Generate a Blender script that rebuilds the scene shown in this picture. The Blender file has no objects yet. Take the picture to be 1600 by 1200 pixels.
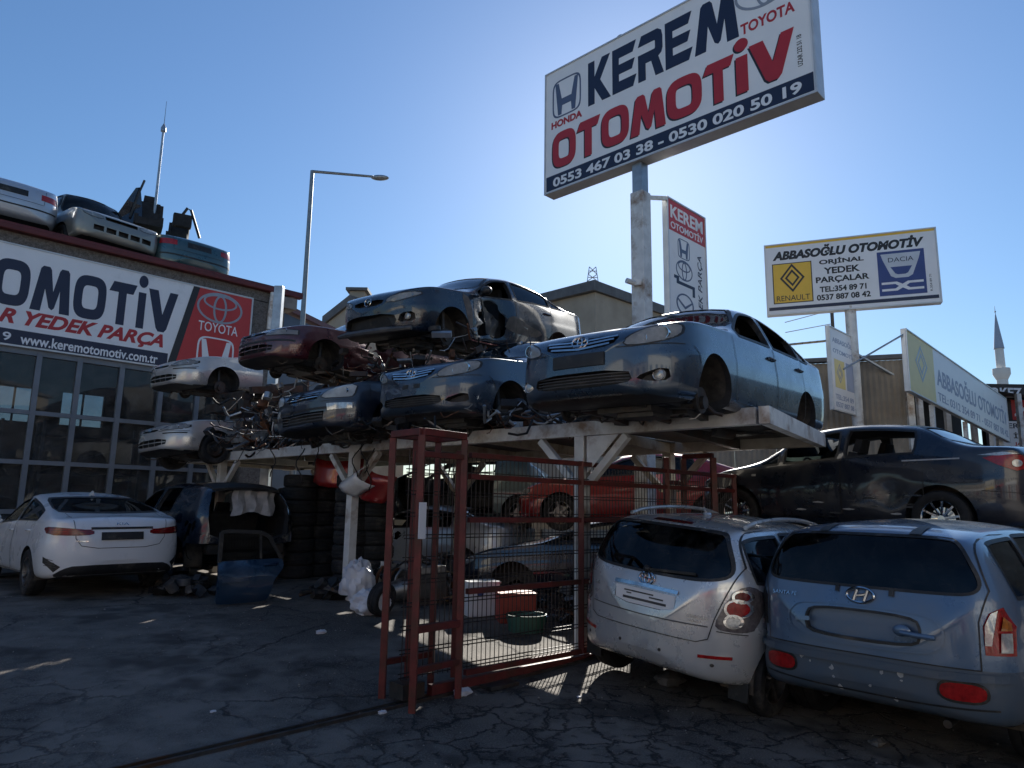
import bpy, bmesh, math, random
import numpy as np
from mathutils import Vector, Matrix, noise
from mathutils.bvhtree import BVHTree
from mathutils.geometry import delaunay_2d_cdt
random.seed(7)
PI = math.pi
rad = math.radians
scene = bpy.context.scene
COL = scene.collection

# ------------------------------------------------------------------ camera
FPX, CAM_H = 1110.0, 1.7
PITCH, ROLL = math.atan(195 / 1110), rad(.9)
CAMPOS = Vector((0, 0, CAM_H))
CROT = Matrix.Rotation(PI / 2 + PITCH, 3, 'X') @ Matrix.Rotation(ROLL, 3, 'Z')
cd = bpy.data.cameras.new('camera')
cam = bpy.data.objects.new('camera', cd)
COL.objects.link(cam)
cam.matrix_world = Matrix.Translation(CAMPOS) @ CROT.to_4x4()
cd.sensor_width = 36
cd.lens = 36 * FPX / 1600
cd.clip_start, cd.clip_end = .05, 3000
scene.camera = cam

def ray(u, v):
    return (CROT @ Vector(((u - 800) / FPX, -(v - 600) / FPX, -1))).normalized()
def at(u, v, Y):
    d = ray(u, v)
    return CAMPOS + d * (Y / d.y)
def atz(u, v, z):
    d = ray(u, v)
    return CAMPOS + d * ((z - CAM_H) / d.z)
def onplane(u, v, p0, n):
    d = ray(u, v)
    return CAMPOS + d * ((Vector(p0) - CAMPOS).dot(n) / d.dot(n))

# ------------------------------------------------------------------ light
SUN = ray(1003, 235)
sun_el = math.asin(SUN.z)
sun_az = math.atan2(SUN.x, SUN.y)
w = bpy.data.worlds.new('World')
scene.world = w
w.use_nodes = True
nt = w.node_tree
bg = nt.nodes['Background']
sky = nt.nodes.new('ShaderNodeTexSky')
sky.sky_type = 'NISHITA'
sky.sun_disc = False
sky.sun_elevation = sun_el
sky.sun_rotation = sun_az
sky.altitude = 900
sky.air_density = 1.5
sky.dust_density = 0.68
sky.ozone_density = 8.0
nt.links.new(sky.outputs[0], bg.inputs[0])
bg.inputs[1].default_value = .066
sl = bpy.data.lights.new('sun', 'SUN')
sl.energy = 5.0
sl.angle = rad(.5)
sl.color = (1, .95, .86)
so = bpy.data.objects.new('sun', sl)
COL.objects.link(so)
so.rotation_euler = (-SUN).to_track_quat('-Z', 'Y').to_euler()
so.location = (0, 0, 30)
vs = scene.view_settings
vs.view_transform = 'Standard'
vs.look = 'None'
vs.exposure = 0.88
vs.gamma = 1
vs.use_curve_mapping = False
scene.cycles.max_bounces = 7
scene.cycles.transparent_max_bounces = 16
scene.cycles.caustics_reflective = False
scene.cycles.caustics_refractive = False

# ------------------------------------------------------------------ materials
MATS = {}
def newmat(name):
    m = bpy.data.materials.new(name)
    m.use_nodes = True
    MATS[name] = m
    t = m.node_tree
    return m, t, t.nodes['Principled BSDF']
def nd(t, typ, **kw):
    n = t.nodes.new(typ)
    for k, v in kw.items():
        if hasattr(n, k) and not k[0].isupper():
            setattr(n, k, v)
        else:
            n.inputs[k].default_value = v
    return n
def noise_n(t, scale, detail=4, rough=.55, coord='Object'):
    tc = t.nodes.new('ShaderNodeTexCoord')
    n = nd(t, 'ShaderNodeTexNoise', Scale=scale, Detail=detail, Roughness=rough)
    t.links.new(tc.outputs[coord], n.inputs['Vector'])
    return n
def ramp(t, src, lo, hi, c0=(0, 0, 0, 1), c1=(1, 1, 1, 1)):
    r = t.nodes.new('ShaderNodeValToRGB')
    r.color_ramp.elements[0].position = lo
    r.color_ramp.elements[1].position = hi
    r.color_ramp.elements[0].color = c0
    r.color_ramp.elements[1].color = c1
    t.links.new(src, r.inputs[0])
    return r
def mixc(t, fac, a, b):
    m = t.nodes.new('ShaderNodeMix')
    m.data_type = 'RGBA'
    for i, s in ((0, fac), (6, a), (7, b)):
        if hasattr(s, 'is_linked') or hasattr(s, 'links'):
            t.links.new(s, m.inputs[i])
        else:
            m.inputs[i].default_value = s if i == 0 else (*s[:3], 1)
    return m.outputs[2]
def bump(t, b, src, strength, dist=.01):
    n = t.nodes.new('ShaderNodeBump')
    n.inputs['Strength'].default_value = strength
    n.inputs['Distance'].default_value = dist
    t.links.new(src, n.inputs['Height'])
    t.links.new(n.outputs[0], b.inputs['Normal'])

def plain(name, col, rough=.5, metal=0, var=.25, scale=6, bmp=0, spec=.5, dirt=None, dirt_amt=.0, coat=0):
    m, t, b = newmat(name)
    n = noise_n(t, scale, 3)
    r = ramp(t, n.outputs[0], .3, .75)
    c = mixc(t, r.outputs[0], [x * (1 - var) for x in col], [min(1, x * (1 + var)) for x in col])
    if dirt:
        n2 = noise_n(t, scale * .37, 5, .65)
        r2 = ramp(t, n2.outputs[0], .62 - dirt_amt, .72 - dirt_amt * .3)
        c = mixc(t, r2.outputs[0], c, dirt)
    t.links.new(c, b.inputs['Base Color'])
    b.inputs['Roughness'].default_value = rough
    b.inputs['Metallic'].default_value = metal
    b.inputs['Specular IOR Level'].default_value = spec
    b.inputs['Coat Weight'].default_value = coat
    if bmp:
        n3 = noise_n(t, scale * 6, 2)
        bump(t, b, n3.outputs[0], bmp, .01)
    return m

def paint(name, col, metal=.35, rough=.28, dust=.35, dustcol=(.22, .19, .16)):
    m, t, b = newmat(name)
    n = noise_n(t, 3.2, 5, .62)
    r = ramp(t, n.outputs[0], .42, .78)
    mul = nd(t, 'ShaderNodeMath', operation='MULTIPLY')
    t.links.new(r.outputs[0], mul.inputs[0])
    mul.inputs[1].default_value = dust
    n2 = noise_n(t, 320, 1)
    c0 = mixc(t, n2.outputs[0], [x * .95 for x in col], [min(1, x * 1.05) for x in col])
    t.links.new(mixc(t, mul.outputs[0], c0, dustcol), b.inputs['Base Color'])
    rr = nd(t, 'ShaderNodeMapRange')
    t.links.new(n.outputs[0], rr.inputs[0])
    rr.inputs[1].default_value, rr.inputs[2].default_value = .3, .8
    rr.inputs[3].default_value, rr.inputs[4].default_value = rough * .8, rough + .28
    t.links.new(rr.outputs[0], b.inputs['Roughness'])
    b.inputs['Metallic'].default_value = metal
    b.inputs['Coat Weight'].default_value = .9
    b.inputs['Coat Roughness'].default_value = .07
    n4 = noise_n(t, 5, 2)
    bump(t, b, n4.outputs[0], .05, .02)
    return m

def glass(name, tint, refl_rough=.03, trans=.75, dust=.12, film=0, fcol=(.3, .3, .29)):
    m, t, b = newmat(name)
    t.nodes.remove(b)
    out = t.nodes['Material Output']
    tr = nd(t, 'ShaderNodeBsdfTransparent', Color=(*[x * trans for x in tint], 1))
    gl = nd(t, 'ShaderNodeBsdfGlossy', Color=(.9, .95, 1, 1), Roughness=refl_rough)
    df = nd(t, 'ShaderNodeBsdfDiffuse', Color=(*fcol, 1))
    fr = nd(t, 'ShaderNodeFresnel', IOR=1.4)
    mx = t.nodes.new('ShaderNodeMixShader')
    m2 = t.nodes.new('ShaderNodeMixShader')
    n = noise_n(t, 4, 4, .7)
    r = ramp(t, n.outputs[0], .4, .85)
    mul = nd(t, 'ShaderNodeMath', operation='MULTIPLY')
    t.links.new(r.outputs[0], mul.inputs[0])
    mul.inputs[1].default_value = dust
    ad_ = nd(t, 'ShaderNodeMath', operation='ADD'); t.links.new(mul.outputs[0], ad_.inputs[0]); ad_.inputs[1].default_value = film
    t.links.new(ad_.outputs[0], m2.inputs[0])
    t.links.new(tr.outputs[0], m2.inputs[1])
    t.links.new(df.outputs[0], m2.inputs[2])
    t.links.new(fr.outputs[0], mx.inputs[0])
    t.links.new(m2.outputs[0], mx.inputs[1])
    t.links.new(gl.outputs[0], mx.inputs[2])
    t.links.new(mx.outputs[0], out.inputs[0])
    return m

M = MATS
paint('paint_slate', (.040, .068, .105), .5, .2, .10)
paint('paint_slate2', (.034, .056, .09), .5, .22, .14)
paint('paint_navy', (.010, .018, .034), .4, .18, .10)
paint('paint_deepnavy', (.014, .024, .044), .3, .26, .2)
paint('paint_darkblue', (.01, .016, .03), .3, .22, .18)
paint('paint_silver', (.52, .51, .49), .45, .26, .25, (.25, .22, .19))
paint('paint_silver_cool', (.56, .565, .57), .45, .2, .10, (.40, .39, .37))
plain('lens_smoke', (.14, .12, .12), .15, .2, .3, 40, coat=.8)
paint('paint_maroon', (.075, .010, .016), .3, .25, .2)
paint('paint_red', (.30, .012, .014), .2, .3, .2)
paint('paint_teal', (.03, .085, .10), .3, .25, .2)
paint('paint_tealgrey', (.075, .12, .125), .4, .3, .3)
paint('paint_white', (.72, .73, .74), .0, .25, .08, (.4, .38, .35))
paint('paint_palesilver', (.5, .53, .58), .5, .3, .2)
paint('paint_steelblue', (.10, .165, .26), .25, .26, .38, (.2, .2, .2))
paint('paint_doorblue', (.012, .045, .10), .35, .25, .15)
paint('paint_champagne', (.24, .24, .215), .4, .3, .3)
glass('glass_tint', (.2, .26, .32), .03, .4, .10)
glass('glass_clear', (.8, .87, .86), .03, .85, .16)
glass('glass_black', (.05, .06, .07), .03, .3, .06)
glass('glass_facade', (.5, .55, .6), .02, .75, .22, .05, (.34, .33, .32))
glass('lens_clear', (.85, .88, .88), .06, .9, .4, .38, (.55, .56, .55))
plain('lens_red', (.34, .010, .010), .2, 0, .35, 30, coat=.3)
plain('lens_darkred', (.13, .006, .008), .2, 0, .4, 60, coat=.25)
plain('lens_orange', (.45, .14, .02), .15, 0, .3, 30, coat=.6)
plain('lens_white', (.5, .5, .48), .12, .3, .3, 40, coat=.8)
plain('chrome', (.62, .64, .66), .14, 1, .15, 30)
plain('steel', (.28, .27, .26), .42, .85, .35, 8, .1, dirt=(.09, .05, .03), dirt_amt=.12)
plain('dark_steel', (.07, .068, .066), .5, .6, .4, 8, .15, dirt=(.09, .05, .03), dirt_amt=.15)
plain('rust', (.14, .06, .03), .8, .2, .5, 7, .3)
plain('rubber', (.022, .022, .023), .75, 0, .35, 12, .1, .3, dirt=(.07, .065, .06), dirt_amt=.08)
plain('plastic_black', (.02, .02, .021), .5, 0, .3, 12, .1, .4, dirt=(.08, .07, .06), dirt_amt=.08)
plain('plastic_grey', (.065, .066, .07), .55, 0, .3, 9, .1, .4, dirt=(.12, .11, .1), dirt_amt=.08)
plain('liner', (.05, .046, .042), .85, 0, .5, 7, .3, .25, dirt=(.12, .10, .08), dirt_amt=.16)
plain('interior', (.035, .035, .037), .85, 0, .3, 10, 0, .2)
plain('interior_grey', (.14, .135, .13), .9, 0, .2, 10, 0, .2)
plain('interior_cloth', (.45, .45, .46), .9, 0, .2, 10, 0, .2)
plain('white_steel', (.68, .68, .66), .5, .1, .14, 6, .08, dirt=(.26, .17, .11), dirt_amt=.11)
plain('cream_steel', (.5, .46, .38), .55, .05, .15, 5, .08, dirt=(.25, .17, .1), dirt_amt=.1)
plain('red_steel', (.13, .020, .017), .55, .05, .3, 12, .2, dirt=(.07, .025, .015), dirt_amt=.16)
plain('wire', (.035, .03, .03), .5, .6, .3, 20)
plain('grey_frame', (.155, .18, .215), .45, .2, .12, 5, dirt=(.16, .17, .19), dirt_amt=.06)
plain('sign_white', (.79, .80, .82), .35, 0, .03, 2, dirt=(.62, .63, .65), dirt_amt=.02)
plain('sign_edge', (.55, .56, .57), .4, .4, .1, 4)
plain('sign_navy', (.012, .018, .05), .4, 0, .08, 4)
plain('sign_red', (.42, .022, .03), .4, 0, .08, 4)
plain('sign_red2', (.48, .035, .035), .4, 0, .06, 3)
plain('sign_yellow', (.80, .50, .05), .4, 0, .05, 4)
plain('sign_paleyellow', (.72, .60, .22), .4, 0, .05, 4)
plain('sign_black', (.015, .015, .018), .4, 0, .1, 4)
plain('sign_blue', (.035, .06, .22), .4, 0, .08, 4)
plain('sign_grey', (.30, .32, .36), .35, .3, .1, 6)
plain('sign_navy_grey', (.09, .12, .20), .4, .1, .1, 5)
plain('sign_grey2', (.52, .54, .58), .4, .2, .06, 5)
plain('sign_fade', (.30, .36, .50), .5, 0, .08, 4)
plain('sign_whitetext', (.78, .79, .82), .4, 0, .03, 4)
plain('concrete', (.27, .25, .23), .9, 0, .22, 3, .35, .2, dirt=(.15, .14, .13), dirt_amt=.12)
plain('roughcast', (.20, .18, .165), .95, 0, .4, 30, .9, .2, dirt=(.10, .09, .085), dirt_amt=.15)
plain('beige_render', (.40, .34, .27), .9, 0, .12, 1.2, .2, .2, dirt=(.30, .25, .2), dirt_amt=.08)
plain('bounce_concrete', (.40, .37, .33), .9, 0, .2, 2, .2, .2)  # pale tone for the added ground that bounces sunlight
plain('pale_wall', (.62, .58, .50), .9, 0, .1, 1, .1, .2)
plain('gutter_red', (.11, .018, .018), .5, .1, .2, 5)
plain('roof_grey', (.13, .13, .135), .8, 0, .2, 3)
plain('corrugated', (.30, .255, .20), .6, .15, .22, 1.5, .05, .3, dirt=(.19, .15, .11), dirt_amt=.12)
plain('galv', (.34, .37, .40), .4, .7, .2, 6)
plain('lamp_grey', (.22, .25, .27), .45, .5, .15, 6)
plain('minaret_stone', (.8, .77, .73), .85, 0, .08, .3)
plain('minaret_lead', (.40, .43, .50), .6, .3, .1, .5)
plain('wood', (.30, .17, .07), .8, 0, .35, 10, .2, .2)
plain('bag_white', (.62, .63, .68), .42, 0, .08, 4, .25)
plain('box_white', (.66, .66, .68), .7, 0, .06, 5)
plain('box_red', (.33, .035, .02), .55, 0, .15, 6)
plain('green_tub', (.03, .10, .075), .5, 0, .2, 6)
plain('cardboard', (.38, .27, .16), .85, 0, .15, 6)
plain('dark_wall', (.03, .035, .045), .8, 0, .2, 3)
plain('blue_panel', (.05, .075, .12), .5, .1, .15, 2)
plain('dusty_ground', (.25, .22, .19), .95, 0, .3, 2, .3, .2)

def asphalt():
    m, t, b = newmat('asphalt')
    L = t.links.new
    tc = t.nodes.new('ShaderNodeTexCoord')
    big = noise_n(t, .5, 3, .6)
    sep = t.nodes.new('ShaderNodeSeparateColor'); L(big.outputs['Color'], sep.inputs[0])
    mid = noise_n(t, 3.0, 5, .65)
    fine = nd(t, 'ShaderNodeTexNoise', Scale=85, Detail=1, Roughness=.6); L(tc.outputs['Object'], fine.inputs['Vector'])
    base = mixc(t, ramp(t, sep.outputs[0], .40, .58).outputs[0], (.075, .064, .054), (.20, .172, .146))
    base = mixc(t, ramp(t, mid.outputs[0], .42, .72).outputs[0], base, (.054, .047, .041))
    base = mixc(t, ramp(t, fine.outputs[0], .45, .72).outputs[0], base, (.18, .162, .145))
    mv = nd(t, 'ShaderNodeVectorMath', operation='SCALE'); L(mid.outputs['Color'], mv.inputs[0]); mv.inputs['Scale'].default_value = .42
    ad = nd(t, 'ShaderNodeVectorMath', operation='ADD'); L(tc.outputs['Object'], ad.inputs[0]); L(mv.outputs[0], ad.inputs[1])
    def cracks(scale, wd):
        v = nd(t, 'ShaderNodeTexVoronoi', feature='DISTANCE_TO_EDGE', Scale=scale, Randomness=1.0); v.voronoi_dimensions = '2D'
        L(ad.outputs[0], v.inputs['Vector'])
        return ramp(t, v.outputs['Distance'], wd * .25, wd, (1, 1, 1, 1), (0, 0, 0, 1)).outputs[0]
    def mult(a, c):
        q = nd(t, 'ShaderNodeMath', operation='MULTIPLY'); L(a, q.inputs[0])
        if hasattr(c, 'links'): L(c, q.inputs[1])
        else: q.inputs[1].default_value = c
        return q.outputs[0]
    ds = nd(t, 'ShaderNodeVectorMath', operation='DISTANCE'); L(ad.outputs[0], ds.inputs[0]); ds.inputs[1].default_value = (1.4, 5.1, .2)
    dm = nd(t, 'ShaderNodeMath', operation='MULTIPLY'); L(ds.outputs['Value'], dm.inputs[0]); dm.inputs[1].default_value = .2
    near = ramp(t, dm.outputs[0], .38, .62, (1, 1, 1, 1), (0, 0, 0, 1)).outputs[0]
    ds2 = nd(t, 'ShaderNodeVectorMath', operation='DISTANCE'); L(ad.outputs[0], ds2.inputs[0]); ds2.inputs[1].default_value = (-3.6, 4.6, .2)
    dm2 = nd(t, 'ShaderNodeMath', operation='MULTIPLY'); L(ds2.outputs['Value'], dm2.inputs[0]); dm2.inputs[1].default_value = .2
    near2 = ramp(t, dm2.outputs[0], .15, .32, (1, 1, 1, 1), (0, 0, 0, 1)).outputs[0]
    nm = nd(t, 'ShaderNodeMath', operation='MAXIMUM'); L(near, nm.inputs[0]); L(near2, nm.inputs[1])
    far = mult(ramp(t, sep.outputs[1], .56, .64).outputs[0], .6)
    mk = nd(t, 'ShaderNodeMath', operation='MAXIMUM'); L(nm.outputs[0], mk.inputs[0]); L(far, mk.inputs[1])
    cA = mult(cracks(2.1, .048), mk.outputs[0]); cB = mult(mult(cracks(5.2, .095), mk.outputs[0]), ramp(t, mid.outputs[0], .47, .56).outputs[0])
    cm = nd(t, 'ShaderNodeMath', operation='MAXIMUM'); L(cA, cm.inputs[0]); L(cB, cm.inputs[1]); c1 = cm.outputs[0]
    c2 = mult(cracks(.42, .011), ramp(t, sep.outputs[2], .40, .52).outputs[0])
    mx = nd(t, 'ShaderNodeMath', operation='MAXIMUM'); L(c1, mx.inputs[0]); L(c2, mx.inputs[1])
    st = noise_n(t, .9, 3, .7)
    base = mixc(t, mult(ramp(t, st.outputs[0], .53, .63).outputs[0], .75), base, (.034, .030, .027))
    base = mixc(t, mult(mx.outputs[0], .85), base, (.014, .014, .016))
    L(base, b.inputs['Base Color'])
    b.inputs['Roughness'].default_value = .84
    b.inputs['Specular IOR Level'].default_value = .3
    h = nd(t, 'ShaderNodeMath', operation='SUBTRACT'); L(fine.outputs[0], h.inputs[0]); L(mult(mx.outputs[0], 3.0), h.inputs[1])
    bump(t, b, h.outputs[0], .5, .012)
asphalt()

# ------------------------------------------------------------------ mesh helpers
class MB:
    def __init__(s): s.v = []; s.f = []; s.smooth = []
    def add(s, vs, fs, sm=False):
        o = len(s.v); s.v += [tuple(v) for v in vs]
        s.f += [tuple(i + o for i in f) for f in fs]; s.smooth += [sm] * len(fs); return s
    def box(s, c, d, R=None, taper=1.0):
        c = Vector(c); vs = []
        for k in (-1, 1):
            q = taper if k > 0 else 1
            for i, j in ((-1, -1), (1, -1), (1, 1), (-1, 1)):
                p = Vector((i * d[0] / 2 * q, j * d[1] / 2 * q, k * d[2] / 2))
                vs.append(c + (R @ p if R else p))
        return s.add(vs, [(3, 2, 1, 0), (4, 5, 6, 7), (0, 1, 5, 4), (1, 2, 6, 5), (2, 3, 7, 6), (3, 0, 4, 7)])
    def beam(s, a, b, w, h, up=(0, 0, 1)):
        a, b = Vector(a), Vector(b); d = (b - a); x = d.normalized(); u = Vector(up)
        if abs(x.dot(u)) > .98: u = Vector((1, 0, 0))
        y = u.cross(x).normalized(); z = x.cross(y)
        R = Matrix((x, y, z)).transposed()
        return s.box((a + b) / 2, (d.length, w, h), R)
    def tube(s, pts, r, n=8, caps=True, closed=False):
        pts = [Vector(p) for p in pts]; rings = []; N = len(pts)
        rr = r if isinstance(r, (list, tuple)) else [r] * N
        pu = None; vs = []
        for i, p in enumerate(pts):
            if closed: t = pts[(i + 1) % N] - pts[i - 1]
            else: t = pts[min(i + 1, N - 1)] - pts[max(i - 1, 0)]
            t.normalize()
            if pu is None:
                u = Vector((0, 0, 1)) if abs(t.z) < .9 else Vector((1, 0, 0))
            else: u = pu
            a = (u - t * u.dot(t)).normalized(); b = t.cross(a); pu = a
            for k in range(n):
                an = 2 * PI * k / n
                vs.append(p + (a * math.cos(an) + b * math.sin(an)) * rr[i])
        fs = []
        for i in range(N if closed else N - 1):
            j = (i + 1) % N
            for k in range(n):
                fs.append((i * n + k, i * n + (k + 1) % n, j * n + (k + 1) % n, j * n + k))
        o = len(s.f); s.add(vs, fs, True)
        if caps and not closed:
            b0 = len(s.v) - len(vs)
            s.f.append(tuple(b0 + k for k in reversed(range(n)))); s.smooth.append(False)
            s.f.append(tuple(b0 + (N - 1) * n + k for k in range(n))); s.smooth.append(False)
        return s
    def cyl(s, a, b, r, r2=None, n=16):
        return s.tube([a, b], [r, r if r2 is None else r2], n)
    def lathe(s, prof, n=24, axis='y', c=(0, 0, 0), closed=False):
        vs = []
        for k in range(n):
            an = 2 * PI * k / n; ca, sa = math.cos(an), math.sin(an)
            for r, h in prof:
                p = {'y': (r * ca, h, r * sa), 'z': (r * ca, r * sa, h), 'x': (h, r * ca, r * sa)}[axis]
                vs.append((p[0] + c[0], p[1] + c[1], p[2] + c[2]))
        m = len(prof); fs = []
        for k in range(n):
            k2 = (k + 1) % n
            for i in range(m if closed else m - 1):
                i2 = (i + 1) % m
                fs.append((k * m + i, k * m + i2, k2 * m + i2, k2 * m + i))
        return s.add(vs, fs, True)
    def prism(s, poly, a, b, axis):
        # poly in the two remaining axes (cyclic order), extruded a..b along axis
        def P(p, h): return {'x': (h, p[0], p[1]), 'y': (p[0], h, p[1]), 'z': (p[0], p[1], h)}[axis]
        n = len(poly)
        vs = [P(p, a) for p in poly] + [P(p, b) for p in poly]
        fs = [tuple(range(n)), tuple(reversed(range(n, 2 * n)))] + [(i + n, (i + 1) % n + n, (i + 1) % n, i) for i in range(n)]
        return s.add(vs, fs)
    def sphere(s, c, r, n=12, m=8, sc=(1, 1, 1), jit=0):
        vs = []; c = Vector(c)
        for i in range(m + 1):
            th = PI * i / m
            for k in range(n):
                ph = 2 * PI * k / n
                d = Vector((math.sin(th) * math.cos(ph), math.sin(th) * math.sin(ph), math.cos(th)))
                q = 1 + (jit * noise.noise(d * 2.3 + c * 3.1) if jit else 0)
                vs.append(c + Vector((d.x * sc[0], d.y * sc[1], d.z * sc[2])) * r * q)
        fs = [(i * n + k, (i + 1) * n + k, (i + 1) * n + (k + 1) % n, i * n + (k + 1) % n) for i in range(m) for k in range(n)]
        return s.add(vs, fs, True)
    def mesh(s, name, fix=True):
        me = bpy.data.meshes.new(name)
        me.from_pydata(s.v, [], s.f)
        if fix:
            bm = bmesh.new(); bm.from_mesh(me)
            bmesh.ops.remove_doubles(bm, verts=bm.verts, dist=1e-6)
            bmesh.ops.dissolve_degenerate(bm, dist=1e-7, edges=bm.edges)
            bmesh.ops.recalc_face_normals(bm, faces=bm.faces)
            bm.to_mesh(me); bm.free()
        if any(s.smooth):
            me.shade_smooth()
            me.set_sharp_from_angle(angle=rad(38))
        return me
    def build(s, name, mat, parent=None, bevel=0):
        return obj(name, s.mesh(name), mat, parent, bevel)

def obj(name, me, mat, parent=None, bevel=0):
    o = bpy.data.objects.new(name, me)
    COL.objects.link(o)
    if mat is not None:
        me.materials.clear()
        for q in (mat if isinstance(mat, (list, tuple)) else [mat]):
            me.materials.append(M[q])
    if parent: o.parent = parent
    if bevel:
        b = o.modifiers.new('bevel', 'BEVEL'); b.width = bevel; b.segments = 2; b.limit_method = 'ANGLE'
    return o
def tag(o, label, cat, group=None):
    o['label'] = label; o['category'] = cat
    if group: o['group'] = group
    return o
def struct(o):
    o['kind'] = 'structure'; return o
def empty(name, loc=(0, 0, 0), rz=0, mat=None):
    o = bpy.data.objects.new(name, None)
    COL.objects.link(o)
    o.empty_display_size = .2
    if mat is not None: o.matrix_world = mat
    else:
        o.location = loc; o.rotation_euler = (0, 0, rz)
    return o
def copy_tree(o, parent=None):
    c = o.copy(); COL.objects.link(c)
    if parent: c.parent = parent
    for ch in list(o.children): copy_tree(ch, c)
    return c
def pchip(pts):
    x = np.array([p[0] for p in pts], float); y = np.array([p[1] for p in pts], float)
    h = np.diff(x); d = np.diff(y) / h; n = len(x); m = np.zeros(n)
    for i in range(1, n - 1):
        if d[i - 1] * d[i] > 0:
            w1, w2 = 2 * h[i] + h[i - 1], h[i] + 2 * h[i - 1]
            m[i] = (w1 + w2) / (w1 / d[i - 1] + w2 / d[i])
    m[0], m[-1] = d[0], d[-1]
    def f(t):
        t = min(max(t, x[0]), x[-1]); i = min(int(np.searchsorted(x, t, 'right') - 1), n - 2); i = max(i, 0)
        u = (t - x[i]) / h[i]
        return float((2*u**3-3*u*u+1)*y[i] + (u**3-2*u*u+u)*h[i]*m[i] + (3*u*u-2*u**3)*y[i+1] + (u**3-u*u)*h[i]*m[i+1])
    return f
# ------------------------------------------------------------------ car generator
from mathutils.interpolate import poly_3d_calc
SIDE_T = (.06, .2, .38, .52, .64, .70, .86, 1.0)
SIDE_F = (.950, .982, .997, 1.0, .996, .986, .972, .948)
def chaikin(P):
    Q = [P[0]]
    for a, b in zip(P[:-1], P[1:]):
        Q.append((a[0] * .75 + b[0] * .25, a[1] * .75 + b[1] * .25))
        Q.append((a[0] * .25 + b[0] * .75, a[1] * .25 + b[1] * .75))
    Q.append(P[-1]); return Q
class Spec:
    def __init__(s, L, W, cen, rail, belt, bot, fo, wb, wr=.315, tumble=.42, ef=.60, er=.66, af=.62, ar=.5, pf=2.8, pr=3.2):
        s.L, s.W = L, W
        s.cen, s.rail, s.belt, s.bot = map(pchip, (cen, rail, belt, bot))
        s.fo, s.wb, s.wr, s.tumble = fo, wb, wr, tumble
        s.ef, s.er, s.af, s.ar, s.pf, s.pr = ef, er, af, ar, pf, pr
        s.H = max(z for _, z in cen)
    def w(s, t):
        k = 1.0
        if t < s.af: k *= max(.004, (1 - ((s.af - t) / s.af) ** s.pf)) ** (1 / s.pf)
        if t > s.L - s.ar: k *= max(.004, (1 - ((t - s.L + s.ar) / s.ar) ** s.pr)) ** (1 / s.pr)
        return s.W / 2 * k
    def wrail(s, t, inset=0):
        zB, zr = s.belt(t), s.rail(t); w_ = s.w(t)
        return max(.3 * w_, .948 * w_ - s.tumble * max(0, zr - zB) - .04 * min(1, max(0, zr - zB) / .1)) - inset
    def section(s, t, ins=0):
        w_ = s.w(t) - ins; zb = s.bot(t) + ins * 1.5; zr = s.rail(t) - ins * .9; zc = s.cen(t) - ins * .9
        zc = max(zc, zb + .06); zr = min(max(zr, zb + .045), zc - .004); zB = min(max(s.belt(t) - ins * .3, zb + .03), zr - .004)
        wr = min(s.wrail(t, ins), .94 * w_)
        P = [(0, zb), (.5 * w_, zb), (.86 * w_, zb + .004)]
        for a, f in zip(SIDE_T, SIDE_F): P.append((w_ * f, zb + a * (zB - zb)))
        for q in (.3, .62, .9):
            P.append((.948 * w_ + (wr - .948 * w_) * q + .012 * math.sin(PI * q), zB + (zr - zB) * q))
        for q in (.93, .78, .55, .28, 0):
            P.append((wr * q, zr + (zc - zr) * (1 - q ** 2.2)))
        return chaikin(P)
    def loft(s, t0, t1, n, ins=0):
        ts = []
        for i in range(n + 1):
            u = i / n; c = .5 - .5 * math.cos(PI * u)
            ts.append(t0 + (t1 - t0) * c)
        v = []; f = []; m = None
        for t in ts:
            h = s.section(t, ins); x = s.L / 2 - t
            ring = [(x, y, z) for y, z in h] + [(x, -y, z) for y, z in reversed(h[1:-1])]
            m = len(ring); v += ring
        for i in range(n):
            for k in range(m):
                k2 = (k + 1) % m
                f.append((i * m + k, i * m + k2, (i + 1) * m + k2, (i + 1) * m + k))
        f.append(tuple(reversed(range(m)))); f.append(tuple(n * m + k for k in range(m)))
        return v, f

VIEWS = {'F': (lambda a, b: (Vector((6, a, b)), Vector((-1, 0, 0)))), 'R': (lambda a, b: (Vector((-6, a, b)), Vector((1, 0, 0)))),
         'L': (lambda a, b: (Vector((a, 4, b)), Vector((0, -1, 0)))), 'r': (lambda a, b: (Vector((a, -4, b)), Vector((0, 1, 0)))),
         'T': (lambda a, b: (Vector((a, b, 5)), Vector((0, 0, -1))))}
def smooth_poly(P, n=2):
    for _ in range(n):
        Q = []
        for i in range(len(P)):
            a, b = P[i], P[(i + 1) % len(P)]
            Q.append((a[0] * .78 + b[0] * .22, a[1] * .78 + b[1] * .22)); Q.append((a[0] * .22 + b[0] * .78, a[1] * .22 + b[1] * .78))
        P = Q
    return P
def mir(P): return [(-a, b) for a, b in P]

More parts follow.
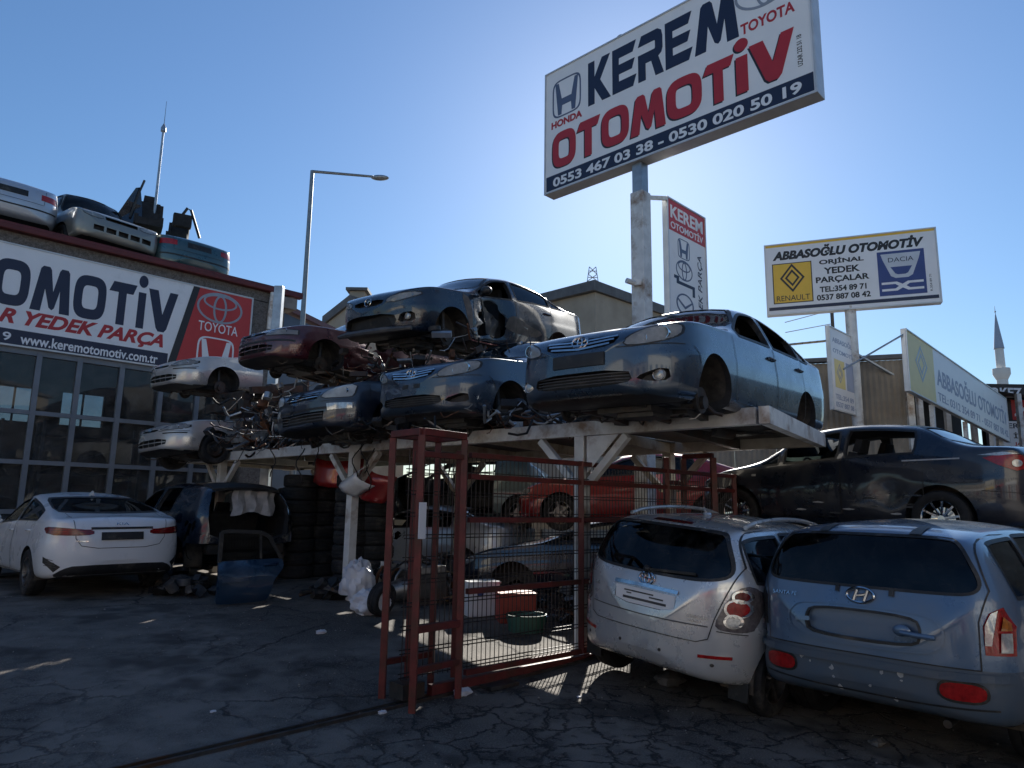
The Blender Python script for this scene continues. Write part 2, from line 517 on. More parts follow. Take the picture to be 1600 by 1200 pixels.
class Car:
    def __init__(s, name, spec, color, M4, label, group=None, cat='car'):
        s.S = spec; s.color = color
        s.root = empty(name, mat=M4)
        tag(s.root, label, cat, group)
        s.cuts = []; s.patches = []; s.planes = []; s.rules = []; s.drop = set(); s.names = {}
        s.n_st = 72
    def X(s, t): return s.S.L / 2 - t
    def shell(s, crumple=None, cavity=(.30, .22)):
        S = s.S; v, f = S.loft(0, S.L, s.n_st)
        if crumple:
            nv = []
            for p in v:
                p = Vector(p)
                for c, r, amp, fr in crumple:
                    d = (p - Vector(c)).length / r
                    if d < 1:
                        k = (1 - d * d) ** 2
                        q = noise.noise_vector(p * fr + Vector(c))
                        nrm = Vector((p.x * .15, p.y, 0)).normalized()
                        p = p - nrm * amp * k * (.55 + .9 * abs(q.x)) + q * amp * .45 * k
                nv.append(tuple(p))
            v = nv
        me = bpy.data.meshes.new('shell'); me.from_pydata(v, [], f)
        bm = bmesh.new(); bm.from_mesh(me); bmesh.ops.recalc_face_normals(bm, faces=bm.faces)
        s.bvh = BVHTree.FromBMesh(bm); bm.to_mesh(me); bm.free()
        me.shade_smooth(); s.orig = me
        s.on = [tuple(x.vector) for x in me.vertex_normals]; s.op = [tuple(p.vertices) for p in me.polygons]; s.ov = [x.co.copy() for x in me.vertices]
        if cavity:
            cv, cf = S.loft(cavity[0], S.L - cavity[1], 30, .05)
            b = MB(); b.add(cv, cf); s.cuts.append(b)
    def arches(s, ra=None, depth=.34, which='fr', z=None):
        S = s.S; ra = ra or S.wr + .05; s.ra = ra; z = z or S.wr
        for ax in which:
            t = S.fo if ax == 'f' else S.fo + S.wb
            for sg in (1, -1):
                b = MB(); y0, y1 = S.W / 2 - depth, S.W / 2 + .3
                b.cyl((s.X(t), sg * y0, z), (s.X(t), sg * y1, z), ra, n=36); s.cuts.append(b)
                # liner: inner half shell
                l = MB(); n = 18; vs = []; fs = []
                for i in range(n + 1):
                    a = -.25 + (PI + .5) * i / n
                    for y in (y0 + .005, y1 - .34):
                        vs.append((s.X(t) + (ra + .004) * math.cos(a), sg * y, z + (ra + .004) * math.sin(a)))
                for i in range(n): fs.append((2 * i, 2 * i + 1, 2 * i + 3, 2 * i + 2))
                l.add(vs, fs, True)
                c0 = len(l.v); l.v.append((s.X(t), sg * (y0 + .005), z + .08)); 
                for i in range(n): l.f.append((c0, 2 * i, 2 * i + 2)); l.smooth.append(False)
                l.build('wheel_arch_liner', 'liner', s.root)
    def cutpoly(s, view, P, depth=None, lo=None, hi=None):
        b = MB()
        if view == 'S': b.prism(P, -2, 2, 'y')
        elif view == 'L': b.prism(P, .25 if lo is None else lo, 2, 'y')
        elif view == 'r': b.prism(P, -2, -.25 if hi is None else hi, 'y')
        elif view in 'FR':
            b.prism(P, lo, hi, 'x')
        elif view == 'T': b.prism(P, lo, hi, 'z')
        s.cuts.append(b)
    def sideglass(s, ivs, top=.055, bot=.03, mat='glass_tint', glass=True, sides='LR', front_trim=0):
        S = s.S
        for (t0, t1) in ivs:
            ts = [t0 + (t1 - t0) * i / 12 for i in range(13)]
            lo = [(s.X(t), S.belt(t) + bot) for t in ts]; hi = [(s.X(t), S.rail(t) - top) for t in ts]
            lo2 = [a for a, b in zip(lo, hi) if b[1] > a[1] + .015]; hi2 = [b for a, b in zip(lo, hi) if b[1] > a[1] + .015]
            P = lo2 + hi2[::-1]
            P = smooth_poly([P[i] for i in range(len(P))], 1)
            for sd in sides:
                v = 'L' if sd == 'L' else 'r'
                s.cutpoly(v, P)
                if glass and not (isinstance(glass, str) and sd not in glass):
                    s.patches.append(('window', v, P, -.012, mat, None))
                s.patches.append(('window_seal', v, P, .003, 'plastic_black', .022))
    def screen(s, t_lo, t_hi, mat='glass_tint', lo_in=.10, hi_in=.075, glass=True, name='windshield', seal=True):
        S = s.S; z0, z1 = S.cen(t_lo) + .035, S.cen(t_hi) - .035
        y0 = S.wrail(t_lo + (.12 if t_hi > t_lo else -.12)) + .0 - lo_in * .5; y1 = S.wrail(t_hi) - hi_in
        P = []
        for i in range(9):
            u = -1 + 2 * i / 8; P.append((u * y0, z0 - .02 * (1 - u * u) * 0 + .03 * u * u * (1 if t_hi > t_lo else .6)))
        for i in range(9):
            u = 1 - 2 * i / 8; P.append((u * y1, z1 - .025 * u * u))
        P = smooth_poly(P, 1)
        if t_hi > t_lo: s.cutpoly('F', P, lo=s.X(t_hi + .3), hi=s.X(t_lo - .3)); v = 'F'
        else: s.cutpoly('R', P, lo=s.X(t_lo + .3), hi=s.X(t_hi - .3)); v = 'R'
        if glass: s.patches.append((name, v, P, -.01, mat, None))
        if seal: s.patches.append(('window_seal', v, P, .003, 'plastic_black', .02))
    def add_patch(s, name, v, P, off, mat, ring=None): s.patches.append((name, v, P, off, mat, ring))
    # ---- projection of a flat outline on to the body surface
    def hit(s, v, a, b):
        o, d = VIEWS[v](a, b)
        h = s.bvh.ray_cast(o, d)
        if h[0] is None:
            q = s.bvh.find_nearest(o + d * (6 - 2 if v in 'FR' else 3.2))
            return q[0], -d, d
        return h[0], h[1], d
    def patch(s, name, v, P, off, mat, ring=None, parent=None, thick=.012, step=.05):
        pts = []; N = len(P)
        ex = max(max(p[0] for p in P) - min(p[0] for p in P), max(p[1] for p in P) - min(p[1] for p in P))
        if ex < .5: step = .024
        if ring:
            cx = sum(p[0] for p in P) / N; cy = sum(p[1] for p in P) / N
            vs = []; fs = []
            Q = []
            for i in range(N):
                a, b = P[i], P[(i + 1) % N]; L_ = math.hypot(b[0] - a[0], b[1] - a[1]); k = max(1, int(L_ / .03))
                for j in range(k): Q.append((a[0] + (b[0] - a[0]) * j / k, a[1] + (b[1] - a[1]) * j / k))
            n = len(Q)
            for i in range(n):
                a, b, c = Q[i - 1], Q[i], Q[(i + 1) % n]
                tx, ty = c[0] - a[0], c[1] - a[1]; l = math.hypot(tx, ty) or 1; nx, ny = ty / l, -tx / l
                if (b[0] - cx) * nx + (b[1] - cy) * ny < 0: nx, ny = -nx, -ny
                for q in (-.004, ring):
                    h, nn, d = s.hit(v, b[0] + nx * q, b[1] + ny * q); vs.append(h + (nn - d * .3) * off)
            for i in range(n):
                j = (i + 1) % n; fs.append((2 * i, 2 * i + 1, 2 * j + 1, 2 * j))
            m = MB(); m.add(vs, fs); return m.build(name, mat, parent or s.root)
        B = []
        for i in range(N):
            a, b = P[i], P[(i + 1) % N]; L_ = math.hypot(b[0] - a[0], b[1] - a[1]); k = max(1, int(L_ / step))
            for j in range(k): B.append(Vector((a[0] + (b[0] - a[0]) * j / k, a[1] + (b[1] - a[1]) * j / k)))
        nb = len(B); xs = [p.x for p in B]; ys = [p.y for p in B]
        I = []; x = min(xs) + step
        while x < max(xs):
            y = min(ys) + step
            while y < max(ys): I.append(Vector((x + .001, y + .0013))); y += step
            x += step
        r = delaunay_2d_cdt(B + I, [(i, (i + 1) % nb) for i in range(nb)], [list(range(nb))], 1, 1e-6)
        vs = []
        for p in r[0]:
            h, nn, d = s.hit(v, p.x, p.y); vs.append(h + (nn - d * .3) * off if off > 0 else h - d * off)
        D = VIEWS[v](0, 0)[1]; n0 = len(vs)
        fs = [tuple(f) for f in r[2]]
        pa = list(range(n0))
        def fd(i):
            while pa[i] != i: pa[i] = pa[pa[i]]; i = pa[i]
            return i
        for f in fs:
            for i in f[1:]: pa[fd(i)] = fd(f[0])
        cc = {}
        for f in fs: cc[fd(f[0])] = cc.get(fd(f[0]), 0) + 1
        bestc = max(cc, key=cc.get); fs = [f for f in fs if fd(f[0]) == bestc]
        cnt = {}
        for f in fs:
            for i in range(len(f)):
                e = (f[i], f[(i + 1) % len(f)]); cnt[e] = 1
        bd = [e for e in cnt if (e[1], e[0]) not in cnt]
        if thick and off >= 0:
            vs += [p + D * thick for p in vs]
            fs += [(b, a, a + n0, b + n0) for a, b in bd]
        used = sorted({i for f in fs for i in f}); mp = {i: k for k, i in enumerate(used)}
        m = MB(); m.add([vs[i] for i in used], [tuple(mp[i] for i in f) for f in fs], True); return m.build(name, mat, parent or s.root)
    def strip(s, name, v, line, wd, off, mat, parent=None, step=.03):
        pts = []
        for a, b in zip(line[:-1], line[1:]):
            L_ = math.hypot(b[0] - a[0], b[1] - a[1]); k = max(1, int(L_ / step))
            pts += [(a[0] + (b[0] - a[0]) * j / k, a[1] + (b[1] - a[1]) * j / k) for j in range(k)]
        pts.append(line[-1]); vs = []; n = len(pts)
        D = VIEWS[v](0, 0)[1]
        for i, p in enumerate(pts):
            a, c = pts[max(i - 1, 0)], pts[min(i + 1, n - 1)]; tx, ty = c[0] - a[0], c[1] - a[1]; l = math.hypot(tx, ty) or 1
            for q in (-.5, .5):
                h, nn, d = s.hit(v, p[0] - ty / l * wd * q, p[1] + tx / l * wd * q); vs.append(h + (nn - d * .3) * off if off > 0 else h - d * off)
        fs = [(2 * i, 2 * i + 1, 2 * i + 3, 2 * i + 2) for i in range(n - 1)]
        m = MB(); m.add(vs, fs); return m.build(name, mat, parent or s.root)
    def seams(s, lines, wd=.008, mat='plastic_black'):
        for v, line in lines:
            vs_all = MB()
            pts = []
            for a, b in zip(line[:-1], line[1:]):
                L_ = math.hypot(b[0] - a[0], b[1] - a[1]); k = max(1, int(L_ / .03))
                pts += [(a[0] + (b[0] - a[0]) * j / k, a[1] + (b[1] - a[1]) * j / k) for j in range(k)]
            pts.append(line[-1]); vs = []; n = len(pts)
            for i, p in enumerate(pts):
                a, c = pts[max(i - 1, 0)], pts[min(i + 1, n - 1)]; tx, ty = c[0] - a[0], c[1] - a[1]; l = math.hypot(tx, ty) or 1
                for q in (-.5, .5):
                    h, nn, d = s.hit(v, p[0] - ty / l * wd * q, p[1] + tx / l * wd * q); vs.append(h + (nn - d * .3) * .0035)
            vs_all.add(vs, [(2 * i, 2 * i + 1, 2 * i + 3, 2 * i + 2) for i in range(n - 1)])
            vs_all.build('panel_gap', mat, s.root)
    def emblem(s, v, a, b, size, kind, parent=None):
        h, n, d = s.hit(v, a, b)
        h = h - d * .008; sg = 1 if v == 'F' else -1     # local lateral so that it reads correctly
        ux = Vector((0, 1, 0)) if v == 'F' else Vector((0, -1, 0)); uz = Vector((0, 0, 1))
        sl = Vector((-.18 if v == 'F' else .18, 0, 1)).normalized()
        def P(x, y): return h + ux * x * size + sl * y * size - d * .004
        m = MB()
        def ell(cx, cy, rx, ry, r=.055, n=28): m.tube([P(cx + rx * math.cos(2 * PI * i / n), cy + ry * math.sin(2 * PI * i / n)) for i in range(n)], r * size, 6, closed=True)
        if kind == 'ovals': ell(0, 0, .5, .34); ell(0, -.02, .15, .30); ell(0, .14, .36, .16)
        elif kind == 'slant_h':
            ell(0, 0, .5, .28); m.tube([P(-.26, -.2), P(-.13, .2)], .06 * size, 6); m.tube([P(.13, -.2), P(.26, .2)], .06 * size, 6); m.tube([P(-.2, -.03), P(0, .0), P(.2, .05)], .055 * size, 6)
        elif kind == 'wings': ell(0, 0, .46, .40); m.tube([P(-.4, .12), P(-.12, .1), P(0, -.12), P(.12, .1), P(.4, .12)], .05 * size, 6)
        elif kind == 'h': m.tube([P(-.32, -.3), P(-.3, .3)], .06 * size, 6); m.tube([P(.32, -.3), P(.3, .3)], .06 * size, 6); m.tube([P(-.3, -.02), P(.3, -.02)], .05 * size, 6)
        return m.build('emblem', 'chrome', parent or s.root)
    # ---- boolean, split, paint
    def finish(s, planes=(), rules=(), drop=(), bodymat=None):
        o = bpy.data.objects.new('tmp_body', s.orig.copy()); COL.objects.link(o); tmp = []
        for b in s.cuts:
            c = bpy.data.objects.new('tmp_cut', b.mesh('c')); COL.objects.link(c); tmp.append(c)
            md = o.modifiers.new('b', 'BOOLEAN'); md.operation = 'DIFFERENCE'; md.solver = 'MANIFOLD'; md.object = c
        dg = bpy.context.evaluated_depsgraph_get()
        me = bpy.data.meshes.new_from_object(o.evaluated_get(dg))
        for c in tmp + [o]: bpy.data.objects.remove(c)
        bm = bmesh.new(); bm.from_mesh(me)
        for co, no in planes:
            bmesh.ops.bisect_plane(bm, geom=bm.verts[:] + bm.edges[:] + bm.faces[:], plane_co=co, plane_no=no, dist=1e-5)
        bm.normal_update()
        groups = {}
        for fc in bm.faces:
            c = fc.calc_center_median(); nm = 'body'
            for rn, pr in rules:
                if pr(c): nm = rn; break
            groups.setdefault(nm, []).append(fc)
        cache = {}
        def near(vt):
            if vt.index not in cache:
                q = s.bvh.find_nearest(vt.co)
                nr = None
                if q[0] is not None:
                    pv = s.op[q[2]]
                    wts = poly_3d_calc([s.ov[i] for i in pv], q[0]) if len(pv) <= 4 else [1 / len(pv)] * len(pv)
                    nr = Vector((0, 0, 0))
                    for wt, i in zip(wts, pv): nr += Vector(s.on[i]) * wt
                    if len(pv) > 4: nr = q[1].copy()
                    nr.normalize()
                cache[vt.index] = (q[3] if q[3] is not None else 9, nr)
            return cache[vt.index]
        bm.verts.index_update()
        out = {}
        for nm, fcs in groups.items():
            if nm in drop: continue
            idx = {}; vs = []; fs = []; nl = []; mi = []
            for fc in fcs:
                nn = [near(v) for v in fc.verts]
                outer = all(q[0] < .003 for q in nn) and fc.normal.dot(sum((q[1] for q in nn), Vector())) > .3 * len(nn)
                mi.append(0 if outer and fc.normal.z > -.93 else 1)
                ff = []
                for v_, q in zip(fc.verts, nn):
                    if v_.index not in idx: idx[v_.index] = len(vs); vs.append(v_.co.copy())
                    ff.append(idx[v_.index])
                    nl.append(tuple(q[1]) if outer and q[1].dot(fc.normal) > .6 else tuple(fc.normal))
                fs.append(ff)
            m2 = bpy.data.meshes.new(nm); m2.from_pydata(vs, [], fs)
            ob = obj(nm.split('#')[0], m2, [bodymat or s.color, 'plastic_black' if nm != 'body' else 'interior'], s.root)
            m2.polygons.foreach_set('material_index', mi)
            m2.shade_smooth(); m2.normals_split_custom_set(nl)
            out[nm] = ob
        bm.free(); bpy.data.meshes.remove(me)
        s.parts = out
        for p in s.patches:
            par = s.root
            s.patch(*p[:5], ring=p[5], parent=par)
        return out
    # ---- wheels, seats, underside
    def wheel(s, axle, side, style='alloy', spokes=10, r=None, flat=0, rimmat=None):
        S = s.S; r = r or S.wr; t = S.fo if axle == 'f' else S.fo + S.wb
        loc = (s.X(t), side * (S.W / 2 - .115), r - flat)
        ty = obj('wheel', tyre_mesh(), 'rubber', s.root)
        k = r / .32
        ty.location = loc; ty.scale = (k, side * k, k)
        rm = obj('rim', rim_mesh(style, spokes), rimmat or ('chrome' if style == 'alloy' else 'dark_steel'), ty)
        return ty
    def seats(s, t_front, rear=True, mat='interior', h=.0):
        for y in (.36, -.36): seat_part(s.root, (s.X(t_front), y, .38 + h), mat)
        if rear:
            m = MB(); x = s.X(t_front + .85)
            m.box((x, 0, .5 + h), (.5, 1.25, .18)); m.box((x - .3, 0, .8 + h), (.16, 1.25, .62), Matrix.Rotation(-.35, 3, 'Y'))
            for y in (.38, -.38): m.box((x - .44, y, 1.12 + h), (.08, .26, .16))
            m.build('rear_seat', mat, s.root, .03)
    def dash(s, t, mat='interior'):
        m = MB(); x = s.X(t); W = s.S.W
        m.box((x, 0, .82), (.42, W * .8, .26)); m.box((x - .18, 0, .62), (.3, .28, .4))
        m.tube([(x - .32 + .05 * math.sin(a), .36 + .18 * math.cos(a), .88 + .17 * math.sin(a)) for a in [i * PI / 10 for i in range(20)]], .016, 6, closed=True)
        m.build('dashboard', mat, s.root, .02)
    def underbody(s, engine=True, struts='f', seed=0):
        rnd = random.Random(seed); S = s.S; m = MB(); xf = s.X(S.fo); xr = s.X(S.fo + S.wb)
        m.beam((xf + .25, -.5, .24), (xf + .25, .5, .24), .1, .08); m.beam((xf - .2, -.52, .2), (xf - .2, .52, .2), .16, .07)
        for y in (-.45, .45): m.beam((xf + .6, y, .32), (xf - .7, y, .2), .08, .1)
        if engine:
            m.box((xf + .12, .12, .3), (.42, .55, .3)); m.cyl((xf + .1, -.18, .3), (xf + .1, -.5, .33), .17, .12); m.box((xf + .1, .2, .16), (.34, .36, .1))
            for i in range(5): m.cyl((xf + rnd.uniform(-.2, .35), rnd.uniform(-.4, .4), .22), (xf + rnd.uniform(-.2, .35), rnd.uniform(-.4, .4), .35), rnd.uniform(.03, .07), n=10)
        m.tube([(xf - .1, .1, .18), (xf - .8, .05, .17), (xr + .5, .1, .18), (xr - .1, .3, .22)], .03, 8)
        m.cyl((xr + .4, .1, .18), (xr + .9, .07, .18), .08, n=12)
        for y in (-.5, .5): m.beam((xr + .3, y, .24), (xr - .2, y, .24), .08, .08)
        m.beam((xr, -.6, .25), (xr, .6, .25), .12, .08)
        for i in range(7):
            p = Vector((xf + rnd.uniform(-.4, .5), rnd.uniform(-.55, .55), .22)); q = p + Vector((rnd.uniform(-.3, .3), rnd.uniform(-.3, .3), -rnd.uniform(.0, .1)))
            m.tube([p, (p + q) / 2 + Vector((0, 0, -.06)), q], .012, 5)
        m.build('underbody', 'dark_steel', s.root)
        for ax in struts:
            x = xf if ax == 'f' else xr
            for sg in (1, -1):
                k = MB(); y = sg * (S.W / 2 - .22)
                k.lathe([(.0, -.012), (.12, -.012), (.12, .012), (.0, .012)], 20, 'y', (x, y + sg * .05, S.wr - .06))
                k.cyl((x, y, S.wr - .08), (x, y + sg * .1, S.wr - .08), .06); k.tube([(x, y, S.wr - .05), (x - .02, y - sg * .05, S.wr + .32)], .035, 8)
                k.beam((x, y, .2), (x, sg * .4, .22), .08, .04)
                k.build('suspension_strut', 'dark_steel', s.root)
    def mirror(s, t, side, z, mat=None, y=None):
        S = s.S; y = y or S.w(t) * .95; m = MB()
        m.sphere((0, side * .11, .05), .1, 12, 8, (.75, 1.0, .72)); m.beam((0, 0, -.01), (0, side * .06, .03), .07, .045)
        o = m.build('wing_mirror', mat or s.color, s.root); o.location = (s.X(t), side * y, z); return o
    def handles(s, ts, mat=None, sides=(1,), z=None):
        for t in ts:
            for sd in sides:
                zz = (z or s.S.belt(t) - .12); h, n, d = s.hit('L' if sd > 0 else 'r', s.X(t), zz)
                m = MB(); a = h - d * .02
                m.tube([a + Vector((.1, 0, -.005)) + d * .02, a + Vector((.08, 0, 0)), a + Vector((-.08, 0, 0)), a + Vector((-.1, 0, 0)) + d * .02], .014, 8)
                m.build('door_handle', mat or s.color, s.root)
_cache = {}
def tyre_mesh():
    if 't' not in _cache:
        m = MB()
        m.lathe([(.205, -.095), (.225, -.108), (.27, -.113), (.30, -.105), (.316, -.082), (.32, -.06), (.321, -.036), (.312, -.033), (.312, -.028), (.321, -.025), (.322, 0), (.321, .025), (.312, .028), (.312, .033), (.321, .036), (.32, .06), (.316, .082), (.30, .105), (.27, .113), (.225, .108), (.205, .095)], 40, 'y', closed=True)
        _cache['t'] = m.mesh('tyre')
    return _cache['t'].copy() if 0 else _cache['t']
def rim_mesh(style, n):
    k = (style, n)
    if k in _cache: return _cache[k]
    m = MB()
    m.lathe([(.207, -.09), (.212, .085), (.206, .1), (.198, .098), (.192, .07), (.185, -.08)], 36, 'y', closed=True)
    if style == 'alloy':
        m.lathe([(.0, .075), (.035, .075), (.045, .06), (.05, .03), (0, .03)], 16, 'y')
        for i in range(n):
            a = 2 * PI * i / n + (.09 if i % 2 else -.09) * (1 if n >= 10 else 0)
            p0 = Vector((.03 * math.cos(a), .058, .03 * math.sin(a))); p1 = Vector((.2 * math.cos(a + (.05 if i % 2 else -.05)), .082, .2 * math.sin(a + (.05 if i % 2 else -.05))))
            m.beam(p0, p1, .016 if n >= 10 else .04, .03, up=(0, 1, 0))
        m.lathe([(.0, .0), (.13, .0), (.13, -.02), (0, -.02)], 20, 'y')
    else:
        m.lathe([(.0, .05), (.05, .055), (.07, .03), (.12, .035), (.15, .06), (.17, .05), (.19, .02)], 28, 'y')
        for i in range(8):
            a = 2 * PI * i / 8; m.cyl((.135 * math.cos(a), .04, .135 * math.sin(a)), (.135 * math.cos(a), .066, .135 * math.sin(a)), .02, n=8)
    me = m.mesh('rim'); _cache[k] = me; return me
def seat_part(parent, loc, mat, name='seat', rot=None):
    if 's' not in _cache:
        m = MB(); R = Matrix.Rotation(-.28, 3, 'Y')
        m.box((0, 0, .08), (.5, .5, .16)); m.box((-.3, 0, .42), (.13, .48, .6), R, .9); m.box((-.40, 0, .80), (.09, .26, .17), R, .9)
        for y in (-.06, .06): m.cyl((-.37, y, .66), (-.39, y, .76), .01, n=6)
        for y in (-.24, .24): m.box((0, y, .12), (.48, .08, .2)); m.box((-.27, y, .42), (.16, .07, .48), R)
        _cache['s'] = m.mesh('seat')
    o = obj(name, _cache['s'], mat, parent, .03); o.location = loc
    if rot: o.rotation_euler = rot
    return o
def pose(x, y, z, yaw, pitch=0, roll=0, sc=1):
    return Matrix.Translation((x, y, z)) @ Matrix.Rotation(rad(yaw), 4, 'Z') @ Matrix.Rotation(rad(pitch), 4, 'Y') @ Matrix.Rotation(rad(roll), 4, 'X') @ Matrix.Scale(sc, 4)

# profile families -----------------------------------------------------------
def sedan(L=4.54, W=1.76, H=1.46, hood=.98, nose=.72, cowl=1.22, head=2.0, rhead=3.15, rb=3.95, deck=1.10, tail=1.04, fo=.90, wb=2.60, belt0=.92, belt1=1.0, lip=.22, nz=.50, **kw):
    cen = [(0, nz + .07), (.025, nz + .18), (.06, nose - .07), (.12, nose - .01), (.22, nose + .035), (.55, nose + (hood - nose) * .55), (cowl, hood + .02), (head, H - .055), ((head + rhead) / 2, H), (rhead, H - .05), (rb, deck + .01), (L - .16, deck - .015 if tail > deck - .05 else tail), (L - .07, tail - .06), (L - .02, tail - .25), (L, tail - .42)]
    rail = [(0, nz + .06), (.025, nz + .165), (.06, nose - .09), (.12, nose - .03), (.22, nose + .015), (.55, nose + (hood - nose) * .5), (cowl + .12, hood - .02), (cowl + .22, hood + .015), (head + .08, H - .115), ((head + rhead) / 2, H - .06), (rhead + .05, H - .115), (rb - .08, deck + .01), (rb + .06, deck - .025), (L - .16, deck - .05), (L - .07, tail - .10), (L - .02, tail - .28), (L, tail - .44)]
    belt = [(0, nz + .04), (.025, nz + .14), (.06, nose - .12), (.12, nose - .06), (.22, nose - .02), (.55, nose + (hood - nose) * .33), (cowl + .2, belt0), (rhead, belt1), (rb, belt1 + .01), (L - .16, deck - .09), (L - .07, tail - .16), (L - .02, tail - .33), (L, tail - .46)]
    bot = [(0, nz - .09), (.03, nz - .2), (.1, lip + .02), (.3, lip - .01), (L - .6, lip), (L - .15, lip + .05), (L - .04, lip + .12), (L, lip + .26)]
    return Spec(L, W, cen, rail, belt, bot, fo, wb, **kw)
def hatch(L=4.36, W=1.77, H=1.60, hood=1.02, nose=.76, cowl=.98, head=1.85, rhead=3.75, fo=.85, wb=2.75, belt0=.95, belt1=1.07, lip=.24, nz=.52, gl=1.08, over=.28, **kw):
    # near vertical tailgate: rear end profile by (distance from tail, height)
    cen = [(0, nz + .07), (.025, nz + .18), (.06, nose - .07), (.12, nose - .01), (.22, nose + .035), (.5, nose + (hood - nose) * .55), (cowl, hood + .02), (head, H - .06), ((head + rhead) / 2, H), (rhead, H - .035), (L - over, H - .10), (L - over * .62, gl + (H - gl) * .5), (L - .09, gl), (L - .03, gl - .2), (L - .0, gl - .38)]
    rail = [(0, nz + .06), (.025, nz + .165), (.06, nose - .09), (.12, nose - .03), (.22, nose + .015), (.5, nose + (hood - nose) * .5), (cowl + .1, hood - .02), (cowl + .2, hood + .015), (head + .08, H - .12), ((head + rhead) / 2, H - .065), (rhead, H - .09), (L - over, H - .16), (L - over * .62, gl + (H - gl) * .43), (L - .09, gl - .05), (L - .03, gl - .23), (L, gl - .40)]
    belt = [(0, nz + .04), (.025, nz + .14), (.06, nose - .12), (.12, nose - .06), (.22, nose - .02), (.5, nose + (hood - nose) * .33), (cowl + .2, belt0), (rhead, belt1), (L - over, belt1), (L - .12, gl - .09), (L - .05, gl - .2), (L - .02, gl - .3), (L, gl - .43)]
    bot = [(0, nz - .09), (.03, nz - .2), (.1, lip + .02), (.3, lip - .01), (L - .6, lip), (L - .2, lip + .04), (L - .05, lip + .1), (L, lip + .2)]
    return Spec(L, W, cen, rail, belt, bot, fo, wb, **kw)
# ------------------------------------------------------------------ lettering and flat shapes
def curve_mesh(cu):
    o = bpy.data.objects.new('tmp', cu); COL.objects.link(o)
    me = bpy.data.meshes.new_from_object(o.evaluated_get(bpy.context.evaluated_depsgraph_get()))
    bpy.data.objects.remove(o); return me
def text_obj(name, s_, w_, h_, mat, parent, ext=.003, bold=0, shear=0, cx=0, cy=0, z=0, rot=0, space=1.0, keep=False):
    cu = bpy.data.curves.new('t', 'FONT'); cu.body = s_; cu.size = 1; cu.extrude = .002; cu.offset = bold; cu.shear = shear; cu.space_character = space; cu.resolution_u = 4
    me = curve_mesh(cu); bpy.data.curves.remove(cu)
    v = np.zeros(len(me.vertices) * 3); me.vertices.foreach_get('co', v); v = v.reshape(-1, 3)
    mn, mx = v.min(0), v.max(0); sx = w_ / (mx[0] - mn[0]); sy = h_ / (mx[1] - mn[1])
    if keep: sx = sy = min(sx, sy)
    v[:, 0] = (v[:, 0] - (mn[0] + mx[0]) / 2) * sx; v[:, 1] = (v[:, 1] - (mn[1] + mx[1]) / 2) * sy; v[:, 2] = (v[:, 2] > 0) * ext
    if rot:
        c, s = math.cos(rot), math.sin(rot); v = np.stack([v[:, 0] * c - v[:, 1] * s, v[:, 0] * s + v[:, 1] * c, v[:, 2]], 1)
    v += (cx, cy, z); me.vertices.foreach_set('co', v.ravel()); me.update()
    return obj(name, me, mat, parent)
def shape_obj(name, loops, mat, parent, z=0, ext=.003):
    cu = bpy.data.curves.new('s', 'CURVE'); cu.dimensions = '2D'; cu.fill_mode = 'BOTH'; cu.extrude = ext / 2
    for lp in loops:
        sp = cu.splines.new('POLY'); sp.points.add(len(lp) - 1)
        for q, p in zip(sp.points, lp): q.co = (p[0], p[1], 0, 1)
        sp.use_cyclic_u = True
    me = curve_mesh(cu); bpy.data.curves.remove(cu)
    v = np.zeros(len(me.vertices) * 3); me.vertices.foreach_get('co', v); v = v.reshape(-1, 3); v[:, 2] += z + ext / 2; me.vertices.foreach_set('co', v.ravel()); me.update()
    return obj(name, me, mat, parent)
def sup(cx, cy, rx, ry, n=2, k=36):
    return [(cx + rx * math.copysign(abs(math.cos(a)) ** (2 / n), math.cos(a)), cy + ry * math.copysign(abs(math.sin(a)) ** (2 / n), math.sin(a))) for a in [2 * PI * i / k for i in range(k)]]
GLY = {
 'K': [[(0, 0), (0, 1), (.29, 1), (.29, .62), (.62, 1), (.98, 1), (.54, .5), (1, 0), (.62, 0), (.29, .36), (.29, 0)]],
 'E': [[(0, 0), (0, 1), (1, 1), (.86, .765), (.28, .765), (.28, .615), (.94, .615), (.82, .40), (.28, .40), (.28, .24), (1, .24), (.86, 0)]],
 'R': [[(.0, .775), (.14, 1), (.78, 1), (.93, .93), (.97, .8), (.97, .55), (.92, .45), (.80, .40), (1, 0), (.68, 0), (.52, .36), (.30, .36), (.30, 0), (0, 0), (0, .59), (.66, .59), (.68, .62), (.68, .75), (.66, .775)]],
 'M': [[(0, 0), (.16, .94), (.22, 1), (.38, 1), (.43, .94), (.53, .46), (.64, .94), (.69, 1), (.85, 1), (.9, .94), (1, 0), (.74, 0), (.70, .5), (.60, .1), (.54, .05), (.46, .1), (.32, .5), (.26, 0)]],
 'O': [sup(.5, .5, .5, .5, 3.2), sup(.5, .5, .24, .27, 4)],
 'T': [[(0, .76), (.14, 1), (1, 1), (.88, .76), (.64, .76), (.64, 0), (.34, 0), (.34, .76)]],
 'I': [[(0, 0), (0, .86), (1, .86), (1, 0)], sup(.5, 1.13, .6, .15, 2, 20)],
 'V': [[(0, 1), (.32, 1), (.52, .42), (.72, 1), (1, 1), (.70, .08), (.62, 0), (.42, 0), (.34, .08)]]}
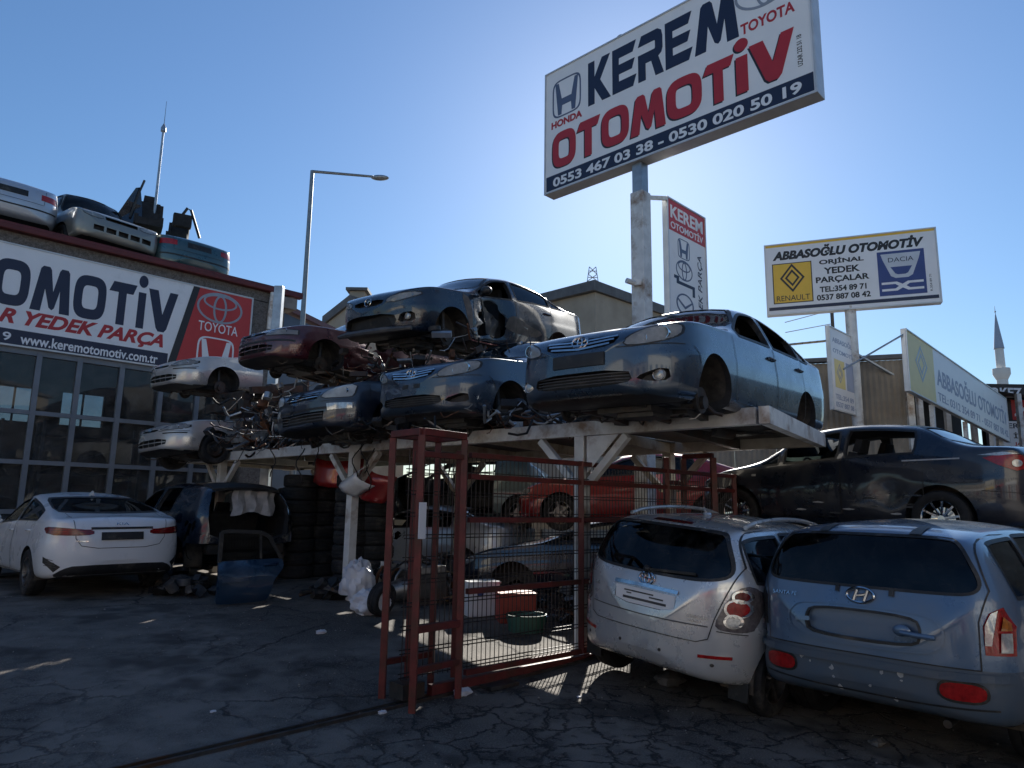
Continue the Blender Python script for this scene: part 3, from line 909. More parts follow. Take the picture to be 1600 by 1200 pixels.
def custom_text(s_, widths, x0, y0, W, H, mat, parent, z, gap=.06, shadow=None, only=None):
    tot = sum(widths) + gap * (len(s_) - 1); k = W / tot; x = x0
    for i, (ch, wd) in enumerate(zip(s_, widths)):
        lp = [[(x + p[0] * wd * k, y0 + p[1] * H) for p in l] for l in GLY[ch]]
        if not only or i in only:
            shape_obj('lettering', lp, mat, parent, z + (.003 if shadow else 0))
            if shadow: shape_obj('lettering_shadow', [[(a - .012 * H * 3, b - .01 * H * 3) for a, b in l] for l in lp], shadow, parent, z)
        x += (wd + gap) * k
def ring_band(loop_o, loop_i): return [loop_o, loop_i]
def logo_ovals(parent, cx, cy, s_, mat, z, wk=1):
    for (x, y, rx, ry, t) in ((0, 0, .5, .34, .045), (0, -.02, .15, .31, .045), (0, .13, .37, .17, .04)):
        t *= wk; shape_obj('logo', [sup(cx + x * s_, cy + y * s_, rx * s_, ry * s_), sup(cx + x * s_, cy + y * s_, (rx - t) * s_, (ry - t) * s_)], mat, parent, z); z += .0012
def logo_h(parent, cx, cy, w_, h_, mat, z):
    shape_obj('logo', [sup(cx, cy, w_ / 2, h_ / 2, 5), sup(cx, cy, w_ * .455, h_ * .462, 5)], mat, parent, z)
    P = [(-.40, .42), (-.28, .42), (-.17, -.02), (.17, -.02), (.28, .42), (.40, .42), (.30, -.43), (.18, -.43), (.155, -.20), (-.155, -.20), (-.18, -.43), (-.30, -.43)]
    shape_obj('logo', [[(cx + a * w_, cy + b * h_) for a, b in P]], mat, parent, z)
def logo_diamond(parent, cx, cy, w_, h_, mat, z):
    def rh(k): return [(cx - w_ / 2 * k, cy), (cx, cy + h_ / 2 * k), (cx + w_ / 2 * k, cy), (cx, cy - h_ / 2 * k)]
    shape_obj('logo', [rh(1), rh(.80)], mat, parent, z); shape_obj('logo', [rh(.60), rh(.40)], mat, parent, z)
def sign_frame(name, bl, br, top, depth, label, facemat='sign_white', edge='sign_edge', cat='sign', group=None):
    """box sign; bl, br bottom corners of its face (world), top = height; local x right, y up, z to the viewer"""
    bl, br = Vector(bl), Vector(br); x = (br - bl); W = x.length; x.normalize(); y = Vector((0, 0, 1)); y = (y - x * y.dot(x)).normalized(); z = x.cross(y)
    M4 = Matrix((x, y, z)).transposed().to_4x4(); M4.translation = bl
    e = empty(name, mat=M4); tag(e, label, cat, group)
    m = MB(); m.box((W / 2, top / 2, -depth / 2), (W, top, depth)); m.build('cabinet', edge, e, .01)
    m = MB(); fr = .03
    m.box((W / 2, top / 2, .003), (W - 2 * fr, top - 2 * fr, .004)); m.build('face', facemat, e)
    for (c, d) in (((W / 2, fr / 2, .012), (W, fr, .022)), ((W / 2, top - fr / 2, .012), (W, fr, .022)), ((fr / 2, top / 2, .012), (fr, top - 2 * fr, .022)), ((W - fr / 2, top / 2, .012), (fr, top - 2 * fr, .022))):
        MB().box(c, d).build('frame_strip', edge, e)
    return e, W, M4
def rect(parent, name, x0, y0, x1, y1, mat, z=.0055, ext=.003): return shape_obj(name, [[(x0, y0), (x1, y0), (x1, y1), (x0, y1)]], mat, parent, z, ext)
# ------------------------------------------------------------------ individual cars
def std_split(c, hoodx, hoodz, doors, bump_f=None, bump_r=None, trunk=None, sill=.30):
    """planes and rules that divide a shell into hood, doors, bumpers, boot lid"""
    pl = []; ru = []; S = c.S; X = c.X
    if bump_f:
        t, z = bump_f
        pl += [((X(t), 0, 0), (1, 0, 0)), ((0, 0, z), (0, 0, 1))]
        ru.append(('front_bumper', lambda p: p.x > X(t) and p.z < z))
    if hoodx:
        pl += [((X(hoodx), 0, 0), (1, 0, 0))]
        yl = S.w(.9) - .14
        pl += [((0, yl, 0), (0, 1, 0)), ((0, -yl, 0), (0, 1, 0))]
        ru.append(('hood', lambda p: p.x > X(hoodx) and p.z > hoodz and abs(p.y) < yl and p.z > S.cen(S.L / 2 - p.x) - .12))
    for i, (a, b) in enumerate(doors):
        pl += [((X(a), 0, 0), (1, 0, 0)), ((X(b), 0, 0), (1, 0, 0))]
        for sg in (1, -1):
            ru.append(('door#%d%d' % (i, sg), lambda p, a=a, b=b, sg=sg: X(b) < p.x < X(a) and p.y * sg > S.W * .28 and sill < p.z < S.rail(S.L / 2 - p.x) - .03))
    if doors: pl.append(((0, 0, sill), (0, 0, 1)))
    if bump_r:
        t2, z2 = bump_r
        pl += [((X(t2), 0, 0), (1, 0, 0)), ((0, 0, z2), (0, 0, 1))]
        ru.append(('rear_bumper', lambda p: p.x < X(t2) and p.z < z2))
    if trunk:
        t3, y3, nm = trunk
        pl += [((X(t3), 0, 0), (1, 0, 0)), ((0, y3, 0), (0, 1, 0)), ((0, -y3, 0), (0, 1, 0))]
        zz = bump_r[1] if bump_r else .5
        ru.append((nm, lambda p: p.x < X(t3) and abs(p.y) < y3 and p.z > zz and p.x < X(S.L - .9)))
    return pl, ru
def door_lines(c, doors, sill=.30, sides=('L', 'r')):
    S = c.S; L = []
    for a, b in doors:
        for v in sides:
            za, zb = S.belt(a), S.belt(b)
            L.append((v, [(c.X(a), za), (c.X(a), sill + .06), (c.X(a + .05), sill), (c.X(b - .05), sill), (c.X(b), sill + .06), (c.X(b), zb)]))
    return L
def headlamp(c, P, lens='lens_clear', bowls=(), depth=.16, v='F', sides=(1, -1), bowlmat='chrome'):
    for sg in sides:
        Q = P if sg > 0 else [(-a, b) for a, b in P]
        xs = max(c.hit('F', a, b)[0].x for a, b in Q)
        mn = min(c.hit('F', a, b)[0].x for a, b in Q)
        c.cutpoly('F', Q, lo=mn - depth, hi=xs + .3)
        c.patches.append(('headlight', 'F', Q, .001, lens, None)); c.patches.append(('headlight_seal', 'F', Q, .002, 'plastic_black', .009))
        back = MB(); n = len(Q)
        vs = []
        for a, b in Q:
            h = c.hit('F', a, b)[0]; vs.append((h.x - .10, a, b))
        back.add(vs, [tuple(range(n))]); back.build('headlight_housing', 'plastic_grey', c.root)
        for (y, z, r) in bowls:
            y = y * sg; h = c.hit('F', y, z)[0]; m = MB()
            m.lathe([(r * .2, -.075), (r * .55, -.06), (r * .85, -.03), (r, 0), (r * 1.1, .0), (r * 1.1, -.03)], 20, 'x', (h.x - .025, y, z))
            m.sphere((h.x - .06, y, z), r * .35, 10, 6); m.build('headlight_reflector', bowlmat, c.root)
def grille_bars(c, y0, y1, zs, mat='chrome', wd=.022, off=.004, bow=.0, name='grille_bar', v='F'):
    for z in zs:
        c.strip(name, v, [(y0, z), ((y0 + y1) / 2, z - bow), (y1, z)], wd, off, mat)
def grille(c, P, back='plastic_black', depth=.10):
    xs = max(c.hit('F', a, b)[0].x for a, b in P)
    mn = min(c.hit('F', a, b)[0].x for a, b in P)
    c.cutpoly('F', P, lo=mn - depth, hi=xs + .2)
    m = MB(); vs = [(c.hit('F', a, b)[0].x - .09, a, b) for a, b in P]
    m.add(vs, [tuple(range(len(P)))]); m.build('grille_backing', back, c.root)

def corolla(name, M4, col, label, fog=True, plate=True, wheels=(), group=None, glass_side=False, crumple=None, bars2=True):
    S = sedan(4.54, 1.76, 1.47, hood=.99, nose=.80, cowl=1.18, head=1.98, rhead=3.2, rb=4.0, deck=1.12, fo=.90, wb=2.60, belt0=.93, belt1=1.0, lip=.21, af=.75, ef=.58)
    c = Car(name, S, col, M4, label, group)
    c.shell(crumple); c.arches(.345)
    c.sideglass([(1.55, 2.44), (2.53, 3.40)], glass=glass_side)
    c.sideglass([(3.45, 3.72)], glass=True)
    c.screen(1.20, 1.97, 'glass_clear'); c.screen(3.98, 3.24, 'glass_tint', name='rear_window')
    HL = smooth_poly([(.42, .64), (.45, .71), (.60, .785), (.77, .835), (.80, .82), (.80, .74), (.72, .675), (.56, .635)], 1)
    headlamp(c, HL, bowls=((.55, .69, .05), (.69, .745, .055)))
    GU = smooth_poly([(-.39, .745), (.39, .745), (.33, .645), (.0, .625), (-.33, .645)], 1)
    grille(c, GU)
    GL = smooth_poly([(-.46, .435), (.46, .435), (.50, .33), (.30, .305), (-.30, .305), (-.50, .33)], 1)
    grille(c, GL)
    FG = smooth_poly([(.50, .36), (.74, .46), (.755, .345), (.62, .325)], 1)
    for sg in (1, -1):
        Q = FG if sg > 0 else mir(FG)
        grille(c, Q, 'plastic_black', .12)
    pl, ru = std_split(c, 1.12, .6, [(1.36, 2.48), (2.49, 3.42)], (.55, .645), (4.15, .62), (3.98, .62, 'trunk_lid'))
    c.finish(pl, ru)
    for z, w_ in ((.722, .36), (.69, .335), (.655, .30)):
        c.strip('grille_bar', 'F', [(-w_, z + .012), (0, z - .012), (w_, z + .012)], .016, .006, 'chrome')
    for z in (.41, .385, .36, .335): c.strip('grille_bar', 'F', [(-.47, z), (.47, z)], .008, -.02, 'plastic_grey')
    c.emblem('F', 0, .71, .16, 'ovals')
    if fog:
        for sg in (1, -1):
            h = c.hit('F', sg * .665, .39)[0]; m = MB()
            m.lathe([(0, 0), (.03, .004), (.045, -.004), (.052, .0), (.055, -.03)], 18, 'x', (h.x - .035, sg * .665, .39)); m.build('fog_light', 'lens_white', c.root)
    if plate:
        c.patch('number_plate', 'F', [(-.26, .485), (.26, .485), (.26, .595), (-.26, .595)], .012, 'plastic_black')
    else:
        for y in (-.12, .08): c.patch('plate_bracket_hole', 'F', [(y, .52), (y + .1, .52), (y + .1, .57), (y, .57)], .003, 'plastic_black')
    y = S.w(.9) - .14
    c.seams(door_lines(c, [(1.36, 2.48), (2.49, 3.42)], .29) + [('T', [(c.X(.22), y - .06), (c.X(.5), y), (c.X(1.12), y + .0)]), ('T', [(c.X(.22), -y + .06), (c.X(.5), -y), (c.X(1.12), -y)]), ('F', [(-.82, .66), (-.5, .625), (-.36, .625)]), ('F', [(.36, .625), (.5, .625), (.82, .66)]),
            ('L', [(c.X(.48), .66), (c.X(.55), .60), (c.X(.57), .52)])])
    c.handles((2.36, 3.3), sides=(1, -1))
    c.seats(2.05); c.dash(1.55); c.underbody(seed=len(name) + int(M4[0][3] * 7))
    for w_ in wheels: c.wheel(*w_)
    return c
def rearlamp(c, P, mat, off=.004, name='tail_light', sides=(1, -1), v='R'):
    o = None
    for sg in sides: o = c.patch(name, v, P if sg > 0 else mir(P), off, mat, thick=.03)
    return o
def white_sedan(M4):
    S = sedan(4.64, 1.80, 1.44, hood=.98, nose=.74, cowl=1.30, head=2.1, rhead=2.98, rb=4.24, deck=1.09, tail=1.05, fo=.90, wb=2.70, belt0=.92, belt1=1.0, lip=.24, ar=.62, pr=3.0)
    c = Car('white_sedan', S, 'paint_white', M4, 'clean white sedan seen from behind, parked facing the glazed workshop', cat='car')
    c.shell(); c.arches(.36)
    c.sideglass([(1.65, 2.58), (2.66, 3.75)], mat='glass_black'); c.screen(1.3, 2.1); c.screen(4.20, 3.03, 'glass_tint', name='rear_window', lo_in=.16)
    pl, ru = std_split(c, 1.2, .6, [(1.45, 2.62), (2.63, 3.55)], (.5, .62), (4.12, .66), (4.18, .60, 'trunk_lid'))
    c.finish(pl, ru)
    LP = smooth_poly([(.36, .845), (.36, .905), (.60, .93), (.83, .955), (.862, .935), (.85, .845), (.60, .835)], 1)
    rearlamp(c, LP, 'lens_darkred')
    c.strip('light_bar', 'R', [(-.40, .93), (.40, .93)], .03, .006, 'plastic_black')
    for sg in (1, -1):
        for z in (.865, .885, .91): c.strip('tail_light_strip', 'R', [(sg * .38, z), (sg * .62, z + .005), (sg * .83, z + .01)], .007, .0075, 'lens_red')
    pk = c.patch('number_plate', 'R', [(-.27, .77), (.27, .77), (.27, .875), (-.27, .875)], .014, 'plastic_black')
    for sg in (1, -1):
        P = [(.70, .43), (.80, .50), (.865, .56), (.86, .48), (.76, .36)]
        c.patch('bumper_vent', 'R', P if sg > 0 else mir(P), .004, 'plastic_black')
        for k in range(4): c.strip('vent_slat', 'R', [(sg * (.74 + k * .012), .42 + k * .03), (sg * .85, .45 + k * .03)], .007, .009, 'plastic_grey')
    c.patch('rear_diffuser', 'R', smooth_poly([(-.68, .40), (-.55, .445), (.55, .445), (.68, .40), (.78, .31), (.6, .27), (-.6, .27), (-.78, .31)], 1), .006, 'plastic_black')
    c.strip('bumper_crease', 'R', [(-.66, .50), (0, .49), (.66, .50)], .012, .003, 'paint_white')
    c.seams(door_lines(c, [(1.45, 2.62), (2.63, 3.55)], .30) + [('R', [(-.60, 1.04), (-.57, .80), (-.50, .70), (-.3, .665), (.3, .665), (.5, .70), (.57, .80), (.60, 1.04)]), ('T', [(c.X(4.06), .60), (c.X(4.4), .60)]), ('T', [(c.X(4.06), -.60), (c.X(4.4), -.60)])])
    c.handles((2.5, 3.45), sides=(1, -1)); c.mirror(1.62, 1, .98); c.mirror(1.62, -1, .98)
    for a in 'fr':
        for sd in (1, -1): c.wheel(a, sd, 'alloy', 10, rimmat='steel')
    m = MB(); m.add([(.07, .022, 0), (-.09, .03, 0), (-.09, -.03, 0), (.07, -.022, 0), (-.06, .004, .075), (-.1, .004, .07), (-.1, -.004, .07), (-.06, -.004, .075)], [(0, 1, 5, 4), (1, 2, 6, 5), (2, 3, 7, 6), (3, 0, 4, 7), (4, 5, 6, 7)]); o = m.build('shark_fin_aerial', 'paint_white', c.root); o.location = (c.X(3.0), 0, S.cen(3.0) - .004)
    c.seats(2.2); c.dash(1.65)
    h = c.hit('R', 0, .985)[0]
    on_car_text(c, 'KIA', h, .16, .035, 'chrome')
    c.strip('badge_line', 'R', [(.42, .76), (.56, .765)], .016, .004, 'chrome')
    return c
def on_car_text(c, s_, h, w_, ht, mat, rear=True, tilt=.18):
    o = text_obj('badge_lettering', s_, w_, ht, mat, c.root, .004)
    q, n, i_, d_ = c.bvh.find_nearest(h); up = (Vector((0, 0, 1)) - n * n.z).normalized(); x_ = up.cross(n)
    o.matrix_local = Matrix.Translation(h + n * .006) @ Matrix((x_, up, n)).transposed().to_4x4()
    return o
def silver_mpv(M4):
    S = hatch(4.36, 1.77, 1.60, cowl=.85, head=1.75, rhead=3.7, wb=2.75, fo=.84, belt0=.97, belt1=1.08, gl=1.10, over=.34, tumble=.40, ar=.66, pr=2.6, lip=.25)
    c = Car('silver_minivan', S, 'paint_silver_cool', M4, 'silver compact minivan with roof rails, leaning and seen from behind, with its number plate holder', cat='car')
    c.shell(); c.arches(.36)
    c.sideglass([(1.4, 2.28), (2.36, 3.2)], mat='glass_black'); c.sideglass([(3.28, 3.92)], mat='glass_tint', top=.07); c.screen(.86, 1.72, 'glass_clear')
    RW = smooth_poly([(-.50, 1.475), (.50, 1.475), (.58, 1.44), (.69, 1.20), (.66, 1.125), (.40, 1.085), (-.40, 1.085), (-.66, 1.125), (-.69, 1.20), (-.58, 1.44)], 2)
    c.cutpoly('R', RW, lo=c.X(4.4), hi=c.X(3.55)); c.patches.append(('rear_window', 'R', RW, -.006, 'glass_tint', None)); c.patches.append(('window_seal', 'R', RW, .003, 'plastic_black', .02))
    PR = smooth_poly([(-.30, .79), (.30, .79), (.31, .93), (-.31, .93)], 1)
    c.cutpoly('R', PR, lo=c.hit('R', 0, .86)[0].x - .2, hi=c.hit('R', 0, .86)[0].x + .035)
    pl, ru = std_split(c, .82, .6, [(1.22, 2.31), (2.32, 3.3)], (.5, .6), (3.75, .66), (3.5, .72, 'tailgate'))
    c.finish(pl, ru)
    h = c.hit('R', 0, .86)[0]
    m = MB(); m.box((h.x + .012, 0, .86), (.012, .60, .135)); m.build('number_plate', 'sign_white', c.root)
    for k, (y, z, l, t_) in enumerate(((.06, .895, .30, .012), (-.12, .87, .14, .012), (.0, .835, .44, .02), (.16, .873, .05, .010))):
        q = MB(); q.box((h.x + .0045, y, z), (.003, l, t_)); q.build('plate_smudge', 'plastic_grey', c.root)
    MB().box((h.x + .045, 0, .86), (.03, .66, .18)).build('plate_recess', 'paint_silver_cool', c.root)
    c.strip('chrome_trim', 'R', [(-.32, .955), (0, .962), (.32, .955)], .03, .012, 'chrome')
    c.emblem('R', 0, 1.025, .15, 'ovals')
    TL = smooth_poly([(.66, .72), (.62, .76), (.68, .93), (.745, 1.06), (.80, 1.085), (.86, 1.0), (.85, .74), (.8, .715)], 1)
    rearlamp(c, TL, 'lens_smoke')
    for sg in (1, -1):
        for y, z, r, mt in ((.765, .995, .042, 'lens_darkred'), (.75, .90, .065, 'lens_red'), (.735, .80, .045, 'lens_white')):
            cir = [(sg * (y + r * math.cos(a)), z + r * math.sin(a)) for a in [i * PI / 8 for i in range(16)]]
            c.patch('tail_light_lamp', 'R', cir, .012, mt, thick=.012)
            c.patches and c.patch('tail_light_ring', 'R', cir, .014, 'chrome', ring=.012)
        RF = [(sg * .52, .485), (sg * .74, .50), (sg * .74, .525), (sg * .52, .51)]
        c.patch('bumper_reflector', 'R', RF, .008, 'lens_red')
        for y, z in ((.62, .44), (.2, .475)):
            c.patch('parking_sensor', 'R', [(sg * y + .014 * math.cos(a), z + .014 * math.sin(a)) for a in [i * PI / 5 for i in range(10)]], .004, 'plastic_black')
    c.patch('brake_light', 'R', [(-.2, 1.512), (.2, 1.512), (.19, 1.53), (-.19, 1.53)], .006, 'lens_darkred')
    x = h.x
    m = MB(); w0 = c.hit('R', .02, 1.10)[0] + Vector((-.02, 0, 0)); w1 = c.hit('R', -.44, 1.13)[0] + Vector((-.02, 0, 0)); m.beam(w0, w1, .015, .02); m.sphere(w0, .035, 10, 6); m.build('rear_wiper', 'plastic_black', c.root)
    for sg in (1, -1):
        m = MB(); pts = []
        for i in range(13):
            t = 1.95 + (3.75 - 1.95) * i / 12; u = i / 12
            pts.append((c.X(t), sg * (S.wrail(t) - .03), S.rail(t) + .03 + .055 * math.sin(PI * u) ** .5))
        m.tube(pts, .02, 8); m.build('roof_rail', 'paint_silver_cool', c.root)
    m = MB(); m.sphere((c.X(3.35), 0, S.cen(3.35) + .01), .06, 10, 6, (1, .7, .5)); m.cyl((c.X(3.35), 0, S.cen(3.35)), (c.X(3.42), 0, S.cen(3.35) + .07), .012, n=6); m.build('aerial', 'paint_silver_cool', c.root)
    c.seams(door_lines(c, [(1.22, 2.31), (2.32, 3.3)], .32) + [('R', [(-.60, 1.52), (-.74, 1.22), (-.70, 1.06), (-.62, .80), (-.585, .64), (-.5, .605), (.5, .605), (.585, .64), (.62, .80), (.70, 1.06), (.74, 1.22), (.60, 1.52)]), ('R', [(-.82, .70), (-.64, .71)]), ('R', [(.82, .70), (.64, .71)])])
    c.strip('tailgate_crease', 'R', [(-.58, .735), (0, .725), (.58, .735)], .010, .003, 'plastic_grey')
    on_car_text(c, 'COROLLA', c.hit('R', -.50, .80)[0], .18, .026, 'chrome'); on_car_text(c, 'VERSO', c.hit('R', -.48, .765)[0], .10, .018, 'chrome')
    on_car_text(c, 'D-4D', c.hit('R', .54, .90)[0], .09, .022, 'chrome')
    c.handles((2.2, 3.2), sides=(1, -1)); c.seats(1.85); c.dash(1.3, 'interior_grey')
    for sg in (1, -1):
        m = MB(); m.box((c.X(S.fo + S.wb + .40), sg * .74, .24), (.02, .17, .15)); m.build('mud_flap', 'plastic_black', c.root)
    for a in 'fr':
        for sd in (1, -1): c.wheel(a, sd, 'alloy', 5, rimmat='steel')
    c.mirror(1.3, -1, 1.0)
    return c
def blue_suv(M4):
    S = hatch(4.50, 1.84, 1.665, cowl=1.0, head=1.85, rhead=3.8, wb=2.62, fo=.88, belt0=1.0, belt1=1.12, gl=1.18, over=.26, tumble=.36, ar=.5, pr=3.4, lip=.30, hood=1.08, nose=.82, nz=.6, wr=.35)
    c = Car('blue_suv', S, 'paint_steelblue', M4, 'faded blue SUV seen from behind with an empty number plate recess', cat='car')
    c.shell([((-2.0, .9, .75), .35, .05, 9)]); c.arches(.40, z=.36)
    c.sideglass([(1.5, 2.35), (2.43, 3.25)], mat='glass_tint'); c.sideglass([(3.33, 4.02)], mat='glass_tint', top=.07); c.screen(1.0, 1.83, 'glass_clear')
    RW = smooth_poly([(-.52, 1.53), (.52, 1.53), (.62, 1.49), (.735, 1.26), (.72, 1.19), (.6, 1.165), (-.6, 1.165), (-.72, 1.19), (-.735, 1.26), (-.62, 1.49)], 2)
    c.cutpoly('R', RW, lo=c.X(4.48), hi=c.X(3.8)); c.patches.append(('rear_window', 'R', RW, -.004, 'glass_black', None)); c.patches.append(('window_seal', 'R', RW, .003, 'plastic_black', .016))
    RC = smooth_poly([(-.37, .80), (.37, .80), (.40, .90), (.36, .99), (-.36, .99), (-.40, .90)], 2)
    hx = c.hit('R', 0, .9)[0].x
    c.cutpoly('R', RC, lo=hx - .3, hi=hx + .045)
    pl, ru = std_split(c, .95, .6, [(1.3, 2.38), (2.39, 3.35)], (.5, .68), (3.9, .70), (3.6, .72, 'tailgate'))
    out = c.finish(pl, ru)
    if 'rear_bumper' in out: out['rear_bumper'].data.materials[0] = M['bumper_blue']
    c.patch('tailgate_moulding', 'R', smooth_poly([(-.40, .76), (.40, .76), (.52, .82), (.54, .93), (.44, 1.025), (-.44, 1.025), (-.54, .93), (-.52, .82)], 2), .006, 'paint_steelblue', ring=.012)
    MB().box((hx + .052, 0, .9), (.02, .84, .24)).build('plate_recess', 'paint_steelblue', c.root)
    c.patch('recess_trim', 'R', RC, .004, 'plastic_black', ring=.014)
    c.strip('tailgate_handle_trim', 'R', [(.36, .895), (.47, .885)], .03, .02, 'paint_steelblue')
    m = MB(); p = c.hit('R', -.28, .885)[0]; m.sphere(p + Vector((-.0, 0, .01)), .05, 12, 8, (.4, 1.2, .8)); m.tube([p + Vector((-.02, 0, 0)), p + Vector((-.035, -.1, -.005)), p + Vector((-.01, -.21, -.01))], .018, 8); m.build('tailgate_handle', 'paint_steelblue', c.root)
    c.emblem('R', 0, 1.10, .19, 'slant_h')
    for y, z, w_ in ((-.21, 1.135, .034), (.17, 1.135, .026)): c.patch('wiper_plug', 'R', [(y - w_ / 2, z - .025), (y + w_ / 2, z - .025), (y + w_ / 2, z + .02), (y - w_ / 2, z + .02)], .012, 'plastic_black')
    for y in (.33, -.33): c.patch('tailgate_hinge', 'R', [(y - .04, 1.545), (y + .04, 1.545), (y + .03, 1.60), (y - .03, 1.60)], .01, 'plastic_black')
    for sg in (1, -1):
        if sg < 0:
            P = lambda Q: [(sg * a, b) for a, b in Q]
            rearlamp(c, [(.755, .80), (.75, .98), (.78, 1.06), (.84, 1.10), (.885, .98), (.89, .80)], 'lens_red', .003, sides=(sg,))
            c.patch('tail_light_clear', 'R', P([(.755, .86), (.755, .98), (.785, 1.06), (.815, 1.08), (.785, .86)]), .014, 'lens_white')
            c.patch('tail_light_amber', 'R', P([(.828, .955), (.838, 1.04), (.866, 1.0), (.868, .955)]), .014, 'lens_orange')
            c.patch('tail_light_reverse', 'R', P([(.825, .82), (.828, .94), (.868, .94), (.872, .82)]), .014, 'lens_white')
        else:
            c.patch('tail_light_socket', 'R', [(.75, .80), (.75, 1.02), (.80, 1.08), (.87, 1.0), (.88, .80)], .004, 'plastic_black')
        cy, cz = sg * .62, .555
        OV = [(cy + .125 * math.copysign(abs(math.cos(a)) ** .7, math.cos(a)), cz + .055 * math.copysign(abs(math.sin(a)) ** .7, math.sin(a))) for a in [i * PI / 10 for i in range(20)]]
        c.patch('reflector_surround', 'R', OV, .004, 'plastic_black', ring=.018); c.patch('bumper_reflector', 'R', OV, .010, 'lens_red')
    c.strip('bumper_step', 'R', [(-.88, .66), (-.5, .645), (.5, .645), (.88, .66)], .05, .018, 'bumper_blue')
    c.strip('bumper_lip', 'R', [(-.8, .46), (-.3, .44), (.3, .44), (.8, .46)], .012, .006, 'plastic_black')
    c.seams(door_lines(c, [(1.3, 2.38), (2.39, 3.35)], .4) + [('R', [(-.73, .70), (-.73, 1.0), (-.78, 1.2), (-.66, 1.56)]), ('R', [(.73, .70), (.73, 1.0), (.78, 1.2), (.66, 1.56)]), ('R', [(-.73, .70), (.73, .70)])])
    on_car_text(c, 'SANTA FE', c.hit('R', .58, 1.06)[0], .20, .03, 'chrome')
    rnd = random.Random(5)
    for i in range(16):
        y, z = rnd.uniform(-.85, .85), rnd.choice((rnd.uniform(.42, .62), rnd.uniform(.42, .7)))
        if abs(abs(y) - .62) < .16 and z > .46: continue
        r = rnd.uniform(.006, .022)
        c.patch('paint_chip', 'R', [(y + r * rnd.uniform(.5, 1.4) * math.cos(a), z + r * rnd.uniform(.5, 1.4) * math.sin(a)) for a in [k * PI / 4 for k in range(8)]], .0035, 'chip')
    m = MB(); m.tube([(c.X(3.9), -.45, .31), (c.X(4.3), -.47, .30)], .028, 10); m.build('exhaust_pipe', 'dark_steel', c.root)
    c.handles((2.28, 3.25), sides=(-1,)); c.seats(1.95); c.dash(1.45)
    for a in 'fr':
        for sd in (1, -1): c.wheel(a, sd, 'alloy', 5, rimmat='steel')
    return c
paint('bumper_blue', (.07, .10, .14), .1, .45, .5, (.13, .12, .11))
plain('chip', (.42, .42, .42), .7, 0, .2, 30)
def dark_side_sedan(M4):
    S = sedan(4.24, 1.70, 1.47, hood=.98, nose=.74, cowl=.95, head=1.72, rhead=3.05, rb=3.66, deck=1.13, tail=1.10, fo=.82, wb=2.55, belt0=.90, belt1=1.02, lip=.2, er=.66, wr=.31)
    c = Car('wrecked_sedan', S, 'paint_darkblue', M4, 'wrecked dark blue sedan with crushed side doors, raised above the silver and blue cars', cat='car')
    X = c.X
    c.shell([((X(2.0), .85, .60), .7, .032, 2.6), ((X(2.9), .85, .5), .5, .035, 3.5), ((X(.35), .7, .62), .45, .06, 4), ((X(1.5), .85, .88), .3, .03, 5)])
    c.arches(.37)
    c.sideglass([(1.12, 1.42)], glass=True, mat='glass_clear'); c.sideglass([(1.5, 2.22)], glass=False); c.sideglass([(2.32, 3.12)], glass=False)
    c.screen(.97, 1.7, 'glass_cracked'); c.screen(3.64, 3.08, 'glass_tint', name='rear_window')
    pl, ru = std_split(c, .92, .6, [(1.2, 2.27), (2.28, 3.22)], (.42, .62), (3.86, .64), (3.64, .60, 'trunk_lid'))
    c.finish(pl, ru)
    TL = [(X(3.82), .97), (X(4.0), 1.01), (X(4.14), 1.0), (X(4.17), .86), (X(4.1), .83), (X(3.94), .90)]
    for v in 'Lr':
        c.patch('tail_light', v, TL, .006, 'lens_red'); c.patch('tail_light_clear', v, [(X(3.77), 1.0), (X(4.0), 1.03), (X(4.13), 1.015), (X(3.97), .99)], .009, 'lens_white')
        c.patch('tail_light_lamp', v, [(X(4.1) + .035 * math.cos(a), .91 + .04 * math.sin(a)) for a in [i * PI / 6 for i in range(12)]], .012, 'lens_white')
    c.seams(door_lines(c, [(1.2, 2.27), (2.28, 3.22)], .29) + [('L', [(X(3.8), .62), (X(4.12), .60)])])
    c.strip('side_moulding', 'L', [(X(1.25), .56), (X(3.2), .56)], .02, .006, 'paint_darkblue'); c.strip('scrape', 'L', [(X(3.0), .955), (X(3.6), .97)], .016, .004, 'chip')
    rnd = random.Random(3)
    for i in range(12):
        x, z = X(rnd.uniform(1.6, 3.1)), rnd.uniform(.33, .62)
        c.patch('scrape', 'L', [(x + rnd.uniform(.03, .10) * math.cos(a), z + rnd.uniform(.006, .016) * math.sin(a)) for a in [k * PI / 4 for k in range(8)]], .003, rnd.choice(('chip', 'plastic_grey', 'plastic_black')))
    c.patch('side_repeater', 'L', [(X(1.06), .79), (X(1.12), .79), (X(1.12), .82), (X(1.06), .82)], .006, 'lens_white')
    c.seats(1.95, mat='interior_grey'); c.dash(1.35)
    for a in 'fr':
        for sd in (1, -1): c.wheel(a, sd, 'alloy', 20)
    c.underbody(seed=9)
    HL = smooth_poly([(.40, .66), (.46, .74), (.74, .82), (.72, .70)], 1)
    return c
glass('glass_cracked', (.75, 1.0, .82), .05, .8, .7)
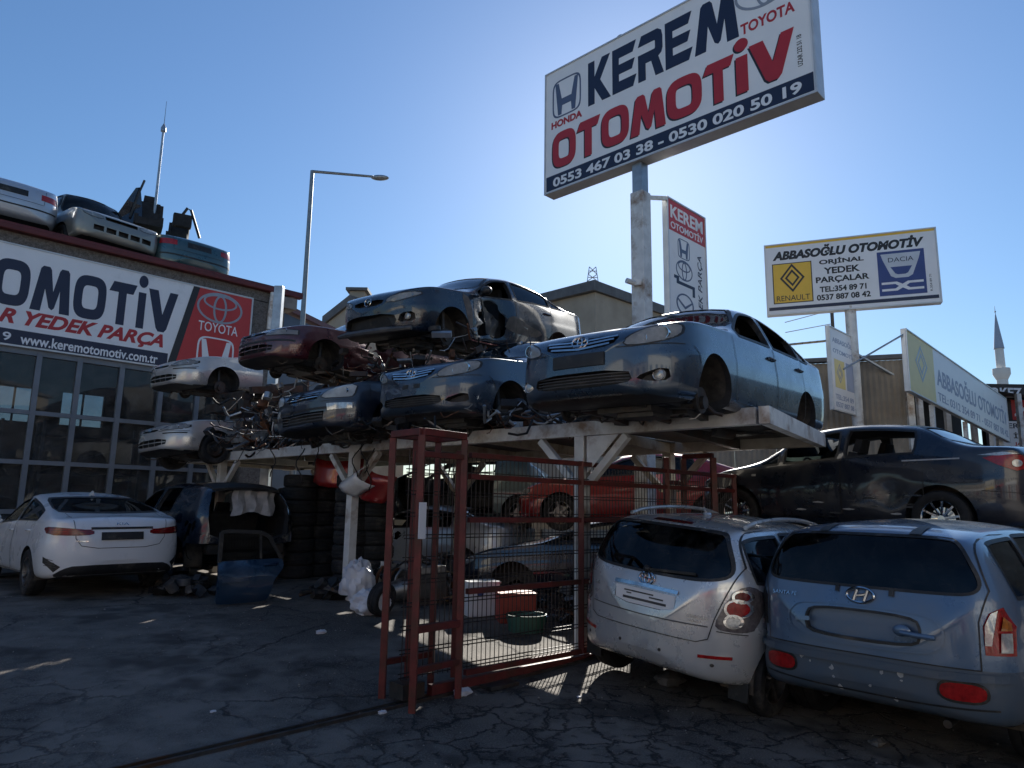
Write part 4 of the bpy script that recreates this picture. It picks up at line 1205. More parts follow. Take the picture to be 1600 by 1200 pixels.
def mazda(M4):
    S = sedan(4.50, 1.76, 1.47, hood=1.01, nose=.83, cowl=1.15, head=1.95, rhead=3.05, rb=3.85, deck=1.12, fo=.90, wb=2.64, belt0=.93, belt1=1.05, lip=.24, af=.7, ef=.58)
    c = Car('navy_sedan', S, 'paint_navy', M4, 'battered dark navy sedan without wheels, topmost of the stack, crushed front door', cat='car'); X = c.X
    c.shell([((X(1.8), .88, .6), .62, .13, 5), ((X(.25), .3, .45), .5, .05, 8), ((X(2.7), .88, .45), .5, .06, 8)]); c.arches(.36)
    c.sideglass([(1.5, 2.3)], glass='R'); c.sideglass([(2.42, 3.3)], mat='glass_tint'); c.sideglass([(3.36, 3.62)], mat='glass_clear'); c.screen(1.17, 1.94, 'glass_clear'); c.screen(3.83, 3.1, 'glass_clear', name='rear_window')
    HL = smooth_poly([(.36, .66), (.39, .725), (.60, .775), (.78, .81), (.80, .77), (.70, .705), (.55, .66)], 1)
    headlamp(c, HL, bowls=((.48, .695, .04), (.59, .72, .045), (.69, .75, .035)))
    grille(c, smooth_poly([(-.33, .72), (.33, .72), (.28, .63), (-.28, .63)], 1)); grille(c, smooth_poly([(-.5, .50), (.5, .50), (.56, .36), (.4, .30), (-.4, .30), (-.56, .36)], 1), depth=.16)
    for sg in (1, -1): grille(c, [(sg * a, b) for a, b in smooth_poly([(.56, .36), (.60, .49), (.76, .52), (.77, .38)], 1)])
    pl, ru = std_split(c, 1.1, .6, [(1.35, 2.36), (2.37, 3.32)], (.5, .62), (4.1, .62), (3.9, .6, 'trunk_lid'))
    o = c.finish(pl, ru)
    c.patch('scraped_panel', 'L', smooth_poly([(X(1.28), .86), (X(1.08), .95), (X(1.2), .5), (X(1.34), .3)], 1), .003, 'primer'); c.patch('scraped_panel', 'L', smooth_poly([(X(2.2), .78), (X(2.1), .5), (X(2.9), .48), (X(3.1), .58), (X(2.6), .7)], 1), .003, 'primer_dark')
    c.patch('trim_shard', 'L', [(X(1.55), .92), (X(2.0), .62), (X(1.9), .35), (X(1.7), .4)], .006, 'plastic_black')
    for sg in (1, -1):
        h = c.hit('F', sg * .66, .45)[0]; m = MB(); m.lathe([(0, 0), (.03, .004), (.045, -.004), (.05, -.03)], 18, 'x', (h.x - .03, sg * .66, .45)); m.build('fog_light', 'lens_white', c.root)
    m = MB(); m.tube([(X(.10), -.75, .27), (X(-.02), -.4, .25), (X(-.04), 0, .245), (X(.0), .4, .25), (X(.16), .78, .27)], [.03, .045, .045, .045, .03], 8); m.build('loose_bumper_lip', 'plastic_grey', c.root)
    c.emblem('F', 0, .695, .15, 'wings')
    c.mirror(1.52, 1, .97, 'plastic_black'); c.seats(2.0); c.dash(1.5); c.underbody(seed=4)
    c.seams(door_lines(c, [(1.35, 2.36), (2.37, 3.32)], .3)); c.handles((3.2,), sides=(1,))
    return c
plain('primer_dark', (.07, .062, .055), .6, 0, .5, 9, .2)
plain('primer', (.16, .13, .11), .7, 0, .4, 9, .2)
def navy_hatch(M4):
    S = hatch(4.25, 1.76, 1.47, hood=.99, nose=.80, cowl=1.05, head=1.85, rhead=3.4, wb=2.58, fo=.88, belt0=.93, belt1=1.0, lip=.24, over=.45, af=.6, ef=.66)
    c = Car('navy_hatchback', S, 'paint_deepnavy', M4, 'dark navy hatchback front with one large clouded headlight, wedged under the maroon car', cat='car')
    c.shell([((c.X(.1), -.4, .5), .6, .08, 6)]); c.arches(.36); c.sideglass([(1.45, 2.25), (2.35, 3.2)], mat='glass_tint'); c.screen(1.05, 1.83, 'glass_clear')
    HL = smooth_poly([(.40, .64), (.46, .74), (.60, .80), (.80, .83), (.80, .66), (.74, .635)], 1)
    headlamp(c, HL, 'lens_foggy', bowls=((.56, .71, .05), (.69, .73, .05)))
    grille(c, [(-.36, .74), (.36, .74), (.34, .64), (-.34, .64)]); grille(c, [(-.46, .47), (.46, .47), (.44, .33), (-.44, .33)])
    pl, ru = std_split(c, 1.0, .6, [(1.25, 2.3)], (.5, .60), (3.9, .6), None)
    c.finish(pl, ru)
    for z in (.71, .675): c.strip('grille_bar', 'F', [(-.35, z), (.35, z)], .012, .004, 'chrome')
    for z in (.44, .40, .36): c.strip('grille_bar', 'F', [(-.44, z), (.44, z)], .014, .002, 'plastic_grey')
    for sg in (1, -1): c.patch('bumper_indicator', 'F', [(sg * .52, .47), (sg * .80, .49), (sg * .80, .565), (sg * .50, .565)], .006, 'lens_white')
    c.strip('bumper_moulding', 'F', [(-.8, .52), (-.5, .51), (.5, .51), (.8, .52)], .03, .004, 'plastic_black')
    c.underbody(seed=2); c.seats(1.9)
    c.seams([('F', [(.4, .60), (.8, .61)]), ('L', [(c.X(.48), .6), (c.X(.5), .85)])]); return c
glass('lens_foggy', (.8, .85, .85), .15, .8, .5, .6, (.58, .6, .58))
def old_compact(name, M4, col, label, style=0, wheels=(), cutbox=None, crumple=None, parts=True, under=True, zcut=None):
    S = sedan(4.40, 1.69, 1.38, hood=.90, nose=.69, cowl=1.28, head=2.0, rhead=3.1, rb=3.8, deck=1.02, tail=.98, fo=.86, wb=2.62, belt0=.84, belt1=.90, lip=.20, nz=.44, wr=.29, af=.62, ef=.62, tumble=.5)
    c = Car(name, S, col, M4, label, 'stacked wrecks on the rack'); X = c.X
    c.shell(crumple); c.arches(.335)
    c.sideglass([(1.6, 2.4), (2.5, 3.3)], glass=False); c.screen(1.3, 1.98, 'glass_clear', glass=cutbox is None, seal=cutbox is None); c.screen(3.78, 3.14, 'glass_tint', name='rear_window', glass=cutbox is None, seal=cutbox is None)
    if cutbox is not None: c.patches = []
    for b in cutbox or (): c.cuts.append(MB().box(*b))
    HL = smooth_poly([(.34, .57), (.35, .64), (.60, .675), (.78, .68), (.79, .62), (.70, .58)], 1) if style == 0 else [(.36, .555), (.36, .635), (.60, .65), (.78, .655), (.79, .58), (.6, .56)]
    headlamp(c, HL, bowls=((.50, .615, .045), (.64, .63, .045)))
    if style == 1: grille(c, [(-.33, .635), (.33, .635), (.33, .575), (-.33, .575)])
    else: grille(c, smooth_poly([(-.28, .60), (.28, .60), (.27, .56), (-.27, .56)], 1))
    grille(c, smooth_poly([(-.52, .42), (.52, .42), (.50, .29), (-.50, .29)], 1))
    pl, ru = std_split(c, 1.22, .55, [(1.4, 2.42), (2.43, 3.3)] if cutbox is None else [], (.5, .545), None, None)
    c.finish(pl, ru)
    for i in range(5):
        y = -.42 + .21 * i; c.strip('grille_bar', 'F', [(y, .29), (y, .42)], .014, .001, col)
    c.strip('grille_bar', 'F', [(-.5, .355), (.5, .355)], .014, .002, col)
    if style == 0: c.strip('bumper_moulding', 'F', [(.42, .51), (.60, .515), (.79, .52)], .022, .006, 'plastic_black'); c.strip('bumper_moulding', 'F', [(-.42, .51), (-.60, .515), (-.79, .52)], .022, .006, 'plastic_black')
    else: c.strip('bumper_moulding', 'F', [(-.79, .475), (0, .465), (.79, .475)], .03, .005, 'plastic_black')
    c.emblem('F', 0, .60, .10, 'h')
    yl = S.w(.9) - .14
    c.seams([('F', [(.3, .55), (.8, .555)]), ('F', [(-.3, .55), (-.8, .555)]), ('T', [(X(.2), yl - .07), (X(.5), yl), (X(1.22), yl)]), ('T', [(X(.2), -yl + .07), (X(.5), -yl), (X(1.22), -yl)])])
    if under: c.underbody(seed=int(M4[1][3] * 10))
    for w_ in wheels: c.wheel(*w_)
    return c
def plain_car(name, spec, col, M4, label, wheels=True, ivs=((1.5, 2.3), (2.4, 3.2)), glassmat='glass_tint', front=True, rear=None, rb=None, screens=None, drop=(), doors=None, group=None, crumple=None, glass=True, seats=True, under=False, fz=0):
    c = Car(name, spec, col, M4, label, group); X = c.X
    c.shell(crumple); c.arches()
    c.sideglass(list(ivs), mat=glassmat, glass=glass)
    for a in screens or (): c.screen(a[0], a[1], glassmat, name=a[2], glass=glass)
    if front:
        headlamp(c, [(a, b + fz) for a, b in smooth_poly([(.38, .60), (.40, .69), (.62, .73), (.76, .74), (.77, .65), (.66, .60)], 1)], bowls=((.55, .655 + fz, .045),))
        grille(c, [(-.34, .68 + fz), (.34, .68 + fz), (.33, .60 + fz), (-.33, .60 + fz)]); [grille(c, [(a, .44 + fz), (a + .2, .44 + fz), (a + .2, .33 + fz), (a, .33 + fz)]) for a in (-.56, -.31, -.06, .19, .44)]
    pl, ru = std_split(c, 1.1, .6, doors if doors is not None else [(1.3, 2.35), (2.36, 3.3)], (.5, .57), (spec.L - .45, .60), (rb or spec.L - .75, .58, 'trunk_lid'))
    c.finish(pl, ru, drop=drop)
    if rear:
        for P, mt in rear: rearlamp(c, P, mt)
        c.patch('number_plate_recess', 'R', [(-.27, .74), (.27, .74), (.27, .87), (-.27, .87)], .004, 'plastic_black')
        c.strip('bumper_moulding', 'R', [(-.8, .52), (0, .51), (.8, .52)], .03, .006, 'plastic_black')
        c.seams([('R', [(-.58, .95), (-.56, .64), (.56, .64), (.58, .95)])])
    if doors is None: c.seams(door_lines(c, [(1.3, 2.35), (2.36, 3.3)], .3)); c.handles((2.2, 3.2), sides=(1, -1))
    if seats: c.seats(2.0); c.dash(1.5)
    if under: c.underbody(seed=3)
    if wheels:
        for a in 'fr':
            for sd in (1, -1): c.wheel(a, sd, 'alloy', 5, rimmat='steel')
    return c
# ================================================================== the place
A_DIR = Vector((math.cos(rad(45.3)), math.sin(rad(45.3)), 0)); B_DIR = Vector((-A_DIR.y, A_DIR.x, 0))
def G(x, y):
    q = y - .35 * x - 5.6
    sp = math.log1p(math.exp(min(q * 1.6, 40))) / 1.6
    return .46 * math.tanh(.085 * sp / .46) if sp < 40 else .46
def grid_axis(a, b, fine0, fine1, st):
    r = []; x = fine0
    while x <= fine1 + 1e-6: r.append(x); x += st
    d = st; x = fine1
    while x < b: d *= 1.5; x += d; r.append(x)
    d = st; x = fine0; l = []
    while x > a: d *= 1.5; x -= d; l.append(x)
    return l[::-1] + r
gx, gy = grid_axis(-1500, 1500, -16, 16, .4), grid_axis(-800, 2500, -4, 26, .4)
m = MB(); m.add([(x, y, G(x, y) + .012 * noise.noise(Vector((x * .6, y * .6, 0)))) for y in gy for x in gx], [(j * len(gx) + i, j * len(gx) + i + 1, (j + 1) * len(gx) + i + 1, (j + 1) * len(gx) + i) for j in range(len(gy) - 1) for i in range(len(gx) - 1)], True)
ground = struct(m.build('ground', 'asphalt'))

# ---------------------------------------------------------------- glazed workshop on the left
FC = Vector((-6.16, 18.6, 0)); FN = Vector((A_DIR.y, -A_DIR.x, 0))       # outward normal of the facade
def fz(u, v): return onplane(u, v, FC, FN)
def fu(p): return (p - FC).dot(A_DIR)
ws = empty('workshop', mat=Matrix(((A_DIR.x, B_DIR.x, 0, FC.x), (A_DIR.y, B_DIR.y, 0, FC.y), (0, 0, 1, 0), (0, 0, 0, 1))))
tag(ws, 'glazed workshop with grey mullions, rough concrete band and dark red gutter', 'building')
zg = fz(430, 455).z; zst = fz(200, 424).z; zsb = fz(120, 557).z
uR = .0; uL = -16.0; uE = fu(fz(392, 470))
zr1, zr2 = fz(120, 651.5).z, fz(120, 726).z
base = .3
# concrete band, wall, corner pier, roof
MB().box(((uL + uR) / 2, .22, (zst + .02 + zg - .08) / 2), (uR - uL, .44, zg - .08 - zst - .02)).build('concrete_band', 'roughcast', ws)
MB().box(((uE + .06 + uR) / 2, .25, (base + zst) / 2 - .1), (uR - uE - .10, .5, zst - base + .2)).build('corner_pier', 'roughcast', ws)
MB().box(((uL + uR) / 2, 6.3, zg - .25), (uR - uL, 12, .2)).build('roof_slab', 'roof_grey', ws)
MB().box((uR - .1, 6.5, (base + zg) / 2 - .3), (.2, 12, zg - base - .2)).build('side_wall', 'roughcast', ws)
zw0, zw1 = zg - 2.9, zg - 1.7
MB().box(((uL + uR) / 2, 12.3, zw0 / 2), (uR - uL, .2, zw0)).build('back_wall', 'concrete', ws); MB().box(((uL + uR) / 2, 12.3, (zw1 + zg - .4) / 2), (uR - uL, .2, zg - .4 - zw1)).build('back_wall', 'concrete', ws)
for k in range(8): MB().box((uL + .6 + k * 2.14, 12.3, (zw0 + zw1) / 2), (.75, .2, zw1 - zw0 - .004)).build('window_pier', 'concrete', ws); MB().box((uL + .6 + (k + .5) * 2.14, 12.3, (zw0 + zw1) / 2), (.06, .08, zw1 - zw0 - .01)).build('window_bar', 'grey_frame', ws)
MB().box(((uL + uR) / 2, 6.3, base + .07), (uR - uL - .4, 11.8, .06)).build('workshop_floor', 'concrete', ws)
MB().box(((uL + uR) / 2 + .15, -.08, zg - .02), (uR - uL + .5, .20, .14)).build('gutter', 'gutter_red', ws, .02)
MB().box(((uL + uR) / 2 + .15, .1, zg + .06), (uR - uL + .5, .5, .04)).build('roof_edge', 'gutter_red', ws)
m = MB(); m.tube([(uR - .45, -.12, zg - .1), (uR - .47, -.14, zg - .35), (uR - .45, -.06, zg - .6), (uR - .45, -.06, zg - 1.1)], .07, 10); m.build('downpipe', 'white_steel', ws)
m = MB(); m.box((uR + .05, .1, zg - .28), (.4, .5, .3)); m.build('eave_end', 'concrete', ws)
# glazing
ucols = [fu(fz(x, 640)) for x in (-190, -100, -20, 50, 115, 183, 247, 305, 355)]
zrows = [base, fz(120, 800).z if fz(120, 800).z > base + .4 else base + .7, zr2, zr1, zsb - .02]
zrows = sorted(zrows)
for u_ in ucols: MB().box((u_, -.02, (base + zsb) / 2), (.10, .12, zsb - base)).build('mullion', 'grey_frame', ws)
for i in range(len(ucols) - 1):
    for z_ in zrows[1:-1]: MB().box(((ucols[i] + ucols[i + 1]) / 2, -.02, z_), (ucols[i + 1] - ucols[i] - .10, .10, .09)).build('transom', 'grey_frame', ws)
    MB().box(((ucols[i] + ucols[i + 1]) / 2, -.02, zsb - .06), (ucols[i + 1] - ucols[i] - .10, .10, .12)).build('transom', 'grey_frame', ws)
    for a, b in zip(zrows[:-1], zrows[1:]):
        o = MB().box((0, 0, 0), (ucols[i + 1] - ucols[i] - .1, .012, b - a - .09)).build('pane', 'glass_facade', ws)
        o.location = ((ucols[i] + ucols[i + 1]) / 2, 0, (a + b) / 2); o.rotation_euler = (random.uniform(-.006, .006), 0, random.uniform(-.008, .008))
MB().box(((uL + ucols[0]) / 2, .1, (base + zsb) / 2), (ucols[0] - uL, .2, zsb - base)).build('side_panel', 'grey_frame', ws)
# shelving inside the workshop
for k, (u_, d_) in enumerate(((-9.5, 2.6), (-6.6, 2.9), (-3.6, 2.7))):
    e = empty('storage_rack', (FC + A_DIR * u_ + B_DIR * d_) + Vector((0, 0, base + .1)), rad(45.3)); tag(e, ('white shelving rack inside the workshop nearest the left edge of the photo', 'white shelving rack inside the workshop behind the middle panes', 'white shelving rack inside the workshop nearest the corner pier')[k], 'shelving', 'shelving inside the workshop')
    for sx in (-1, 1):
        for sy in (-.3, .3): MB().box((sx * 1.1, sy, 1.6), (.06, .06, 3.2)).build('upright', 'white_steel', e)
    for z_ in (.2, 1.1, 2.0, 2.9): MB().box((0, 0, z_), (2.2, .66, .05)).build('shelf', 'steel', e)
    for z_ in (.2, 1.1, 2.0): MB().beam((-1.1, -.34, z_), (1.1, -.34, z_ + .85), .03, .03).build('brace', 'white_steel', e)
    rnd = random.Random(k)
    for z_ in (.23, 1.13, 2.03):
        for j in range(4):
            x = -.85 + j * .55; hh = rnd.uniform(.25, .6); mm = MB(); mm.box((x, 0, z_ + hh / 2 + .01), (rnd.uniform(.3, .5), .45, hh)); pz = mm.build('stored_part', rnd.choice(('cardboard', 'plastic_grey', 'steel', 'paint_maroon')), None, .03)
            pz.matrix_world = e.matrix_world; tag(pz, 'boxed part on the %s shelf of the %s rack, %s from the left' % (('lowest', 'middle', 'upper')[int(z_)], ('left', 'middle', 'right')[k], ('first', 'second', 'third', 'fourth')[j]), 'box', 'parts on the workshop shelves')
# long sign over the glazing
sbl, sbr = FC + A_DIR * (uL + .5) + FN * .14, FC + A_DIR * (uE) + FN * .14; sbl.z = sbr.z = zsb
fs_, fsW, _ = sign_frame('shop_sign', sbl, sbr, zst - zsb, .1, 'long white shop sign with navy and red lettering over the workshop glazing')
fsH = zst - zsb
def fsx(px): return fu(fz(px, 520)) - (uL + .5)
uw = fsx(248)
bandh = fz(120, 532).z - zsb
rect(fs_, 'band', .04, .04, fu(fz(257, 571)) - uL - .5, bandh, 'sign_navy')
xr0, xr1 = fu(fz(250, 568)) - uL - .5, fu(fz(303, 452)) - uL - .5
shape_obj('panel', [[(fu(fz(267, 572)) - uL - .5, .04), (fsW - .04, .04), (fsW - .04, fsH - .04), (fu(fz(308, 452)) - uL - .5, fsH - .04)]], 'sign_red2', fs_, .009)
shape_obj('stripe', [[(fu(fz(256, 571)) - uL - .5, .04), (fu(fz(268, 572)) - uL - .5, .04), (fu(fz(309, 452)) - uL - .5, fsH - .04), (fu(fz(299, 450)) - uL - .5, fsH - .04)]], 'sign_black', fs_, .0125)
def fxy(px, py): p = fz(px, py); return fu(p) - uL - .5, p.z - zsb
x0, y0 = fxy(-150, 468); x1, y1 = fxy(276, 455)
yb, yt = fxy(240, 519)[1], fxy(215, 448)[1] - .0
custom_text('OTOMOTIV', (1, .9, 1, 1.15, 1, .9, .26, 1.05), x0, yb, x1 - x0, yt - yb - .02, 'sign_navy', fs_, .0055, .07)
xa, ya = fxy(0, 497); xb, yb2 = fxy(252, 532)
ylo, yhi = fxy(240, 546)[1], fxy(240, 524)[1]
text_obj('lettering', 'R YEDEK PARÇA', xb - fxy(-6, 500)[0], yhi - ylo + .05, 'sign_red', fs_, .003, .04, .35, (xb + fxy(-6, 500)[0]) / 2, (ylo + yhi) / 2, .0055)
xc = fxy(30, 525)[0]; xd = fxy(243, 560)[0]
text_obj('lettering', 'www.keremotomotiv.com.tr', xd - xc, bandh * .62, 'sign_whitetext', fs_, .003, .02, 0, (xc + xd) / 2, bandh * .5, .0095)
x9 = fxy(8, 525)[0]; text_obj('lettering', '0 19', .55, bandh * .5, 'sign_whitetext', fs_, .003, .016, 0, x9 - .2, bandh * .54, .0095)
lx, ly = fxy(340, 484); lx2, _ = fxy(305, 480); lx3, _ = fxy(376, 490)
logo_ovals(fs_, lx, ly, (lx3 - lx2), 'sign_grey', .013, 1.0); lyT = fxy(338, 515)[1]
text_obj('lettering', 'TOYOTA', (lx3 - lx2) * .86, .24, 'sign_whitetext', fs_, .003, .006, 0, lx, lyT, .013)
logo_h(fs_, lx - .02, lyT - .72, (lx3 - lx2) * .8, .95, 'sign_whitetext', .013)

# mast on the roof
e = empty('roof_mast', fz(294, 332) + B_DIR * 2.5); e.location.z = zg - .15; tag(e, 'thin lattice aerial mast standing on the workshop roof', 'mast')
hm = onplane(302, 186, e.location, FN).z - e.location.z
m = MB(); m.cyl((0, 0, 0), (0, 0, hm * .88), .045, .03, 8); m.build('pole', 'galv', e); m = MB(); m.cyl((0, 0, hm * .88), (0, 0, hm * 1.04), .012, .006, 6); m.build('rod', 'galv', e); m = MB(); m.lathe([(.0, hm * .87), (.07, hm * .87), (.07, hm * .89), (0, hm * .92)], 10, 'z'); m.build('cap', 'galv', e)

# grey steel column by the workshop corner
pc = at(437, 448, 16.6); m = MB(); m.box((0, 0, pc.z / 2), (.2, .2, pc.z)); o = m.build('steel_column', 'galv', None, .01); o.location = (pc.x, pc.y, .3); o.scale.z = (pc.z - .3) / pc.z
tag(o, 'tall pale grey steel column beside the workshop corner', 'column')

# ---------------------------------------------------------------- street lamp
e = empty('street_lamp'); lb = at(470, 560, 24); lt = at(488, 267, 24.0); e.location = (lb.x, lb.y, .4); tag(e, 'grey street lamp with one long arm against the sky', 'street lamp')
H_ = lt.z - .4; la = at(583, 276, 24.0); 
m = MB(); m.tube([(0, 0, 0), (lt.x - lb.x, 0, H_)], [.12, .07], 10); m.build('pole', 'lamp_grey', e)
m = MB(); m.tube([(lt.x - lb.x, 0, H_ - .02), (la.x - lb.x, 0, la.z - .4)], [.055, .045], 8); m.build('arm', 'lamp_grey', e)
m = MB(); m.sphere((0, 0, 0), .33, 14, 8, (1.0, .45, .28)); o = m.build('lamp_head', 'galv', e); o.location = (la.x - lb.x + .25, 0, la.z - .44)

# ---------------------------------------------------------------- background buildings
def gable(name, px_corner, px_l, px_r, Y, label, yl, yr, drop, mat='beige_render'):
    c = at(*px_corner, Y); l = at(*px_l, yl); r = at(*px_r, yr)
    e = empty(name, (c.x, c.y, 0)); tag(e, label, 'building')
    P = [Vector((l.x, l.y, 0)), Vector((c.x, c.y, 0)), Vector((r.x, r.y, 0))]; b4 = P[0] + P[2] - P[1]
    o0 = Vector((c.x, c.y, 0)); q = [p - o0 for p in (P[0], P[1], P[2], b4)]; zt = [l.z, c.z, r.z, l.z + r.z - c.z]
    zt = [z_ - drop for z_ in zt]
    for i in range(4):
        j = (i + 1) % 4; m = MB(); m.add([(q[i].x, q[i].y, 0), (q[j].x, q[j].y, 0), (q[j].x, q[j].y, zt[j]), (q[i].x, q[i].y, zt[i])], [(0, 1, 2, 3)]); m.build('wall', mat, e)
    ctr = sum(q, Vector()) / 4; m = MB(); vs = [(ctr + (a - ctr) * 1.07 + Vector((0, 0, z_))) for a, z_ in zip(q, zt)]; vs += [v + Vector((0, 0, .45)) for v in vs]
    m.add(vs, [(0, 1, 2, 3), (4, 5, 6, 7), (0, 1, 5, 4), (1, 2, 6, 5), (2, 3, 7, 6), (3, 0, 4, 7)]); m.build('roof', 'roof_grey', e)
    return e
gable('beige_building', (930, 446), (830, 470), (1060, 492), 30, 'beige rendered building with a dark low-pitched roof behind the stacked cars', 34, 36, .3)
e = empty('roof_lattice', at(926, 440, 31)); tag(e, 'small lattice aerial on the ridge of the beige building', 'aerial')
m = MB()
for a, b in (((-.25, 0), (-.15, .7)), ((.25, 0), (.15, .7)), ((-.25, 0), (.2, .35)), ((.25, 0), (-.2, .35)), ((-.2, .35), (.15, .7)), ((.2, .35), (-.15, .7)), ((-.22, .2), (.22, .2)), ((-.18, .5), (.18, .5))): m.tube([(a[0], 0, a[1]), (b[0], 0, b[1])], .02, 5)
m.build('lattice', 'galv', e)
gable('cream_building', (548, 470), (508, 502), (640, 500), 34, 'cream gabled building with a chimney far behind the navy sedan', 36, 38, .2)
c0 = at(560, 470, 35); e = empty('chimney_stack', (c0.x, c0.y, c0.z - .5)); tag(e, 'square cream chimney with a flat dark cap behind the navy sedan', 'chimney')
MB().box((0, 0, .2), (.75, .75, 1.4)).build('shaft', 'beige_render', e); MB().box((0, 0, .98), (1.1, 1.1, .14)).build('cap', 'roof_grey', e)
# low blue building with red eave behind the rack
a0, a1 = at(390, 452, 25), at(560, 503, 33); e = empty('blue_shed', (a0.x, a0.y, 0)); tag(e, 'low blue clad building with a red eave behind the workshop corner', 'building')
d = Vector((a1.x - a0.x, a1.y - a0.y, 0)); m = MB(); n_ = 12
for i in range(n_):
    p, q = d * i / n_, d * (i + 1) / n_; m = MB(); m.beam(p + Vector((0, 0, (a0.z - .3) / 2)), q * .998 + p * .002 + Vector((0, 0, (a0.z - .3) / 2)), .15, a0.z - .3); m.build('wall_panel', 'blue_panel', e)
MB().beam((0, 0, a0.z - .1), d + Vector((0, 0, a0.z - .1)), .5, .22).build('eave', 'gutter_red', e)
# corrugated shed behind on the right
def corr_wall(name, p0, p1, h, label, mat='corrugated', sheet=1.0):
    p0, p1 = Vector(p0), Vector(p1); d = p1 - p0; L_ = d.length; d.normalize(); nrm = Vector((d.y, -d.x, 0)); e = empty(name, p0); tag(e, label, 'wall')
    n = int(L_ / sheet); w_ = L_ / n
    for i in range(n):
        m = MB(); vs = []; k = 8; jit = random.uniform(-.006, .006)
        for j in range(k * 2 + 1):
            x = i * w_ + w_ * j / (k * 2) * .998; off = (.022 if (j // 1) % 2 else 0) + jit
            for z_ in (0, h): p = d * x + nrm * off; vs.append((p.x, p.y, z_))
        m.add(vs, [(2 * j, 2 * j + 2, 2 * j + 3, 2 * j + 1) for j in range(2 * k)]); m.build('sheet', mat, e)
    return e
w0, w1 = at(1020, 560, 19.0), at(1415, 562, 17.0)
cw = corr_wall('corrugated_shed', (w0.x, w0.y, .2), (w1.x, w1.y, .2), w1.z - .2, 'tan corrugated metal shed wall behind the raised cars')
m = MB(); m.beam(Vector((0, 0, w1.z - .12)), Vector((w1.x - w0.x, w1.y - w0.y, w1.z - .12)), .25, .1); m.build('capping', 'roof_grey', cw)
m = MB(); dd = Vector((w1.x - w0.x, w1.y - w0.y, 0)); bk = Vector((-dd.y, dd.x, 0)).normalized() * 7
m.add([Vector((0, 0, w1.z - .22)), dd + Vector((0, 0, w1.z - .22)), dd + bk + Vector((0, 0, w1.z - .1)), bk + Vector((0, 0, w1.z - .1))], [(0, 1, 2, 3)]); m.build('roof', 'roof_grey', cw)
for k in range(1): 
    m = MB(); m.beam(dd + Vector((-.0, 0, 0)), dd + Vector((0, 0, w1.z - .2)), .16, .16); m.build('corner_post', 'white_steel', cw)
# open dark shed at the far right with posts
o0 = at(1420, 590, 20.5); o1 = at(1650, 645, 24); e = empty('open_shed', (o0.x, o0.y, .2)); tag(e, 'dark open-sided shed with pale posts behind the long leaning sign', 'shed')
dd = Vector((o1.x - o0.x, o1.y - o0.y, 0)); bk = Vector((-dd.y, dd.x, 0)).normalized() * 3.2; hz = o0.z - .2
m = MB(); m.add([bk, bk + dd, bk + dd + Vector((0, 0, hz + .3)), bk + Vector((0, 0, hz + .3))], [(0, 1, 2, 3)]); m.build('back_wall', 'dark_wall', e)
m = MB(); m.add([Vector((0, 0, hz)), dd + Vector((0, 0, hz)), dd + bk + Vector((0, 0, hz + .3)), bk + Vector((0, 0, hz + .3))], [(0, 1, 2, 3)]); m.build('roof', 'roof_grey', e)
for k in range(6):
    p = dd * (k + .3) / 6; m = MB(); m.beam(p, p + Vector((0, 0, hz)), .14, .14); m.build('post', 'white_steel', e)
for z_ in (1.6, 2.4): m = MB(); m.beam(bk * .4 + Vector((0, 0, z_)), bk * .4 + dd + Vector((0, 0, z_)), .1, .06); m.build('rail', 'red_steel', e)
# canopy and railing frame above the corrugated shed
e = empty('roof_canopy', at(1235, 545, 20)); tag(e, 'small slatted canopy and wire railing on the shed roof', 'canopy')
a, b = at(1228, 538, 20) - Vector(e.location), at(1308, 530, 19.5) - Vector(e.location)
for k in range(7):
    t0, t1 = k / 7, (k + .85) / 7; m = MB(); p, q = a.lerp(b, t0), a.lerp(b, t1); m.beam((p + q) / 2 + Vector((0, -.7, -.15)), (p + q) / 2 + Vector((0, .9, .15)), (q - p).length, .04); m.build('slat', 'corrugated', e)
for p in (a, b): m = MB(); m.beam(p, p - Vector((0, 0, 1.2)), .08, .08); m.build('post', 'galv', e)
m = MB(); m.beam(b + Vector((-.1, 0, 0)), b + Vector((-.1, 0, 1.5)), .07, .07); m.build('post', 'dark_steel', e)
for k in range(2): m = MB(); m.tube([a + Vector((0, 0, .35 + k * .3)), b + Vector((-.1, 0, .45 + k * .4))], .012, 5); m.build('wire', 'galv', e)

# minaret far away
p = at(1571, 640, 170); e = empty('minaret', (p.x, p.y, 0)); tag(e, 'distant white minaret with a grey cone on the skyline', 'minaret')
zc, zb_, zt_ = at(1567, 545, 170).z, at(1571, 580, 170).z, at(1563, 492, 170).z
m = MB(); m.lathe([(1.35, -2), (1.2, zb_ - 1.5), (1.2, zb_ - 1)], 16, 'z'); m.build('lower_shaft', 'minaret_stone', e)
m = MB(); m.lathe([(1.2, zb_ - 2.2), (1.9, zb_ - .8), (1.9, zb_ + .6), (1.75, zb_ + .6), (1.75, zb_ - .4), (1.0, zb_ - .4)], 16, 'z'); m.build('balcony', 'minaret_stone', e)
m = MB(); m.lathe([(1.0, zb_ - .5), (.95, zc), (0, zc)], 16, 'z'); m.build('upper_shaft', 'minaret_stone', e)
m = MB(); m.lathe([(1.15, zc), (.12, zt_), (0, zt_)], 16, 'z'); m.build('cone', 'minaret_lead', e)
m = MB(); m.cyl((0, 0, zt_ - .2), (0, 0, zt_ + 2.2), .1, .04, 6); m.sphere((0, 0, zt_ + .8), .22, 8, 6); m.build('finial', 'minaret_lead', e)

